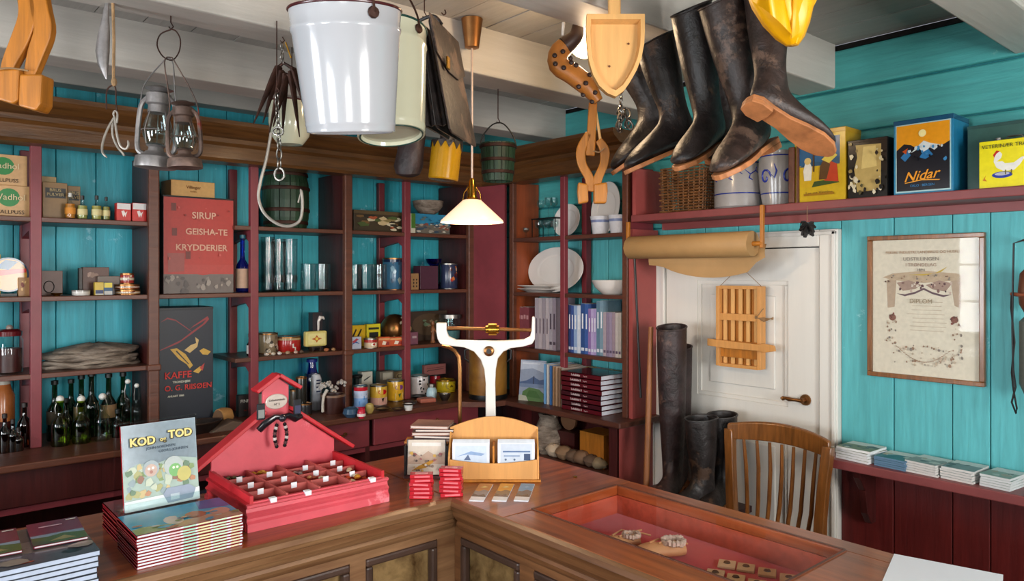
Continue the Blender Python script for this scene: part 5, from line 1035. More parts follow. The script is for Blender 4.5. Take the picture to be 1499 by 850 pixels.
pol += blobs(26, .24, .76, .61, .69, .016, ['#6c4c50', '#c8b0a4', '#8a6864', '#4c3c44', '#d8c8bc'], 15)+blobs(10, .17, .23, .39, .45, .012, ['#8a4c48', '#6c4c44'], 16)+blobs(10, .75, .81, .39, .45, .012, ['#8a4c48', '#6c4c44'], 17)
pol += blobs(24, .13, .24, .14, .4, .014, [br, tn, gr], 2)+blobs(24, .76, .86, .14, .4, .014, [br, tn, gr], 3)+blobs(46, .2, .8, .08, .22, .016, [br, tn, gr, '#c8b8a8'], 4)+blobs(20, .12, .88, .68, .74, .012, [br, gr, '#6c5048'], 6)
pol += [(br, [(.25+.5*q, .2-.1*math.sin(q*PI)), (.27+.5*q, .2-.1*math.sin(q*PI+.06)), (.27+.5*q, .205-.1*math.sin(q*PI+.06)), (.25+.5*q, .205-.1*math.sin(q*PI))]) for q in [i/24 for i in range(24)]]
m = MB(); 
for k, (c, pts) in enumerate(pol): m.poly([fm(u, v, k*.25) for u, v in pts], c)
m.build('diploma_sheet', 'matte', t)
for s, sz, u, v, c in (('FISKERI, INDUSTRI, LANDBRUG OG HUSFLID', .0145, .5, .905, '#a87c5c'), ('UDSTILLINGEN', .02, .48, .855, '#8c8078'), ('I TRØNDELAG', .018, .48, .812, '#a88878'), ('1894', .016, .48, .775, '#7c6c64'), ('DIPLOM', .024, .48, .545, '#a08c74')): text(t, s, sz, (wi*(u-.5), -.007, hi*(v-.5)), FR, c, ext=.0001)
bx('glass_pane', 'g_pane', t, -wi/2, wi/2, -.0095, -.0085, -hi/2, hi/2)
bx('backing_board', 'cardboard', t, -wi/2, wi/2, .003, .008, -hi/2, hi/2)
# ---- thing on far right: leather block with cord
p = Px(1490, 440, 3.1); t = thing('hanging_tackle', 'brown leather bound wooden block with long black cord, at the right edge', 'block', (3.13, Px(1506, 0, 3.13).y, 0))
zz = lambda py: Px(1488, py, 3.13).z
m = MB('#6a3c28').lathe([(.008, zz(462)), (.03, zz(445)), (.034, zz(425)), (.028, zz(400)), (.01, zz(392))], (0, 0, 0), 12); m.build('wooden_block', 'plain', t, smooth=True)
m = MB('#8a4c34').tube([(-.01, .05, zz(430)), (-.03, .02, zz(431)), (-.03, -.03, zz(431))], .007, 8); m.build('leather_strap', 'plain', t, smooth=True)
m = MB('#5c6058').lathe([(.01, zz(580)), (.03, zz(560)), (.03, zz(470)), (.012, zz(462))], (0, 0, 0), 12); m.build('grey_body', 'plain', t, smooth=True)
yo = Px(1484, 0, 3.11).y-t.location.y
m = MB(); m.tube([(-.02, yo-.03, zz(352)), (-.02, yo, zz(356)), (-.025, yo+.002, zz(430)), (-.022, yo+.004, zz(480)), (-.022, yo+.001, zz(540)), (-.022, yo-.006, zz(565)), (-.022, yo+.006, zz(588)), (-.022, yo-.008, zz(604)), (-.022, yo-.01, zz(596)), (-.022, yo+.0, zz(570)), (-.022, yo+.006, zz(545)), (-.022, yo-.003, zz(500)), (-.022, yo+.008, zz(450)), (-.022, yo+.006, zz(432))], .0035, 6); m.build('black_cord', 'black', t, smooth=True)
MB().tube([(.068, yo-.03, zz(352)), (-.025, yo-.03, zz(352))], .004, 6).build('nail', 'iron', t)
# ---- booklet stacks on the low shelf
ZL = .832
BK = [(1224, 1293, 636, '#e4e4e4', '#7c8468', 'white booklet pile with green cover, leftmost on the low shelf', 26), (1280, 1342, 654, '#5c7c98', '#34707c', 'blue covered booklet pile, second on the low shelf', 14), (1326, 1390, 659, '#d4d0cc', '#8a9490', 'pale booklet pile in the middle of the low shelf', 18), (1378, 1444, 666, '#d4d0cc', '#7c8c8c', 'pale booklet pile, fourth on the low shelf', 16), (1436, 1497, 677, '#cfd0d0', '#8ca094', 'pale booklet pile, rightmost on the low shelf', 16)]
for i, (p1, p2, top, side, cov, lab, n) in enumerate(BK):
    xf = 3.015; yc0 = Px(p1, 0, xf).y; yc1 = Px((p1+p2)/2+16, 0, xf).y; w_ = yc0-yc1; zt = Px(p1+8, top+12, xf).z; h = max(.03, [.052, .04, .045, .047, .045][i])
    nb = 5
    for j in range(nb):
        hh = h/nb; rz = RZ+R(rnd.uniform(-4, 4))+R(-6)
        t = thing('booklet', lab.replace('booklet pile', 'booklet, '+['lowest', 'second lowest', 'middle one', 'second highest', 'topmost'][j]+' of its pile'), 'booklet', (xf+.075, (yc0+yc1)/2, ZL+.0003+hh*j), rz, 'booklets on the low shelf')
        MB(side).box(-w_/2, w_/2, -.07, .07, .0004, hh-.0008).build('page_block', 'matte', t)
        MB(cov).box(-w_/2, w_/2, -.0705, .0705, hh-.0008, hh-.0001).build('cover', 'print', t)
        if j == nb-1:
            m = MB(); fm2 = lambda u, v, k: (w_*(u-.5), .141*(v-.5), hh+.0002*k)
            for k, (c, pts) in enumerate([('#d4d8d4', rect(0, 1, .6, 1))]+blobs(7, .1, .9, .1, .6, .2, [cov, '#b8c0b8', '#4c5c5c', '#a89c88'], i)): m.poly([fm2(u, v, k*.3) for u, v in pts], c)
            m.build('cover_picture', 'print', t)

# ================================================================ BOOTS AND POLE BY THE DOOR, CHAIR
bt = thing('low_bench', 'low dark bench holding the tall boots beside the door', 'bench')
bx('seat_board', 'darkred', bt, 2.72, 3.14, 1.9, 2.42, .47, .5)
for y in (1.93, 2.36): bx('leg', 'darkred', bt, 2.76, 3.1, y, y+.03, 0, .47)
o = thing('wooden_pole', 'long weathered wooden pole leaning at the end of the short shelving', 'pole', (0, 0, 0))
a, b = Px(953, 478, 2.9), Px(946, 712, 2.84); d = (b-a); b2 = a+d*(a.z/(a.z-b.z)); MB().tube([a+(a-b)*.0, a+(b2-a)*.3, a+(b2-a)*.7, b2+Vector((0, 0, .004))], [.012, .015, .0145, .016], 10).build('shaft', 'pole', o, smooth=True)
RG = [((.085, .42), (-.07, .43), .066), ((.08, .36), (-.068, .36), .064), ((.07, .27), (-.066, .26), .059), ((.052, .19), (-.056, .18), .05), ((.048, .15), (-.056, .12), .045), ((.06, .125), (-.07, .06), .044), ((.07, .112), (-.078, .012), .04), ((.09, .1), (-.01, .004), .038), ((.125, .086), (.07, .004), .042), ((.16, .075), (.13, .004), .049), ((.2, .062), (.185, .004), .048), ((.235, .045), (.225, .006), .038), ((.255, .03), (.25, .01), .022)]
def boot(label, mat, loc, rot, s=1.0, group=None, tall=1.0, sole='sole', lean=0, sx=1, crease=.0035):
    t = thing('leather_boot', label, 'boot', loc, group=group, rot=rot)
    rn = random.Random(int(loc[0]*1000)); n = 18; rg = []
    RR = []
    for (f, b, w_) in RG:
        k = 1+(tall-1)*max(0, (f[1]-.17))/.25
        zf, zb_ = [(.17+(p_[1]-.17)*tall if p_[1] > .17 else p_[1]) for p_ in (f, b)]; f2 = (f[0]+lean*max(0, zf-.08), zf); b2 = (b[0]+lean*max(0, zb_-.08), zb_); RR.append((f2, b2, w_))
    for i, (f, b, w_) in enumerate(RR):
        c = Vector(((f[0]+b[0])/2, 0, (f[1]+b[1])/2)); hv = Vector(((f[0]-b[0])/2, 0, (f[1]-b[1])/2)); row = []
        for k in range(n):
            a = 2*PI*k/n; ca, sa = math.cos(a), math.sin(a)
            sa2 = sa; q = c+hv*ca+Vector((0, w_*sa2*(1 if i < 7 else (1.0+.25*(ca < 0))), 0))
            if 2 < i < 9: q += Vector((rn.uniform(-1, 1), rn.uniform(-1, 1), 0))*crease
            row.append(q*s)
        rg.append(row)
    inner = []
    for i in (0, 1, 2, 3):
        c = sum(rg[i], Vector())/n; inner.append([c+(q-c)*.93 for q in rg[i]])
    lo = [q*.97+r_*.03 for q, r_ in zip(rg[0], rg[1])]; li = [q*.97+r_*.03 for q, r_ in zip(inner[0], inner[1])]
    MB().rings([inner[3], inner[2], inner[1], li, inner[0], rg[0], lo]+rg[1:], cap0=True, cap1=True).build('upper', mat, t, smooth=True, sub=1)
    so = [(-.085, 0), (-.08, .028), (-.05, .04), (0, .034), (.06, .034), (.12, .046), (.18, .052), (.23, .042), (.262, .018), (.268, 0)]
    so = so+[(u, -v) for u, v in so[-2:0:-1]]
    MB().prism([(u*s, v*s) for u, v in so], .014*s, f=lambda u, v, w_: (u, v, -.006*s+w_)).build('sole', sole, t, bev=.002)
    he = [(u, v) for u, v in so if u <= 0.01]; he = [(-.085, 0), (-.08, .028), (-.05, .04), (-.005, .036), (.0, 0), (-.005, -.036), (-.05, -.04), (-.08, -.028)]
    MB().prism([(u*s, v*s) for u, v in he], .016*s, f=lambda u, v, w_: (u, v, -.022*s+w_)).build('heel', sole, t, bev=.002)
    cc_ = sum(rg[0], Vector())/n; top = [cc_+(q-cc_)*.985-Vector((0, 0, .002)) for q in rg[0]]
    MB().tube(top, .0035*s, 5, closed=True).build('top_binding', mat, t, smooth=True)
    return t
def Rxyz(yaw, pitch, roll=0):
    """toe direction by yaw, then toe-down pitch, then roll"""
    return (Matrix.Rotation(yaw, 4, 'Z') @ Matrix.Rotation(pitch, 4, 'Y') @ Matrix.Rotation(roll, 4, 'X')).to_euler()
boot('tall stiff dark wader boot standing closest to the pole', 'wader', (2.93, Px(984, 0, 2.93).y, .522), Rxyz(R(200), 0), 1.1, 'boots on the bench', tall=2.25)
boot('tall stiff dark wader boot behind its twin by the door', 'wader', (3.1, Px(990, 0, 3.1).y-.02, .522), Rxyz(R(200), 0), 1.0, 'boots on the bench', tall=2.1)
boot('shorter black leather boot in front of the door, left', 'leather', (2.86, Px(1028, 0, 2.86).y, .522), Rxyz(R(170), 0), 1.05, 'boots on the bench', tall=.9)
boot('shorter black leather boot in front of the door, right', 'leather', (3.0, Px(1058, 0, 3.0).y, .522), Rxyz(R(190), 0), 1.05, 'boots on the bench', tall=.9)
# chair
t = thing('office_chair', 'polished brown wooden chair with spindle back and blue cushion by the door', 'chair', (2.9, 1.65, 0), RZ)
# local: x along the wall (negative = left in photo), -y towards counter
def railpt(u, z, yo=0): return Vector((u*.225, .03-.045*(1-u*u)*-1+yo, z))
n = 12; rg = []
for i in range(n+1):
    u = -1+2*i/n; zc = .885+.02*(1-u*u); hh = .034+.006*(1-u*u); y = .02+.05*(1-u*u)
    rg.append([Vector((u*.235, y-.013, zc-hh)), Vector((u*.235, y+.013, zc-hh)), Vector((u*.235, y+.014, zc+hh)), Vector((u*.235, y+.002, zc+hh+.006)), Vector((u*.235, y-.012, zc+hh))])
MB().rings(rg).build('top_rail', 'chair', t, smooth=True, ang=50, bev=.004)
for sx in (-1, 1):
    m = MB(); rg = []
    for z, xx, y, wd in ((0, .19, .07, .018), (.25, .195, .03, .02), (.45, .2, .0, .022), (.6, .205, .0, .021), (.75, .215, .008, .02), (.86, .225, .018, .021), (.9, .228, .02, .02)):
        rg.append([Vector((sx*xx+a*wd, y+b*wd*.9, z)) for a, b in ((-1, -1), (1, -1), (1, 1), (-1, 1))])
    m.rings(rg).build('back_post', 'chair', t, smooth=True, ang=50, bev=.004)
for k in range(7):
    u = -.78+1.56*k/6; y = .02+.05*(1-u*u)*.9; MB().tube([(u*.17, .01, .46), (u*.19, .025+.5*(y-.02), .6), (u*.2, y, .74), (u*.215, y, .86)], [.0085, .0095, .009, .007], 8).build('spindle', 'chair', t, smooth=True)
bx('seat', 'chair', t, -.215, .215, -.42, .02, .415, .44, bev=.01)
for sx in (-1, 1): bx('leg', 'chair', t, sx*.19-.018, sx*.19+.018, -.4, -.365, 0, .415, bev=.004)
for z in (.2,): bx('stretcher', 'chair', t, -.18, .18, -.39, -.375, z, z+.025); 
for sx in (-1, 1): bx('stretcher', 'chair', t, sx*.19-.008, sx*.19+.008, -.37, .03, .15, .175)
rg = []
for z, f_ in ((0, .94), (.012, 1), (.035, .98), (.05, .85), (.055, .5)): rg.append([Vector((.2*f_*math.copysign(abs(math.cos(q))**.55, math.cos(q)), .2*f_*math.copysign(abs(math.sin(q))**.55, math.sin(q)), z+.003*math.sin(q*5))) for q in [2*PI*i/28 for i in range(28)]])
cu = thing('seat_cushion', 'faded blue and grey checked cushion on the chair seat', 'cushion', (2.9-.2, 1.65, .4405), RZ)
MB().rings(rg).build('cushion_body', 'plaid', cu, smooth=True)
MB().tube([(.2*math.copysign(abs(math.cos(q))**.55, math.cos(q)), .2*math.copysign(abs(math.sin(q))**.55, math.sin(q)), .018) for q in [2*PI*i/28 for i in range(28)]], .004, 5, closed=True).build('piping', 'plaid', cu, smooth=True)
# ================================================================ ON THE COUNTER
Z0 = Z+.0003
def flat_book(label, x0, x1, y0, y1, z, th, cov, side='#d5dbe8', pic=None, group=None, rz=0, spine=None, name='picture_book', sd=0, spat=None):
    w_, d = x1-x0, y1-y0
    t = thing(name, label, 'book', ((x0+x1)/2, (y0+y1)/2, z), rz, group)
    MB(cov).box(-w_/2, w_/2, -d/2, d/2, 0, .0013).box(-w_/2, w_/2, -d/2, d/2, th-.0016, th-.0003).box(-w_/2, -w_/2+.002, -d/2, d/2, 0, th-.0003, spine or cov).build('cover', 'gloss', t)
    m = MB(side).box(-w_/2+.002, w_/2-.001, -d/2+.001, d/2-.001, .0013, th-.0016)
    m.build('page_block', 'matte', t)
    if spat:
        m = MB()
        for a, b, c in spat: m.poly([(w_*(a-.5), -d/2+.0008, .0014), (w_*(b-.5), -d/2+.0008, .0014), (w_*(b-.5), -d/2+.0008, th-.0017), (w_*(a-.5), -d/2+.0008, th-.0017)], c)
        m.build('tinted_page_edge', 'matte', t)
    if pic:
        m = MB()
        for k, (c, pts) in enumerate(pic): m.poly([(w_*(u-.5), d*(v-.5), th-.0002+.00012*k) for u, v in pts], c)
        m.build('cover_picture', 'gloss', t)
    return t
for i in range(6):
    flat_book(['lowest', 'second lowest', 'third lowest', 'third highest', 'second highest', 'topmost'][i]+' landscape format book of the pile at the bottom left corner', .03+rnd.uniform(-.002, .002), .353+rnd.uniform(-.003, .003), 1.735+rnd.uniform(-.002, .002), 1.985, Z0+.0118*i, .0116, '#3c4048', '#b4bed2', group='large landscape books', spine='#2c3038',
              pic=[('#6c6460', rect(0, 1, 0, 1)), ('#4c4c54', [(0, 0), (1, 0), (1, .2), (.6, .3), (0, .2)]), ('#8a8078', [(.0, .3), (.5, .42), (1, .35), (1, .6), (0, .6)]), ('#1c1c22', disc(.86, .14, .05, .06)), ('#a05040', disc(.6, .08, .02, .05))]+blobs(12, 0, 1, 0, .5, .1, ['#7c7068', '#54545c', '#8a7c70'], 5) if i == 5 else None)
zt = Z0+.0118*6+.0025
for i, (x0, x1) in enumerate([(.125, .232), (.252, .352)]):
    flat_book(['maroon booklet with landscape picture, left one on the bottom left pile', 'maroon booklet with landscape picture, right one on the bottom left pile'][i], x0, x1, 1.815, 1.982, zt, .006, '#6c1c30', '#c8c0c4', group='maroon booklets', rz=R(-3), name='booklet',
              pic=[('#6c1c34', rect(0, 1, .4, 1)), ('#7c8c9c', rect(0, 1, .3, .42)), ('#4c5c2c', [(0, 0), (1, 0), (1, .28), (.6, .36), (.3, .3), (0, .33)]), ('#8a7c4c', [(.3, .1), (.8, .1), (.6, .25)]), ('#3c4c34', [(0, 0), (.4, 0), (.2, .15), (0, .2)]), ('#c8a8b0', rect(.2, .65, .74, .78)), ('#d4d0c4', rect(.75, .95, .9, .94))])
# comic book stacks
pal = ['#3c8ca8', '#8a5c44', '#b89078', '#6c7c4c', '#a8a8a0', '#4c6c8c', '#9c4c3c']
for i in range(11):
    th = .0068
    flat_book((ORD[10-i]+' comic from the top' if i < 10 else 'topmost comic with blue cover')+' in the front stack beside the red box', .43+rnd.uniform(-.002, .002), .664+rnd.uniform(-.002, .002), 1.757+rnd.uniform(-.002, .002), 1.925, Z0+th*i, th, '#8a1c24', '#dfe4ea', group='front stack of comics', name='comic_book',
              spat=[(.3, .4, '#e0c8c8'), (.42, .54, '#a8d8c0'), (.56, .68, '#dcd8a8'), (.7, .84, '#c8e0c0'), (.88, .97, '#d8d0a8')],
              pic=[('#2c8cb0', rect(0, 1, 0, 1)), ('#3c4c8c', [(.7, .6), (1, .5), (1, 1), (.75, 1)]), ('#a8846c', [(.2, 0), (.5, .25), (.8, .3), (1, .2), (1, 0)]), ('#c0b0a8', disc(.4, .35, .2, .09)), ('#9c5c44', disc(.62, .4, .16, .1)), ('#b88878', disc(.85, .35, .15, .1)), ('#7c8c50', [(0, 0), (.3, 0), (.35, .2), (.1, .3), (0, .25)])]+blobs(16, .05, .98, .02, .5, .07, pal, 77) if i == 10 else None)
for i in range(9):
    th = .0068
    flat_book((ORD[8-i]+' comic from the top' if i < 8 else 'topmost comic')+' in the rear stack under the standing comic', .44+rnd.uniform(-.002, .002), .63, 1.95+rnd.uniform(-.002, .002), 2.12, Z0+th*i, th, '#8a1c24', '#dfe4ea', group='rear stack of comics', name='comic_book')
zs = Z0+.0068*9+.001
st = thing('acrylic_stand', 'clear acrylic stand holding the upright comic', 'stand', (.545, 2.0, zs), R(2))
bx('back_sheet', 'g_clear', st, -.1, .1, .026, .029, 0, .215); bx('foot_sheet', 'g_clear', st, -.1, .1, -.05, .026, 0, .003); bx('front_lip', 'g_clear', st, -.1, .1, -.052, -.049, 0, .03)
t = thing('standing_comic', 'pale blue hardback comic standing upright with yellow bubble title', 'book', (.545, 1.974, zs+.0045), rot=(R(-9), 0, R(2)))
wb, hb = .178, .208
MB('#9c1c22').box(-wb/2, -wb/2+.004, 0, .011, 0, hb).box(-wb/2, wb/2, .009, .011, 0, hb).box(-wb/2, wb/2, 0, .0015, 0, hb, '#b4c8d4').build('cover', 'gloss', t, bev=.0008)
MB('#e4e4e4').box(-wb/2+.004, wb/2-.002, .0015, .009, .002, hb-.002).build('page_block', 'matte', t)
m = MB(); fm = lambda u, v, k=1: (wb*(u-.5), -.00015*k, hb*v)
P_ = [('#b4c8d4', rect(0, 1, 0, 1)), ('#a0b4a8', [(0, .12), (1, .12), (1, .5), (.7, .56), (.4, .5), (.2, .54), (0, .46)])]
P_ += blobs(46, .04, .97, .14, .5, .07, ['#7c9458', '#a8a468', '#b87c54', '#5c7c5c', '#c8b078', '#8a9ca0', '#8c5c44', '#c0c8b0'], 21)
for cx_, cy_, r, c in ((.36, .46, .1, '#9ca8ac'), (.36, .44, .075, '#c4a494'), (.33, .46, .016, '#e8e4dc'), (.385, .465, .016, '#e8e4dc'), (.36, .42, .02, '#a86c5c'), (.66, .45, .12, '#b0b8b4'), (.68, .4, .08, '#6cac5c'), (.66, .43, .016, '#e8ecd0'), (.71, .43, .016, '#e8ecd0'), (.8, .34, .09, '#c0b45c')): P_.append((c, disc(cx_, cy_, r, r*1.1)))
P_ += [('#e8ecec', [(0, 0), (1, 0), (1, .15), (.5, .13), (0, .12)]), ('#8c98ac', [(.5, .13), (.56, .2), (.86, .2), (.95, .14), (.9, .03), (.56, .02)]), ('#b8c4cc', rect(.6, .72, .05, .12))]
for k, (c, pts) in enumerate(P_): m.poly([fm(u, v, k*.5) for u, v in pts], c)
m.build('cover_picture', 'print', t)
for s_, u, v in (('KOD', .26, .79), ('og', .53, .79), ('TOD', .77, .83)):
    sz = .027 if s_ != 'og' else .015
    text(t, s_, sz, (wb*(u-.5)+.0008, -.0062, hb*v-.0008), FR, '#3c3018', bold=.0022 if s_ != 'og' else .001); text(t, s_, sz, (wb*(u-.5), -.0068, hb*v), FR, '#ecd88c', bold=.001 if s_ != 'og' else .0003)
text(t, 'JOHN SORENSEN', .009, (.0, -.0062, hb*.7), FR, '#4c5c6c'); text(t, 'GEORG JOHNSEN', .009, (.03, -.0062, hb*.65), FR, '#4c5c6c')

# ---- red gabled display box
hx, hy = .905, 1.835
t = thing('gabled_display_box', 'bright red wooden display box with gabled back and sixteen compartments', 'display box', (hx, hy, Z0), R(-1))
Wb, Db, Hb = .385, .32, .075
def hb_(n, mt, *a, **k): return bx(n, mt, t, *a, **k)
hb_('tray_bottom', 'redbox', -Wb/2+.01, Wb/2-.01, .01, Db-.01, .02, .05)
hb_('tray_side', 'redbox', -Wb/2, -Wb/2+.009, 0, Db, .015, Hb+.012); hb_('tray_side', 'redbox', Wb/2-.009, Wb/2, 0, Db, .015, Hb+.012)
hb_('tray_front', 'pinkbox', -Wb/2+.009, Wb/2-.009, 0, .009, .015, Hb-.004)
prof = [(0, 0), (-.012, 0), (-.012, .02), (-.006, .026), (-.006, .032), (-.011, .04), (-.002, .047), (-.001, .056), (-.008, .06), (-.008, .066), (0, .068)]
MB().prism([(u, v) for u, v in prof], Wb+.02, f=lambda u, v, w_: (-Wb/2-.01+w_, u, v)).build('front_moulding', 'pinkbox', t)
MB().prism([(u, v) for u, v in prof], Db+.0, f=lambda u, v, w_: (-Wb/2+u, w_, v)).build('side_moulding', 'redbox', t)
MB().prism([(-u, v) for u, v in prof], Db+.0, f=lambda u, v, w_: (Wb/2+u, w_, v)).build('side_moulding', 'redbox', t)
cw = (Wb-.018)/4; 
for k in range(1, 4): hb_('divider_long', 'redinner', -Wb/2+.009+k*cw-.0025, -Wb/2+.009+k*cw+.0025, .009, Db-.02, .026, Hb)
for r_ in range(1, 4):
    for k in range(4): hb_('divider_cross', 'redinner', -Wb/2+.009+k*cw+.0025, -Wb/2+.009+(k+1)*cw-.0025, .009+r_*.074, .014+r_*.074, .026, Hb-.002)
rn = random.Random(11)
for r_ in range(4):
    for k in range(4):
        if (r_, k) in ((0, 2),): continue
        x = -Wb/2+.009+(k+.55)*cw+rn.uniform(-.012, .012); y = .0+r_*.074+(.0085 if r_ else .0)
        hb_('price_tag', 'paper', x-.008, x+.008, y-.0015 if r_ else -.0095, y+.001 if r_ else .006, Hb-.012, Hb+.003 if r_ else Hb-.0005)
# gabled back
BO = Db-.012
g = [(-.215, Hb+.03), (-.035, .215), (-.035, .27), (.0, .3), (.035, .27), (.035, .215), (.24, Hb+.03), (.24, .0), (-.215, .0)]
g = [(-.19, .0), (-.19, .125), (-.04, .235), (-.04, .31), (.0, .34), (.04, .31), (.04, .235), (.19, .125), (.19, .0)]
MB().prism(g, .012, f=lambda u, v, w_: (u, BO+w_, v)).build('back_board', 'pinkbox', t, bev=.002)
def slope(name, a, b, th=.011, dp=.05, y0=-.032):
    a, b = Vector((a[0], 0, a[1])), Vector((b[0], 0, b[1])); d = (b-a).normalized(); nrm = Vector((-d.z, 0, d.x))
    if nrm.z < 0: nrm = -nrm
    pts = [a, b, b+nrm*th, a+nrm*th]; MB().prism([(p.x, p.z) for p in pts], dp, f=lambda u, v, w_: (u, BO+y0+w_, v)).build(name, 'redbox', t, bev=.002)
slope('main_roof', (-.24, .093), (-.038, .238)); slope('main_roof', (.24, .093), (.038, .238)); slope('turret_roof', (-.065, .298), (.002, .342)); slope('turret_roof', (.065, .298), (-.002, .342))
slope('roof_edge', (-.228, .092), (-.038, .229), .005, .006, -.012) if 0 else None
MB('#cfc0b4').lathe([(0, -.003), (.031, -.003), (.034, 0), (0, .001)], (0, 0, 0), 28, axis='y', ).build('oval_plaque', 'gloss', t, (.0, BO-.003, .265)).scale = (1, 1, .68)
text(t, 'Lisbetsminde', .0095, (0, BO-.0075, .27), FR, '#5c5450'); text(t, 'N° 5', .009, (0, BO-.0075, .257), FR, '#5c5450')
# loose pebbles, beads in compartments
rn = random.Random(12)
def pebble(k, r_, n, cols, lab, cat='stones', sx_=.03):
    for i in range(n):
        x = hx-Wb/2+.009+(k+.5)*cw+rn.uniform(-sx_, sx_); y = hy+.014+r_*.074+rn.uniform(.022, .058)
        o = MB(cols[i % len(cols)]).ball((0, 0, 0), rn.uniform(.006, .0095), 8, sz=(1.2, 1, .7)).jitter(.0008, i).build('pebble', 'gloss', None, (x, y, Z0+.0565+(.0095 if i % 2 else 0)), smooth=True)
        tag(o, lab, 'pebble', lab+'s')
pebble(0, 3, 14, ['#2c4c48', '#1c2c34', '#3c6458', '#4c5c3c'], 'dark green polished pebble in the rear left compartment')
pebble(1, 3, 11, ['#c8942c', '#a86c1c', '#e0b04c'], 'amber pebble in the second rear compartment')
pebble(2, 2, 10, ['#5c3c34', '#8a7c78', '#2c2020'], 'dark brown bead in the third compartment from the left')
pebble(2, 1, 6, ['#c88c5c', '#a04c34', '#d8c0a0'], 'orange bead in a middle compartment')
pebble(3, 0, 6, ['#d09030', '#b8401c', '#e8d8b8'], 'yellow and white bead near the front right')
pebble(3, 1, 4, ['#7c2020', '#c8b090'], 'small red bead in the right column')
# bow, bracelets on the turret
p0 = Vector((hx, hy+BO-.03, Z0+.21))
t = thing('black_bow', 'shiny black bow draped over the gable of the red box', 'bow', p0+Vector((0, -.012, .012)))
MB('#18151a').tube([(-.064, 0, -.028), (-.05, -.006, -.012), (-.02, -.01, .006), (0, -.012, .004), (.02, -.01, .006), (.045, -.006, -.008), (.066, 0, -.004)], [.012, .013, .011, .009, .011, .012, .009], 10, flat=.8).build('bow_band', 'gloss', t, smooth=True)
MB('#242028').ball((0, -.016, .002), .012, 10).build('knot', 'gloss', t, smooth=True)
for sx in (-1, 1):
    t = thing('bead_bracelet', ['string of black and white beads hanging left below the bow', 'string of black and white beads hanging right below the bow'][sx > 0], 'bracelet', p0+Vector((sx*.0125, -.014, -.0)))
    for i in range(9):
        a = i/8; MB(['#161418', '#c8b8b4', '#161418', '#5c3c3c'][i % 4]).ball((sx*.006*math.sin(a*PI), -.002, -.008-.062*a), .0062, 8).build('bead', 'gloss', t, smooth=True)
    MB('#161418').tube([(0, 0, 0), (sx*.006, -.002, -.035), (0, -.002, -.07)], .001, 4).build('cord', 'plain', t)
for sx in (-1, 1):
    o = thing('small_bottle_charm', ['small dark label tag hanging at the left of the turret', 'small dark label tag hanging at the right of the turret'][sx > 0], 'tag', p0+Vector((sx*.056, -.006, .03)))
    MB('#2a2c30').box(-.012, .012, -.004, .004, -.018, .03).build('tag_body', 'gloss', o, bev=.003); MB('#8a8c88' if sx < 0 else '#3a3c58').box(-.009, .009, -.0045, -.004, -.012, .012).build('tag_label', 'matte', o)

# ---- CD display and red packets
c0 = Pz(621, 702, Z); t = thing('disc_rack', 'small dark wooden rack holding a disc case with mountain cover', 'rack', (c0.x+.03, c0.y+.03, Z0), YAW)
bx('rack_base', 'darkred', t, -.07, .07, -.03, .09, 0, .008); 
for sx in (-1, 1): bx('rack_side', 'black', t, sx*.067-.003, sx*.067+.003, -.02, .08, .008, .1)
bx('rack_back', 'oldpine', t, -.064, .064, .075, .082, .008, .1); bx('rack_top', 'oldpine', t, -.075, .1, .02, .09, .1, .106)
d = thing('disc_case', 'upright disc case with pale mountain cover in the dark rack', 'disc case', t.matrix_basis @ Vector((0, -.022, .0085)), rot=(R(-10), 0, YAW))
MB('#3c3434').box(-.0625, .0625, 0, .01, 0, .112).build('case', 'gloss', d, bev=.001)
m = MB(); art(m, face(.118, .108, 0, .002), [('#cfc0b0', rect(0, 1, 0, 1)), ('#b89c88', [(0, .5), (.2, .62), (.35, .52), (.55, .68), (.75, .55), (1, .66), (1, .3), (0, .3)]), ('#c08c34', [(.1, .1), (.5, .2), (.8, .45), (.6, .4), (.3, .25)]), ('#e0d8d0', rect(.1, .9, .82, .92))]+blobs(22, .05, .95, .05, .65, .06, ['#8a7468', '#d8c8b8', '#5c4c48', '#c8a050', '#9c5c5c'], 61)).build('cover_sheet', 'gloss', d)
for i in range(5):
    d = thing('disc_case', ORD[4-i]+' flat disc case from the top of the small pile on the rack', 'disc case', t.matrix_basis @ Vector((.012*(i % 2)+.012, .058, .1065+.0105*i)), YAW+R(rnd.uniform(-7, 7)), 'disc cases lying on the rack')
    MB('#3c2c2c' if i % 2 else '#a87c6c').box(-.062, .062, -.05, .055, 0, .0025).box(-.062, .062, -.05, .055, .008, .01).build('case', 'gloss', d); MB('#cdbcb0').box(-.06, .06, -.049, .053, .0025, .008).build('inlay', 'print', d)
for j, (px, py, n) in enumerate([(615, 731, 6), (659, 728, 7)]):
    c0 = Pz(px, py, Z)
    for i in range(n):
        d = thing('red_packet', ORD[n-1-i]+(' red packet from the top of the left small stack' if j == 0 else ' red packet from the top of the right small stack'), 'packet', (c0.x+.015, c0.y+.015, Z0+.0118*i), YAW+R(rnd.uniform(-9, 9)), 'small red packets')
        MB('#b8202c').box(-.033, .033, -.018, .018, 0, .011).build('sleeve', 'gloss', d, bev=.0015); MB('#d86c74').box(-.02, .024, -.0185, -.018, .003, .008).build('side_label', 'gloss', d)
        if i == n-1: MB('#e08890').box(-.018, .018, -.008, .008, .011, .0114).build('top_label', 'gloss', d)
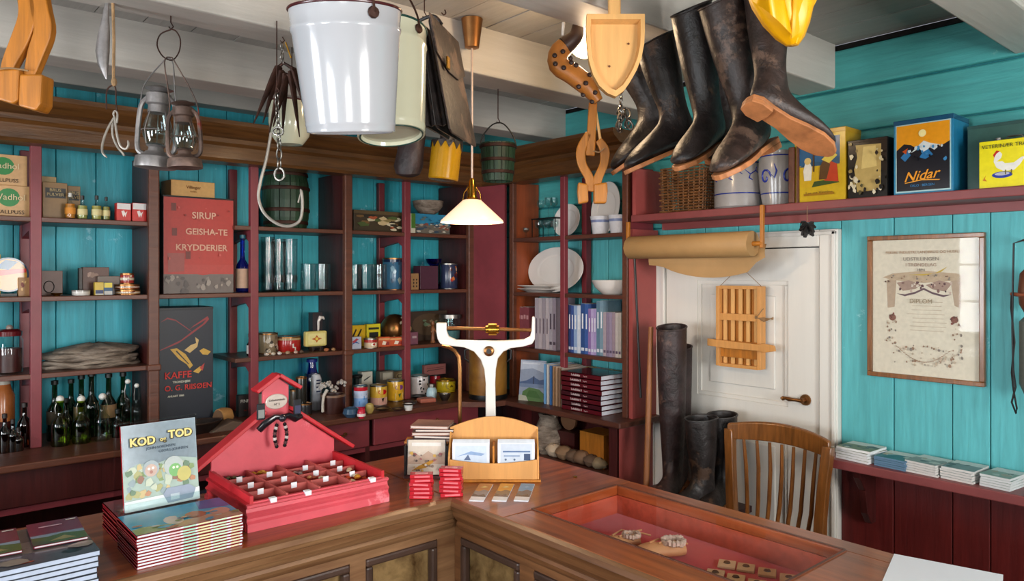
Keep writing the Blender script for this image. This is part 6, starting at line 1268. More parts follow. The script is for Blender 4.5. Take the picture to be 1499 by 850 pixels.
# ---- card holder
c0 = Pz(722, 704, Z); t = thing('card_holder', 'light wooden two-compartment card holder with arched back', 'card holder', (c0.x+.01, c0.y+.01, Z0), YAW)
Wc = .142
bx('bottom', 'oldpine', t, -Wc-.006, Wc+.006, -.03, .1, 0, .008, bev=.002)
MB().prism([(-Wc, 0), (-Wc, .145)]+[(-Wc+2*Wc*q/12, .145+.035*math.sin(PI*q/12)) for q in range(13)]+[(Wc, .145), (Wc, 0)], .008, f=lambda u, v, w_: (u, .06+w_, .008+v)).build('arched_back', 'pine', t, bev=.002)
for sx in (-1, 1): MB().prism([(-.024, 0), (-.024, .07), (.06, .14), (.068, .14), (.068, 0)], .006, f=lambda u, v, w_: (sx*(Wc-.003)-.003+w_, u, .008+v)).build('side', 'pine', t, bev=.0015)
MB().prism([(-Wc+.006, 0), (-Wc+.006, .062)]+[(-Wc+.006+(2*Wc-.012)*q/12, .062-.012*math.sin(PI*q/12)) for q in range(13)]+[(Wc-.006, .062), (Wc-.006, 0)], .006, f=lambda u, v, w_: (u, -.026+w_, .008+v)).build('front_rail', 'pine', t, bev=.0015)
bx('middle_divider', 'oldpine', t, -.003, .003, -.018, .058, .008, .11)
for j, sx in enumerate((-1, 1)):
    for i in range(5):
        hc = .112+.001*i
        d = thing('picture_card', (['left', 'right'][j])+' compartment card, '+['front one', 'second', 'third', 'fourth', 'rearmost'][i]+', in the wooden holder', 'card', t.matrix_basis @ Vector((sx*.071, -.014+.007*i, .0085)), YAW, 'cards in the '+['left', 'right'][j]+' compartment')
        MB('#e0e4ea').box(-.058, .058, 0, .002, 0, hc).build('card_sheet', 'matte', d)
        if i == 0:
            m = MB(); art(m, face(.11, hc, 0, .001), ([('#c8d4e4', rect(.05, .95, .3, .9)), ('#8aa4c8', [(.1, .6), (.5, .75), (.9, .68), (.8, .62), (.4, .66)]), ('#5c6c8c', [(.3, .5), (.42, .66), (.5, .5)])] if j == 0 else [('#c4ccd8', rect(.05, .95, .3, .95)), ('#5c749c', rect(.12, .9, .72, .76)), ('#3c4c6c', rect(.72, .9, .5, .68)), ('#8a9cb8', rect(.15, .6, .6, .64)), ('#5c6c84', disc(.2, .52, .03)), ('#5c6c84', disc(.45, .52, .03))])).build('card_print', 'matte', d)
# three leaflets on the counter
for i, (px, sky) in enumerate([(705, '#c88c58'), (737, '#e0a040'), (768, '#5ca4d4')]):
    c0 = Pz(px, 721, Z); 
    for j in range(2):
        d = thing('leaflet', ['leaflet with orange dusk picture, left of three', 'leaflet with golden sky picture, middle of three', 'leaflet with clear blue sky, right of three'][i]+(', upper sheet' if j else ', lower sheet'), 'leaflet', (c0.x, c0.y, Z0+.0016*j), YAW+R(-8), 'leaflets in front of the card holder')
        MB('#d8d8dc').box(-.021, .021, -.085, .085, 0, .0014).build('sheet', 'matte', d)
        if j:
            m = MB(); k = 0
            for k, (c, pts) in enumerate([(sky, rect(0, 1, .45, 1)), ('#8a8c94' if i == 0 else ('#7c6c5c' if i == 1 else '#5c6470'), [(0, .2), (1, .2), (1, .55), (.6, .62), (.3, .52), (0, .56)]), ('#4c4c50', [(0, .2), (1, .2), (.8, .36), (.4, .3), (0, .38)]), ('#e8e8ec', rect(0, 1, 0, .2)), ('#e8d08c' if i < 2 else '#7cbce4', [(.2, .75), (.5, .85), (.8, .78), (.5, .72)])]): m.poly([(.042*(u-.5), .17*(v-.5), .0016+.0001*k) for u, v in pts], c)
            m.build('leaflet_picture', 'gloss', d)
# ---- letter scale
c0 = Pt(716, 0, .00238); t = thing('weighing_scale', 'white enamelled counter scale with brass sliding weight', 'scale', (c0.x, c0.y, Z0), YAW)
ts = .00238; q = lambda px, py: ((px-716)*ts, EYE+(HZ-py)*ts-Z0)
def qp(pts, d0, d, name, mat, bev=.004): return MB().prism([q(*p) for p in pts], d, f=lambda u, v, w_: (u, d0+w_, v)).build(name, mat, t, bev=bev)
qp([(709, 690), (711, 620), (711, 560), (709, 540), (704, 526), (694, 514), (680, 508), (655, 505), (645, 503), (641, 496), (639, 485), (639, 472), (654, 472), (654, 484), (657, 492), (668, 497), (700, 498), (716, 498), (740, 498), (768, 496), (776, 492), (778, 484), (779, 463), (783, 463), (783, 496), (779, 503), (765, 507), (748, 509), (737, 514), (729, 524), (726, 540), (725, 560), (726, 620), (728, 690)], -.012, .026, 'frame', 'scalewhite')
MB().lathe([(0, -.022), (.012, -.022), (.018, -.018), (.018, -.012)], (q(716, 513)[0], 0, q(716, 513)[1]), 20, axis='y').build('pivot_boss', 'bronze', t, smooth=True)
MB('#241c14').lathe([(0, -.0235), (.009, -.0235), (.009, -.021)], (q(716, 513)[0], 0, q(716, 513)[1]), 16, axis='y').build('pivot_hole', 'gloss', t)
a, b = q(655, 480), q(779, 483); MB().tube([(a[0], 0, a[1]), (b[0], 0, b[1])], .006, 10).build('beam', 'bronze', t, smooth=True)
a = q(722, 482); MB().lathe([(.008, -.028), (.013, -.026), (.013, -.018), (.021, -.016), (.021, .012), (.014, .014), (.014, .02), (.007, .022)], (a[0], 0, a[1]), 20, axis='x').build('sliding_weight', 'brass', t, smooth=True)
m = MB(); pts = [q(*p) for p in ((646, 507), (656, 509), (665, 514), (671, 523), (672.5, 540), (672.5, 600), (673, 690))]; m.tube([(u, .02, v) for u, v in pts], [.005, .006, .007, .0075, .0075, .007, .007], 8); m.build('side_rod', 'bronze', t, smooth=True)
bx('scale_base', 'scalewhite', t, -.1, .11, -.06, .09, 0, .03, bev=.01)
MB().lathe([(0, 0), (.07, 0), (.075, .008), (.07, .01), (0, .004)], (0.0, .05, .03), 28).build('pan', 'brass', t, smooth=True)
# ---- case contents
FZ = Z-.085+.0005
for i, (px, py, yaw) in enumerate([(912, 786, -35), (962, 803, -30)]):
    c0 = Pz(px, py, FZ+.02); s_ = [.8, 1][i]
    t = thing('sheepskin_slipper', ['smaller pale sheepskin slipper in the glass case', 'larger tan sheepskin slipper in the glass case'][i], 'slipper', (c0.x-.02*(i == 0), c0.y, FZ), R(yaw), 'sheepskin slippers')
    rg = []
    for k in range(9):
        u = k/8; wd = [.006, .024, .03, .031, .029, .027, .029, .028, .016][k]; hh = [.01, .024, .032, .036, .036, .034, .036, .036, .03][k]; x = -.075+.15*u
        rg.append([Vector((x*s_, math.cos(q_)*wd*s_, max(0, (hh*.5+math.sin(q_)*hh*.5))*s_)) for q_ in [2*PI*j/14 for j in range(14)]])
    MB().rings(rg).build('slipper_body', 'tanleather', t, smooth=True)
    m = MB(); rn = random.Random(i)
    for k in range(16): a = 2*PI*k/16; m.ball(((.045+.026*math.cos(a))*s_, .024*math.sin(a)*s_, (.037+rn.uniform(-.002, .003))*s_), .009*s_, 6)
    m.jitter(.001).build('wool_trim', 'wool', t, smooth=True)
    m = MB().tube([(-.02*s_, 0, .038*s_), (.02, .04, .03), (.05, .07, .012), (.09, .09, .01)], .0025, 5); m.tube([(0, -.01, .038*s_), (.05, .03, .03), (.1, .035, .014)], .0025, 5); m.build('lace', 'tanleather', t, smooth=True)
CP = [(1064, 824, '#d8c4a0'), (1092, 829, '#ccb48c'), (1123, 836, '#c8a878'), (1155, 845, '#c8a87c'), (1047, 838, '#d0bc98'), (1077, 845, '#d4bc90'), (1108, 853, '#ccb084')]
for i, (px, py, c) in enumerate(CP):
    c0 = Pz(px, py, FZ+.006)
    d = thing('brooch_card', ORD[i]+' small cream card with a dark pin, lying in the glass case', 'card', (c0.x, c0.y, FZ), R(-62), 'cards with pins in the case')
    MB(c).box(-.021, .021, -.024, .024, 0, .006).build('card_block', 'matte', d, bev=.0015); MB('#5c4c3c').lathe([(0, .006), (.009, .006), (.007, .009), (0, .01)], (0, .004, 0), 10).build('pin', 'gloss', d, smooth=True)
# white paper sheet on the counter near the corner of the frame
c = [Pz(1309, 811, Z), Pz(1470, 842, Z)]; o = MB().add([(0, 0, 0)], []) if 0 else None
pA, pB = c; dv = (pB-pA); dv.z = 0; nv = Vector((-dv.y, dv.x, 0)).normalized()*.297; 
if nv.x > 0: nv = -nv
dv = dv.normalized()*.21
m = MB(); b = [Vector((0, 0, 0)), dv, dv+nv, nv]; m.add(b+[p+Vector((0, 0, .0012)) for p in b], [(0, 3, 2, 1), (4, 5, 6, 7), (0, 1, 5, 4), (1, 2, 6, 5), (2, 3, 7, 6), (3, 0, 4, 7)])
tag(m.build('paper_sheet', 'paper', None, (pA.x, pA.y, Z0)), 'white paper sheet lying on the counter at the bottom right', 'paper')
p = Pz(842, 698, Z); o = MB().lathe([(.006, .0), (.0075, .001), (.006, .003), (.003, .003)], n=12).build('small_ring', 'brass', None, (p.x, p.y, Z0), smooth=True); tag(o, 'tiny shiny metal ring on the counter behind the glass case', 'ring')

# ================================================================ HANGING THINGS
def HG(name, label, cat, px0, py0, ts, group=None, yaw=0):
    t = thing(name, label, cat, Pt(px0, py0, ts), YAW+R(yaw), group); return t, (lambda px, py, d=0: Vector(((px-px0)*ts, d, (py0-py)*ts)))
def smooth(pts, k=4):
    out = []; P = [pts[0]]+list(pts)+[pts[-1]]
    for i in range(1, len(P)-2):
        for j in range(k):
            s_ = j/k; a, b, c, d = [Vector(p) for p in P[i-1:i+3]]
            out.append(.5*((2*b)+(c-a)*s_+(2*a-5*b+4*c-d)*s_*s_+(3*b-a-3*c+d)*s_**3))
    out.append(Vector(pts[-1])); return out
def link(m_, c, ax_, l=.014, w_=.008, r=.0022, turn=0):
    """one chain link round centre c, long axis ax_"""
    ax_ = Vector(ax_).normalized(); s = ax_.orthogonal().normalized(); s = Matrix.Rotation(turn, 3, ax_) @ s
    return m_.tube([Vector(c)+ax_*math.sin(a)*l+s*math.cos(a)*w_ for a in [2*PI*i/12 for i in range(12)]], r, 6, closed=True)
def hook_up(t, top, zc, mat='iron'):
    """the nail or hook that carries a hanging thing, from its top to a beam or ceiling at height zc"""
    w0 = t.matrix_basis @ Vector(top); dz = zc-w0.z
    MB().tube([Vector(top)+Vector((0, 0, dz)), Vector(top)+Vector((0, 0, .02)), Vector(top)+Vector((.008, 0, .006)), Vector(top)+Vector((0, 0, -.002)), Vector(top)+Vector((-.006, 0, .006))], .0022, 6).build('hook', mat, t, smooth=True)
# -- harness trees
def harness(t, q, strips, blocks, cord, th=.028):
    for s in strips:
        m = MB(); c = smooth([q(x, y) for x, y, w_ in s]); ws = smooth([(w_, 0, 0) for x, y, w_ in s]); k = (q(1, 0)-q(0, 0)).x
        L_, R_ = [], []
        for i, p in enumerate(c):
            a, b = c[max(0, i-1)], c[min(len(c)-1, i+1)]; d = (b-a).normalized(); n_ = Vector((d.z, 0, -d.x)); hw = ws[i].x*k/2; L_.append(p+n_*hw); R_.append(p-n_*hw)
        rg = [[Vector((l.x, -th/2, l.z)), Vector((l.x, th/2, l.z)), Vector((r.x, th/2, r.z)), Vector((r.x, -th/2, r.z))] for l, r in zip(L_, R_)]
        m.rings(rg).build('curved_arm', 'oldpine', t, smooth=True, ang=50, bev=.003)
    for b in blocks: MB().prism([tuple((q(x, y).x, q(x, y).z)) for x, y in b], th*2.2, f=lambda u, v, w_: (u, -th*1.1+w_, v)).build('block', 'oldpine', t, bev=.006)
    if cord: MB().tube(smooth([q(x, y, -th*1.2) for x, y in cord]), .0025, 5).build('cord', 'rope', t, smooth=True)
t, q = HG('harness_tree', 'pair of curved orange wooden harness arms hanging at the top left corner', 'harness tree', 38, 60, .00205)
harness(t, q, [[(32, -60, 26), (40, -10, 24), (43, 25, 26), (32, 60, 26), (16, 95, 20), (6, 135, 12)], [(52, -60, 20), (60, 10, 26), (66, 45, 26), (56, 78, 24), (46, 112, 16)]], [[(4, 106), (38, 104), (36, 150), (28, 155), (3, 148)], [(38, 112), (71, 112), (69, 155), (62, 165), (36, 158)]], [(8, 106), (25, 104), (52, 108)])
MB().tube([q(22, -60), q(22, 10, .03), q(14, 60, .03), q(0, 130, .03)], .008, 8).build('dark_strap', 'iron', t, smooth=True)
t, q = HG('harness_tree', 'small pair of curved yellow wooden harness arms below the spotted clog', 'harness tree', 867, 220, .00235)
harness(t, q, [[(868, 150, 12), (866, 190, 13), (864, 228, 13)], [(862, 195, 10), (851, 218, 14), (852, 240, 13), (863, 262, 13), (862, 280, 14)], [(876, 205, 10), (885, 220, 14), (884, 240, 12), (875, 262, 13), (872, 280, 14)]], [[(846, 267), (860, 270), (861, 296), (847, 299), (845, 280)], [(869, 298), (869, 270), (888, 267), (889, 280), (887, 298)]], [(884, 218), (876, 224), (868, 222)], .016)
MB().tube([q(870, 150), q(874, 175), q(879, 205), q(883, 216)], .005, 8).build('light_stick', 'pinelight', t, smooth=True); hook_up(t, q(868, 150), 2.41 if 0 else 2.58)
# -- fish shaped weight and treble hook
t, q = HG('fishing_weight', 'grey fish-shaped lead weight hanging from the beam near the left', 'weight', 154, 60, .00205)
rg = [];
for x, y, w_ in ((158, -5, 2), (156, 10, 3.5), (154.5, 25, 5), (152, 50, 8.5), (150, 75, 10), (151, 95, 7.5), (154, 108, 4), (156, 116, 1.2)):
    c = q(x, y); rg.append([c+Vector((math.cos(a)*w_*.00205, math.sin(a)*w_*.0014, 0)) for a in [2*PI*i/14 for i in range(14)]])
MB().rings(rg).build('lead_body', 'zinc', t, smooth=True); hook_up(t, q(158, -2), 2.41+.02)
t, q = HG('treble_hook', 'large pale three-pronged fish hook on twine beside the fish weight', 'fish hook', 166, 120, .00205)
MB().tube([q(165, -5), q(166, 60, .003), q(166, 122)], .0045, 6).build('twine', 'rope', t, smooth=True); MB().ball(q(167, 120), .011, 8, sz=(.8, .8, 1.3)).build('knot', 'rope', t, smooth=True)
MB().tube(smooth([q(156, 160), q(156, 135), q(162, 126), q(169, 128), q(170, 150), q(172, 172)]), .0022, 6).build('wire_loop', 'iron', t, smooth=True)
for pts in ([q(167, 172), q(160, 190, -.01), q(156, 210, -.02), (q(158, 225, -.03)), q(165, 233, -.03)], [q(168, 172), q(171, 195), q(176, 213), q(184, 218), q(188, 212), q(187, 205)], [q(166, 174), q(162, 195, .01), q(166, 212, .02), q(172, 222, .03), q(174, 226, .03)]): 
    pp = smooth(pts); MB().tube(pp, [.0034]*(len(pp)-2)+[.0025, .0008], 7).build('prong', 'palesteel', t, smooth=True)
MB().tube(smooth([q(168, 172), q(166, 166), q(169, 162), q(172, 167), q(171, 180)]), .003, 6).build('shank_eye', 'palesteel', t, smooth=True)
# -- lanterns
def lantern(label, pxc, ybot, wpx, hpx, ts, met, tilt=0, off=0, bail_top=(247, 85)):
    t, q = HG('oil_lantern', label, 'lantern', pxc, ybot, ts); t.rotation_euler = (0, R(tilt), YAW); s = hpx*ts
    r = wpx*ts/2
    MB().lathe([(0, 0), (r, 0), (r*1.02, s*.03), (r*.96, s*.13), (r*.6, s*.17), (r*.5, s*.2), (0, s*.2)], n=28).build('fuel_tank', met, t, smooth=True)
    MB().lathe([(r*.42, s*.18), (r*.36, s*.25), (r*.5, s*.27), (r*.3, s*.3)], n=20, close=None).build('burner', met, t, smooth=True)
    MB().lathe([(r*.45, s*.26), (r*.7, s*.4), (r*.68, s*.52), (r*.45, s*.68), (r*.42, s*.68), (r*.65, s*.52), (r*.67, s*.4), (r*.42, s*.26)], n=24, close=None).build('glass_globe', 'g_clear', t, smooth=True)
    MB().lathe([(r*.5, s*.67), (r*.48, s*.76), (r*.6, s*.78), (r*.6, s*.9), (r*.35, s*.93), (r*.7, s*.96), (r*.3, s*1.0), (0, s*1.0)], n=24).build('chimney_cap', met, t, smooth=True)
    for sx in (-1, 1): MB().tube(smooth([(sx*r*.5, 0, s*.16), (sx*r*.95, 0, s*.22), (sx*r*1.0, 0, s*.45), (sx*r*.9, 0, s*.75), (sx*r*.55, 0, s*.86)]), .008*r/.06, 8).build('side_tube', met, t, smooth=True)
    m = MB()
    for a in (.4, 2.0, 4.3, 5.9): m.tube([(r*.62*math.cos(a), r*.62*math.sin(a), s*.28), (r*.76*math.cos(a), r*.76*math.sin(a), s*.45), (r*.5*math.cos(a), r*.5*math.sin(a), s*.68)], .0013, 5)
    m.tube([(r*.75*math.cos(a), r*.75*math.sin(a), s*.45) for a in [2*PI*i/16 for i in range(16)]], .0013, 5, closed=True); m.build('wire_guard', met, t, smooth=True)
    bt_ = t.matrix_basis.inverted() @ Pt(bail_top[0], bail_top[1], ts)
    bt_ = Matrix.Rotation(-R(tilt), 4, 'Y') @ Matrix.Rotation(-YAW, 4, 'Z') @ (Pt(bail_top[0], bail_top[1], ts)-t.location)
    MB().tube(smooth([(-r*.95, 0, s*.7), (-r*.8, 0, s*1.0), bt_+Vector((-.02, 0, -.015)), bt_, bt_+Vector((.015, 0, -.02)), (r*.8, 0, s*1.0), (r*.95, 0, s*.7)]), .0022, 6).build('wire_bail', met, t, smooth=True)
    return t
lantern('dull zinc storm lantern, larger one on the left of the hanging pair', 227, 246, 56, 120, .00218, 'zinc', 3)
lantern('rusty brown storm lantern, smaller one on the right of the hanging pair', 271, 246, 48, 98, .00212, 'rustzinc', -2, bail_top=(250, 84))
t, q = HG('hanging_ring', 'rusty wire ring and hook carrying the two lanterns', 'ring', 248, 70, .00215)
MB().tube(smooth([q(251, 43), q(235, 50), q(230, 66), q(238, 82), q(252, 88), q(262, 76), q(264, 58), q(258, 46), q(252, 43)]), .0022, 6).build('wire_ring', 'iron', t, smooth=True); hook_up(t, q(250, 42), 2.41+.03)
# -- iron spikes, chain and shark hook
t, q = HG('iron_spikes', 'bunch of rusty tapered iron spikes hanging from a small chain', 'iron spikes', 415, 100, .00234)
for i, (x0, y0, x1, y1, d) in enumerate([(407, 98, 374, 183, -.02), (409, 98, 382, 178, .02), (413, 104, 394, 196, 0), (418, 108, 411, 196, .02), (420, 112, 404, 188, -.03), (426, 105, 441, 202, -.02), (431, 104, 456, 186, 0), (424, 108, 430, 150, .03), (429, 100, 452, 178, .03)]):
    a, b = q(x0, y0), q(x1, y1, d); MB().tube([a+Vector((0, 0, .004)), a, a+(b-a)*.18, a+(b-a)*.35, b], [.005, .012, .0125, .011, .002], 8, flat=.7).build('spike', 'iron', t, smooth=True)
MB().tube([q(408, 98)+Vector((0, 0, 0)), q(415, 92), q(423, 97), q(432, 102)], .006, 6).build('carrying_ring', 'iron', t, smooth=True)
m = None
for i in range(4): link(MB(), q(413+(i % 2), 66+8*i), (0.1, 0, 1), .011, .006, .0022, i*PI/2).build('chain_link', 'steel', t, smooth=True)
MB().tube([q(418, 62), q(426, 85)], .003, 5).build('split_pin', 'brass', t); hook_up(t, q(413, 62), 2.43)
t, q = HG('shark_hook', 'big pale steel shark hook with a short chain below the spikes', 'fish hook', 413, 200, .00228)
for i in range(8): link(MB(), q(410+.4*i, 145+8.4*i, -.035), (0, 0, 1), .0125, .0065, .0024, .4+i*PI/2).build('chain_link', 'steel', t, smooth=True)
MB().tube([q(412, 195, -.035)+Vector((math.cos(a)*.017, 0, math.sin(a)*.013)) for a in [2*PI*i/14 for i in range(14)]], .0035, 6, closed=True).build('shackle', 'steel', t, smooth=True)
for i in range(3): link(MB(), q(413.5, 214+14*i, -.035), (0, 0, 1), .019, .009, .003, i*PI/2+.5).build('chain_link', 'steel', t, smooth=True)
MB().tube([q(414, 257, -.035)+Vector((math.cos(a)*.016, 0, math.sin(a)*.02)) for a in [2*PI*i/14 for i in range(14)]], .0042, 6, closed=True).build('end_ring', 'steel', t, smooth=True)
pp = smooth([q(402, 197, -.035), q(395, 235, -.035), q(386, 270, -.035), q(384, 292, -.035), q(392, 313, -.035), q(410, 328, -.035), q(428, 332, -.035), q(443, 324, -.035), q(447, 305, -.035), q(446, 285, -.035), q(444, 278, -.035)])
MB().tube(pp, [.0052]*(len(pp)-5)+[.0052, .005, .004, .003, .001], 8).build('hook_bend', 'palesteel', t, smooth=True)
MB().tube([q(444, 284, -.035), q(441, 298, -.035)], [.001, .003], 6).build('barb', 'palesteel', t); hook_up(t, q(410, 140, -.035), 2.43)
t, q = HG('enamel_ladle', 'cream enamel bowl hanging behind the rusty spikes', 'bowl', 425, 180, .0026)
rr = .082; MB().lathe([(0, -.088), (.045, -.083), (.07, -.05), (.08, 0), (.078, .075), (.072, .078), (.074, 0), (.04, -.075), (0, -.08)], n=28).build('bowl_body', 'cream', t, (0, 0, 0), smooth=True); 
MB().tube([(0, .02, .2), (0, .06, .14), (-.0, .075, .07)], .005, 8).build('handle', 'iron', t, smooth=True); hook_up(t, (0, .02, .2), 2.6); MB().tube([(.077*math.cos(a), .077*math.sin(a), .077) for a in [2*PI*i/24 for i in range(24)]], .003, 6, closed=True).build('rim', 'enamelrim', t, smooth=True)
# -- buckets
def bucket(label, px, ytop, ybot, wtop, wbot, ts, mat, rim, tiltx, tilty, bail):
    t, q = HG('enamel_bucket', label, 'bucket', px, (ytop+ybot)/2, ts); h = (ybot-ytop)*ts; r1, r0 = wtop*ts/2, wbot*ts/2
    t.rotation_euler = (Matrix.Rotation(YAW, 3, 'Z') @ Matrix.Rotation(R(tiltx), 3, 'X') @ Matrix.Rotation(R(tilty), 3, 'Y')).to_euler()
    rad = lambda v: r0+(r1-r0)*v
    MB().lathe([(0, -h*.47), (r0*.86, -h*.47), (r0*.9, -h*.5), (r0, -h*.5), (rad(.05), -h*.45), (rad(.06)*1.012, -h*.44), (rad(.08), -h*.42), (rad(.8), h*.3), (rad(.82)*1.02, h*.32), (rad(.85)*1.02, h*.35), (rad(.86), h*.36), (r1, h*.5), (r1*.98, h*.5), (r0*.96, -h*.4), (0, -h*.4)], n=56).build('body', mat, t, smooth=True, ang=50)
    MB().tube([(r1*math.cos(a), r1*math.sin(a), h*.5) for a in [2*PI*i/48 for i in range(48)]], .0035, 8, closed=True).build('rim', rim, t, smooth=True)
    MB().tube([(r0*.93*math.cos(a), r0*.93*math.sin(a), -h*.5) for a in [2*PI*i/48 for i in range(48)]], .0025, 8, closed=True).build('foot_rim', rim if mat == 'cream' else mat, t, smooth=True)
    br = Matrix.Rotation(R(bail), 3, 'Z')
    for sx in (-1, 1): MB().lathe([(0, 0), (.014, 0), (.012, .006), (0, .007)], (0, 0, 0), 10, axis='x').build('ear', 'iron', t, br @ Vector((sx*r1*1.0 if sx > 0 else -r1-.006, 0, h*.42)), (0, 0, R(bail)), smooth=True)
    MB().tube([br @ p for p in smooth([Vector((-r1-.006, 0, h*.42)), Vector((-r1*.95, 0, h*.62)), Vector((-r1*.55, 0, h*.95)), Vector((0, 0, h*1.08)), Vector((r1*.55, 0, h*.95)), Vector((r1*.95, 0, h*.62)), Vector((r1+.006, 0, h*.42))])], .003, 8).build('wire_bail', 'iron', t, smooth=True)
    return t
bucket('large white enamel bucket with dark red rim hanging from the beam', 510, 20, 192, 160, 128, .00163, 'enamel', 'enamelrim', 9, -1, -50)
bucket('cream enamel bucket with green rim hanging behind the white one', 567, 46, 202, 128, 97, .00196, 'cream', 'greenrim', -8, -6, -30)
# -- leather satchel
t, q = HG('leather_satchel', 'old black and brown leather accordion satchel hanging from the ceiling', 'satchel', 641, 122, .0023, yaw=-13)
def panel(name, mat, x, w0, z0, z1, th, shear, dz=0, yw=.15):
    pts = [(-yw, z0+.01), (-yw*.96, z1-.02), (-yw*.8, z1), (yw*.8, z1), (yw*.96, z1-.02), (yw, z0+.01), (yw*.9, z0), (-yw*.9, z0)]
    return MB().prism(pts, th, f=lambda u, v, w_: (x+w_+shear*(z1-v), u, v)).build(name, mat, t, bev=.002)
for i, (x, z0, z1, sh_) in enumerate([(-.105, -.12, .165, .01), (-.07, -.14, .165, .05), (-.04, -.165, .145, .1), (-.01, -.18, .16, .15)]): panel('inner_leaf', 'leather', x, 0, z0, z1, .005, sh_)
panel('front_leaf', 'leatherb', .012, 0, -.195, .182, .007, .2)
m = MB(); m.prism([(-.153, .06), (-.153, .185), (.153, .185), (.153, .06), (.05, .02), (-.05, .02)], .006, f=lambda u, v, w_: (.0205+w_+.2*(.182-v), u, v)); m.build('flap', 'leatherb', t, bev=.002)
bx('buckle', 'brass', t, .053+.008, .06+.008, -.1, -.075, .02, .06, bev=.002)
for k in range(4):
    a = -.085+.025*k; m = MB(); n_ = 10; rg = []
    for i in range(n_+1):
        z = .12-.29*i/n_; sh_ = (.02, .06, .12, .16)[k]; x0 = a+sh_*(.155-z); x1 = x0+.024+.01*i/n_
        rg.append([Vector((x0+.004, -.148, z)), Vector(((x0+x1)/2, -.125, z)), Vector((x1, -.148, z)), Vector((x1, -.142, z)), Vector(((x0+x1)/2, -.118, z)), Vector((x0+.004, -.142, z))])
    m.rings(rg).build('gusset', 'leather', t)
MB().tube(smooth([(-.09, -.05, .15), (-.06, -.05, .19), (.0, -.05, .21), (.03, -.05, .18)]), .006, 8).build('carrying_strap', 'leather', t, smooth=True)
hook_up(t, (-.03, -.05, .205), 2.6)
# -- dark sock and yellow tin seen beyond
t, q = HG('leather_cylinder', 'wrinkled dark leather cylinder hanging behind the cream bucket', 'leather cylinder', 602, 212, .0027)
rg = []
for i, (x, y, w_) in enumerate([(611, 150, 8), (610, 170, 13), (607, 185, 16), (604, 205, 19), (601, 225, 20), (598, 245, 21), (597, 256, 17)]):
    c = q(x, y); rn = random.Random(i); rg.append([c+Vector((math.cos(a)*w_*.0027*(1+rn.uniform(-.06, .06)), math.sin(a)*w_*.0027, .004*math.cos(a*2))) for a in [2*PI*j/18 for j in range(18)]])
MB().rings(rg).build('body', 'wader', t, smooth=True); hook_up(t, q(611, 150), 2.6)
t, q = HG('yellow_float_can', 'deep yellow cylinder with zigzag top hanging below the satchel', 'can', 652, 232, .0027); t.rotation_euler = (R(0), R(6), YAW)
MB('#ac7c0c').lathe([(.055, -.085), (.06, -.08), (.06, .06)], n=28, close=True).build('body', 'gloss', t, smooth=True)
m = MB('#c08c10'); 
for i in range(12): a = 2*PI*i/12; b = 2*PI*(i+1)/12; m.prism([(0, 0), (1, 0), (.5, 1)], .003, f=lambda u, v, w_: ((.064-w_)*math.cos(a+(b-a)*u), (.064-w_)*math.sin(a+(b-a)*u), .066-.03*v))
m.build('zigzag_leather_collar', 'leather', t)['kind'] = 'stuff'
MB('#6a4a10').lathe([(0, -.0855), (.05, -.0855), (.056, -.084)], n=24).build('bottom', 'gloss', t, smooth=True)
MB().tube([(0, 0, .06), (0, .0, .2)], .03, 10).build('dark_cork', 'leather', t, smooth=True); MB().tube([(0, 0, .2), (0, 0, .31)], .004, 6).build('hanging_cord', 'rope', t)
# -- green wooden bucket
t, q = HG('green_wooden_bucket', 'small green stave bucket with iron hoops hanging by its handle', 'bucket', 729, 238, .003)
h = .165; rb, rt_ = .064, .078
for i in range(14):
    a0, a1 = 2*PI*(i+.04)/14, 2*PI*(i+.96)/14; rg = []
    for z, r in ((-h/2, rb), (-h/2+.05, rb+.007), (h/2, rt_)): rg.append([Vector((math.cos(a)*r*k_, math.sin(a)*r*k_, z)) for a, k_ in ((a0, 1), ((a0+a1)/2, 1.01), (a1, 1), (a1, .87), (a0, .87))])
    MB().rings(rg).build('stave', 'greenpaint', t)
for z, r in ((-h/2+.03, rb+.004), (0, (rb+rt_)/2+.001), (h/2-.022, rt_+.0)): MB().lathe([(r, z), (r+.004, z+.002), (r+.005, z+.014), (r+.001, z+.016)], n=32, close=None).build('hoop', 'iron', t, smooth=True)
MB().lathe([(0, -h/2+.012), (rb*.9, -h/2+.012)], n=24, close=None).build('bottom', 'greenpaint', t)
MB().tube(smooth([(-rt_-.003, 0, h/2-.015), (-rt_*.85, 0, h/2+.035), (-rt_*.3, 0, h/2+.085), (rt_*.3, 0, h/2+.088), (rt_*.85, 0, h/2+.035), (rt_+.003, 0, h/2-.015)]), .003, 8).build('wire_handle', 'black', t, smooth=True)
hook_up(t, (.0, 0, h/2+.092), 2.43)
# -- pendant lamp
pt = Pt(691, 28, .00269); t = thing('pendant_lamp', 'brass pendant lamp with white conical glass shade, lit', 'lamp', (pt.x, pt.y, 1.80), YAW)
tl = .00269
MB().lathe([(.017, 2.485-1.8), (.028, 2.488-1.8), (.043, 2.6-1.8), (0, 2.6-1.8)], n=28).build('ceiling_rose', 'bronze', t, smooth=True)
MB('#c8b0a0').tube([(0, 0, .16), (0, 0, .69)], .0042, 8).build('cord', 'plain', t, smooth=True)
MB().lathe([(.006, .175), (.012, .165), (.015, .14), (.018, .13), (.018, .105), (.024, .095), (.03, .088)], n=20).build('lamp_holder', 'brass', t, smooth=True)
for sx in (-1, 1): MB().tube([(sx*.016, 0, .14), (sx*.032, 0, .115), (sx*.036, 0, .085)], .0018, 6).build('shade_arm', 'brass', t, smooth=True)
MB().lathe([(.028, .09), (.036, .088), (.122, .008), (.124, 0), (.12, .001), (.034, .082), (.026, .084)], n=48, close=None).build('glass_shade', 'lampglass', t, smooth=True)
MB().ball((0, 0, .045), .026, 14).build('bulb', 'bulb', t, smooth=True)
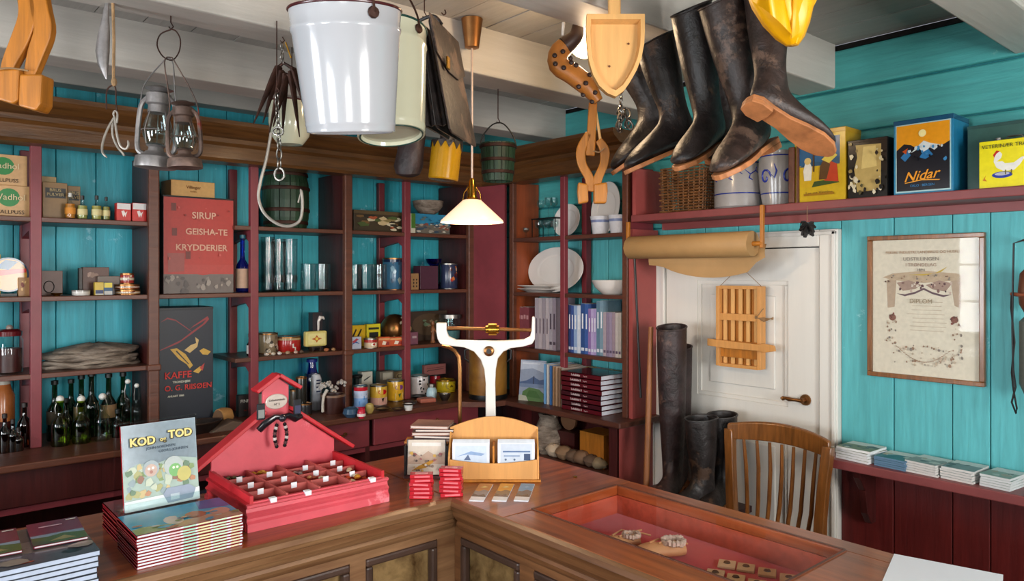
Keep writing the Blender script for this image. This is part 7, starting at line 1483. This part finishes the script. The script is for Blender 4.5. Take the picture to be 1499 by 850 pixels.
l = bpy.data.lights.new('lamp_light', 'POINT'); l.energy = 9; l.color = (1, .72, .45); l.shadow_soft_size = .03; lo = bpy.data.objects.new('lamp_light', l); COL.objects.link(lo); lo.location = (pt.x, pt.y, 1.79)
# -- globe bulb on the ceiling behind the shovel
pt = Pt(856, 62, .00252); t = thing('globe_bulb', 'bright round lit bulb under the ceiling beside the wooden shovel', 'lamp', (pt.x, pt.y, pt.z), YAW)
MB().ball((0, 0, 0), .058, 20).build('glass_globe', 'bulb', t, smooth=True); MB('#c8c0b8').lathe([(.03, .05), (.034, 2.6-pt.z)], n=20).build('holder', 'plain', t, smooth=True)
l = bpy.data.lights.new('bulb_light', 'POINT'); l.energy = 8; l.color = (1, .72, .45); l.shadow_soft_size = .06; lo = bpy.data.objects.new('bulb_light', l); COL.objects.link(lo); lo.location = (pt.x-.05, pt.y-.05, pt.z-.07)
# -- empty hook
t, q = HG('ceiling_hook', 'single empty iron hook in the ceiling between bucket and lamp', 'hook', 651, 14, .0026)
MB().tube(smooth([(0, 0, 2.6-t.location.z), (0, 0, 0), (.004, 0, -.014), (-.004, 0, -.02), (-.012, 0, -.012)]), .0024, 6).build('hook_wire', 'iron', t, smooth=True)
# -- spotted clog
t, q = HG('spotted_boot', 'tan leather slipper boot with dark studs hanging beside the bulb', 'boot', 835, 100, .0023)
pp = smooth([q(846, 38), q(842, 55), q(820, 75), q(818, 95), q(838, 108), q(858, 125), q(876, 148)], 3); rr = [w_.x for w_ in smooth([(.02, 0, 0), (.026, 0, 0), (.036, 0, 0), (.04, 0, 0), (.042, 0, 0), (.038, 0, 0), (.02, 0, 0)], 3)]
MB('#b5702c').tube(pp[5:], rr[5:], 16, flat=.8).build('foot', 'plain', t, smooth=True)
MB('#3c241a').tube(pp[:6], [r+.002 for r in rr[:6]], 16, flat=.8).build('dark_upper', 'plain', t, smooth=True)
SP = [(811, 86), (823, 80), (834, 88), (812, 98), (824, 104), (835, 96), (862, 113), (856, 126), (870, 138), (846, 130), (853, 140), (866, 150), (842, 100)]
for x, y in SP:
    p = q(x, y); best = min(range(len(pp)), key=lambda i: (pp[i]-p).length); d2 = max(0, rr[best]**2-min(rr[best]**2*.85, (pp[best]-p).length**2)); yy_ = -math.sqrt(d2)*.98-.003
    MB('#2c1610').lathe([(0, -.004), (.006, -.003), (.0085, 0)], (p.x, yy_, p.z), 10, axis='y').build('stud', 'plain', t, smooth=True)
MB('#e4e0dc').tube([q(824, 38, -.03), q(822, 58, -.045)], [.006, .004], 6).build('white_tab', 'matte', t, smooth=True)
hook_up(t, q(846, 38), 2.6)
# -- wooden shovel
t, q = HG('wooden_shovel', 'pale carved wooden grain shovel with rounded tip hanging from the beam', 'shovel', 900, 70, .00196)
def outl(k, yo=0):
    pts = [(858, 23), (942, 23)]+[(942-.2*i**1.5*0, 23+8*i) for i in range(1, 6)]
    pts = [(858, 23), (942, 23), (942, 50), (941, 68), (937, 88), (930, 106), (921, 122), (912, 135), (900, 144), (888, 139), (876, 128), (867, 112), (861, 92), (858, 68), (857, 45)]
    cx_, cy_ = 900, 78; return [q(cx_+(x-cx_)*k, cy_+(y-cy_)*(k if y > 50 else k-.02), yo) for x, y in pts]
MB().rings([outl(.9, .03), outl(.97, .018), outl(1, .0), outl(1, -.022), outl(.86, -.022), outl(.8, .004)]).build('blade', 'pinelight', t, smooth=True, ang=35)
bx('handle', 'pinelight', t, -.018, .018, .0, .022, (70-25)*.00196-.01, (70+130)*.00196, bev=.006)
m = MB('#6c3c1c')
for x, y in ((920, 64), (892, 97)): m = MB('#6c3c1c').lathe([(0, -.0005), (.0035, 0), (0, .0005)], q(x, y, -.0), 8, axis='y'); m.build('knot', 'matte', t)
# -- bunch of chain links
t, q = HG('chain_bunch', 'small bunch of shiny steel chain links hanging beside the shovel tip', 'chain', 910, 150, .0024)
rn = random.Random(2)
for i in range(13):
    x = 910+rn.uniform(-11, 12); y = 162+rn.uniform(-6, 24); link(MB(), q(x, y, rn.uniform(-.02, .02)), (rn.uniform(-.5, .5), rn.uniform(-.4, .4), 1), .018, .009, .0034, rn.uniform(0, 3)).build('chain_link', 'steel', t, smooth=True)
for i in range(3): link(MB(), q(909, 140+7*i), (0, 0, 1), .011, .006, .0024, i*PI/2).build('chain_link', 'steel', t, smooth=True)
hook_up(t, q(909, 137), 2.43)
# -- hanging boots
def hboot(label, px, py, ts, xa, za, s, tall, mat, group='hanging leather boots', sole='sole', droop=1):
    """toe direction xa and shaft direction za in (right, away, up) of the viewer; the ankle flexes between them"""
    X = Vector(xa).normalized(); W = Vector(za).normalized(); Zv = (Vector((0, 0, 1)) if droop else W); Zv = (W-X*W.dot(X)).normalized(); Yv = Zv.cross(X)
    lean = max(-.7, min(.7, W.dot(X)/W.dot(Zv)))
    m3 = Matrix((X, Yv, Zv)).transposed(); rot = (Matrix.Rotation(YAW, 3, 'Z') @ m3).to_euler()
    t = boot(label, mat, Pt(px, py, ts), rot, s, group, tall, sole, lean=lean)
    return t
hb = [hboot('old black boot hanging furthest left, rear one of its pair', 976, 200, .00245, (-.72, -.2, -.5), (-.34, .05, .94), .95, .8, 'leather'),
      hboot('old black boot hanging furthest left, front one with pale sole edge', 1002, 215, .00225, (-.8, -.4, -.38), (-.2, .05, .97), .95, .82, 'leather'),
      hboot('slim dark boot hanging second from the left with round open top', 1046, 212, .0021, (-.6, -.72, -.4), (-.13, .02, .99), .95, 1.02, 'leather'),
      hboot('black boot half hidden between the round-topped boot and the brown one', 1072, 205, .00225, (-.45, -.8, -.42), (-.13, .05, .99), .95, 1.0, 'leather'),
      hboot('brown black boot hanging with its toe pointing down at the blue crocks', 1112, 218, .00198, (-.62, -.7, -.4), (-.2, .05, .98), 1.03, 1.0, 'leatherb'),
      hboot('brown black boot hanging furthest right with its tan sole turned forward', 1124, 165, .0018, (.8, .2, -.42), (.02, .3, .95), .84, 1.02, 'leatherb')]
# -- loose black strap between the boots and beam
t, q = HG('leather_strap', 'looped black leather strap between the beam and the boots', 'strap', 1070, 20, .0021)
MB().tube(smooth([q(1062, 30), q(1060, 18), q(1068, 5), q(1074, -8), q(1080, 8), q(1082, 30)]), .009, 8, flat=.4).build('strap_loop', 'leather', t, smooth=True); MB().tube([q(1074, -10), (q(1074, -10).x, .02, 2.5-t.location.z)], .003, 6).build('nail', 'iron', t)
# -- yellow oilskin hat
t, q = HG('oilskin_hat', 'bright yellow oilskin rain hat hanging above the boots', 'hat', 1138, 10, .00168)
tk = .00168
def ell(px, py, rx_, ry, fold=0, n=36, ang=0, ph=0):
    c = q(px, py); out = []
    for i in range(n):
        a = 2*PI*i/n; k = 1+fold*math.sin(a*6+ph); v = Vector((math.cos(a)*rx_*tk*k, math.sin(a)*ry*tk*k, 0)); v = Matrix.Rotation(R(ang), 3, 'Y') @ v; out.append(c+v)
    return out
MB().rings([ell(1138, -95, 38, 32, .02), ell(1139, -60, 50, 40, .03), ell(1141, -25, 52, 42, .04), ell(1146, 5, 46, 38, .05), ell(1151, 32, 34, 32, .06, ph=.5), ell(1156, 53, 21, 21, .07, ph=1), ell(1160, 66, 9, 9, .04)]).build('crown', 'yellowcloth', t, smooth=True, ang=80)
rg = []
for k in range(15):
    u = k/14; a = PI*(.62+.88*u)
    ca, sa = math.cos(a), math.sin(a)
    top = q(1139, -85)+Vector((ca*44*tk, sa*-38*tk if 0 else -abs(sa)*0+math.sin(a+PI)*40*tk*0, 0))
    A0, A1 = q(1100-10*u, -80), q(1084+66*u**1.2, 2+58*u**.85)
    dep = -.055-.03*math.sin(u*PI)
    mid = (A0*.45+A1*.55)+Vector((.01*math.sin(u*9), dep-.018-.006*math.sin(u*14), 0)); A0 = A0+Vector((.03*u, -.02, 0)); A1 = A1+Vector((0, dep*.8, 0))
    e = Vector((.002, .004, .001)); rg.append([A0, mid, A1, A1+e, mid+e, A0+e])
MB().rings(rg).build('brim', 'yellowcloth', t, smooth=True, ang=70)
rg = []
for k in range(9):
    u = k/8; A1 = q(1150+44*u, 64-66*u**1.3); A0 = q(1140+40*u, -90); mid = A0*.4+A1*.6+Vector((.0, -.075+.02*u, 0)); A1 = A1+Vector((0, -.04+.02*u, 0)); e = Vector((-.002, .004, .001)); rg.append([A0, mid, A1, A1+e, mid+e, A0+e])
MB().rings(rg).build('side_lobe', 'yellowcloth', t, smooth=True, ang=70)
m = MB().tube([q(1172, -60, -.035), q(1176, -10, -.05), q(1170, 30, -.045), q(1162, 66, -.015)], .003, 6); m.build('seam', 'yellowcloth', t, smooth=True)
MB().tube([q(1140, -75), (q(1140, -75).x, .05, 2.6-t.location.z)], .003, 6).build('hanging_cord', 'rope', t)
# ceiling vent / dark stain board near the right beams is real: small rusty plate between beams
o = bx('rusty_plate', 'iron', None, Pt(832, 157, .0042).x-.09, Pt(832, 157, .0042).x+.07, 3.37+.1, 3.37+.16, CZ-.008, CZ-.0005); tag(o, 'small dark slotted plate on the ceiling above the corner shelving', 'plate')
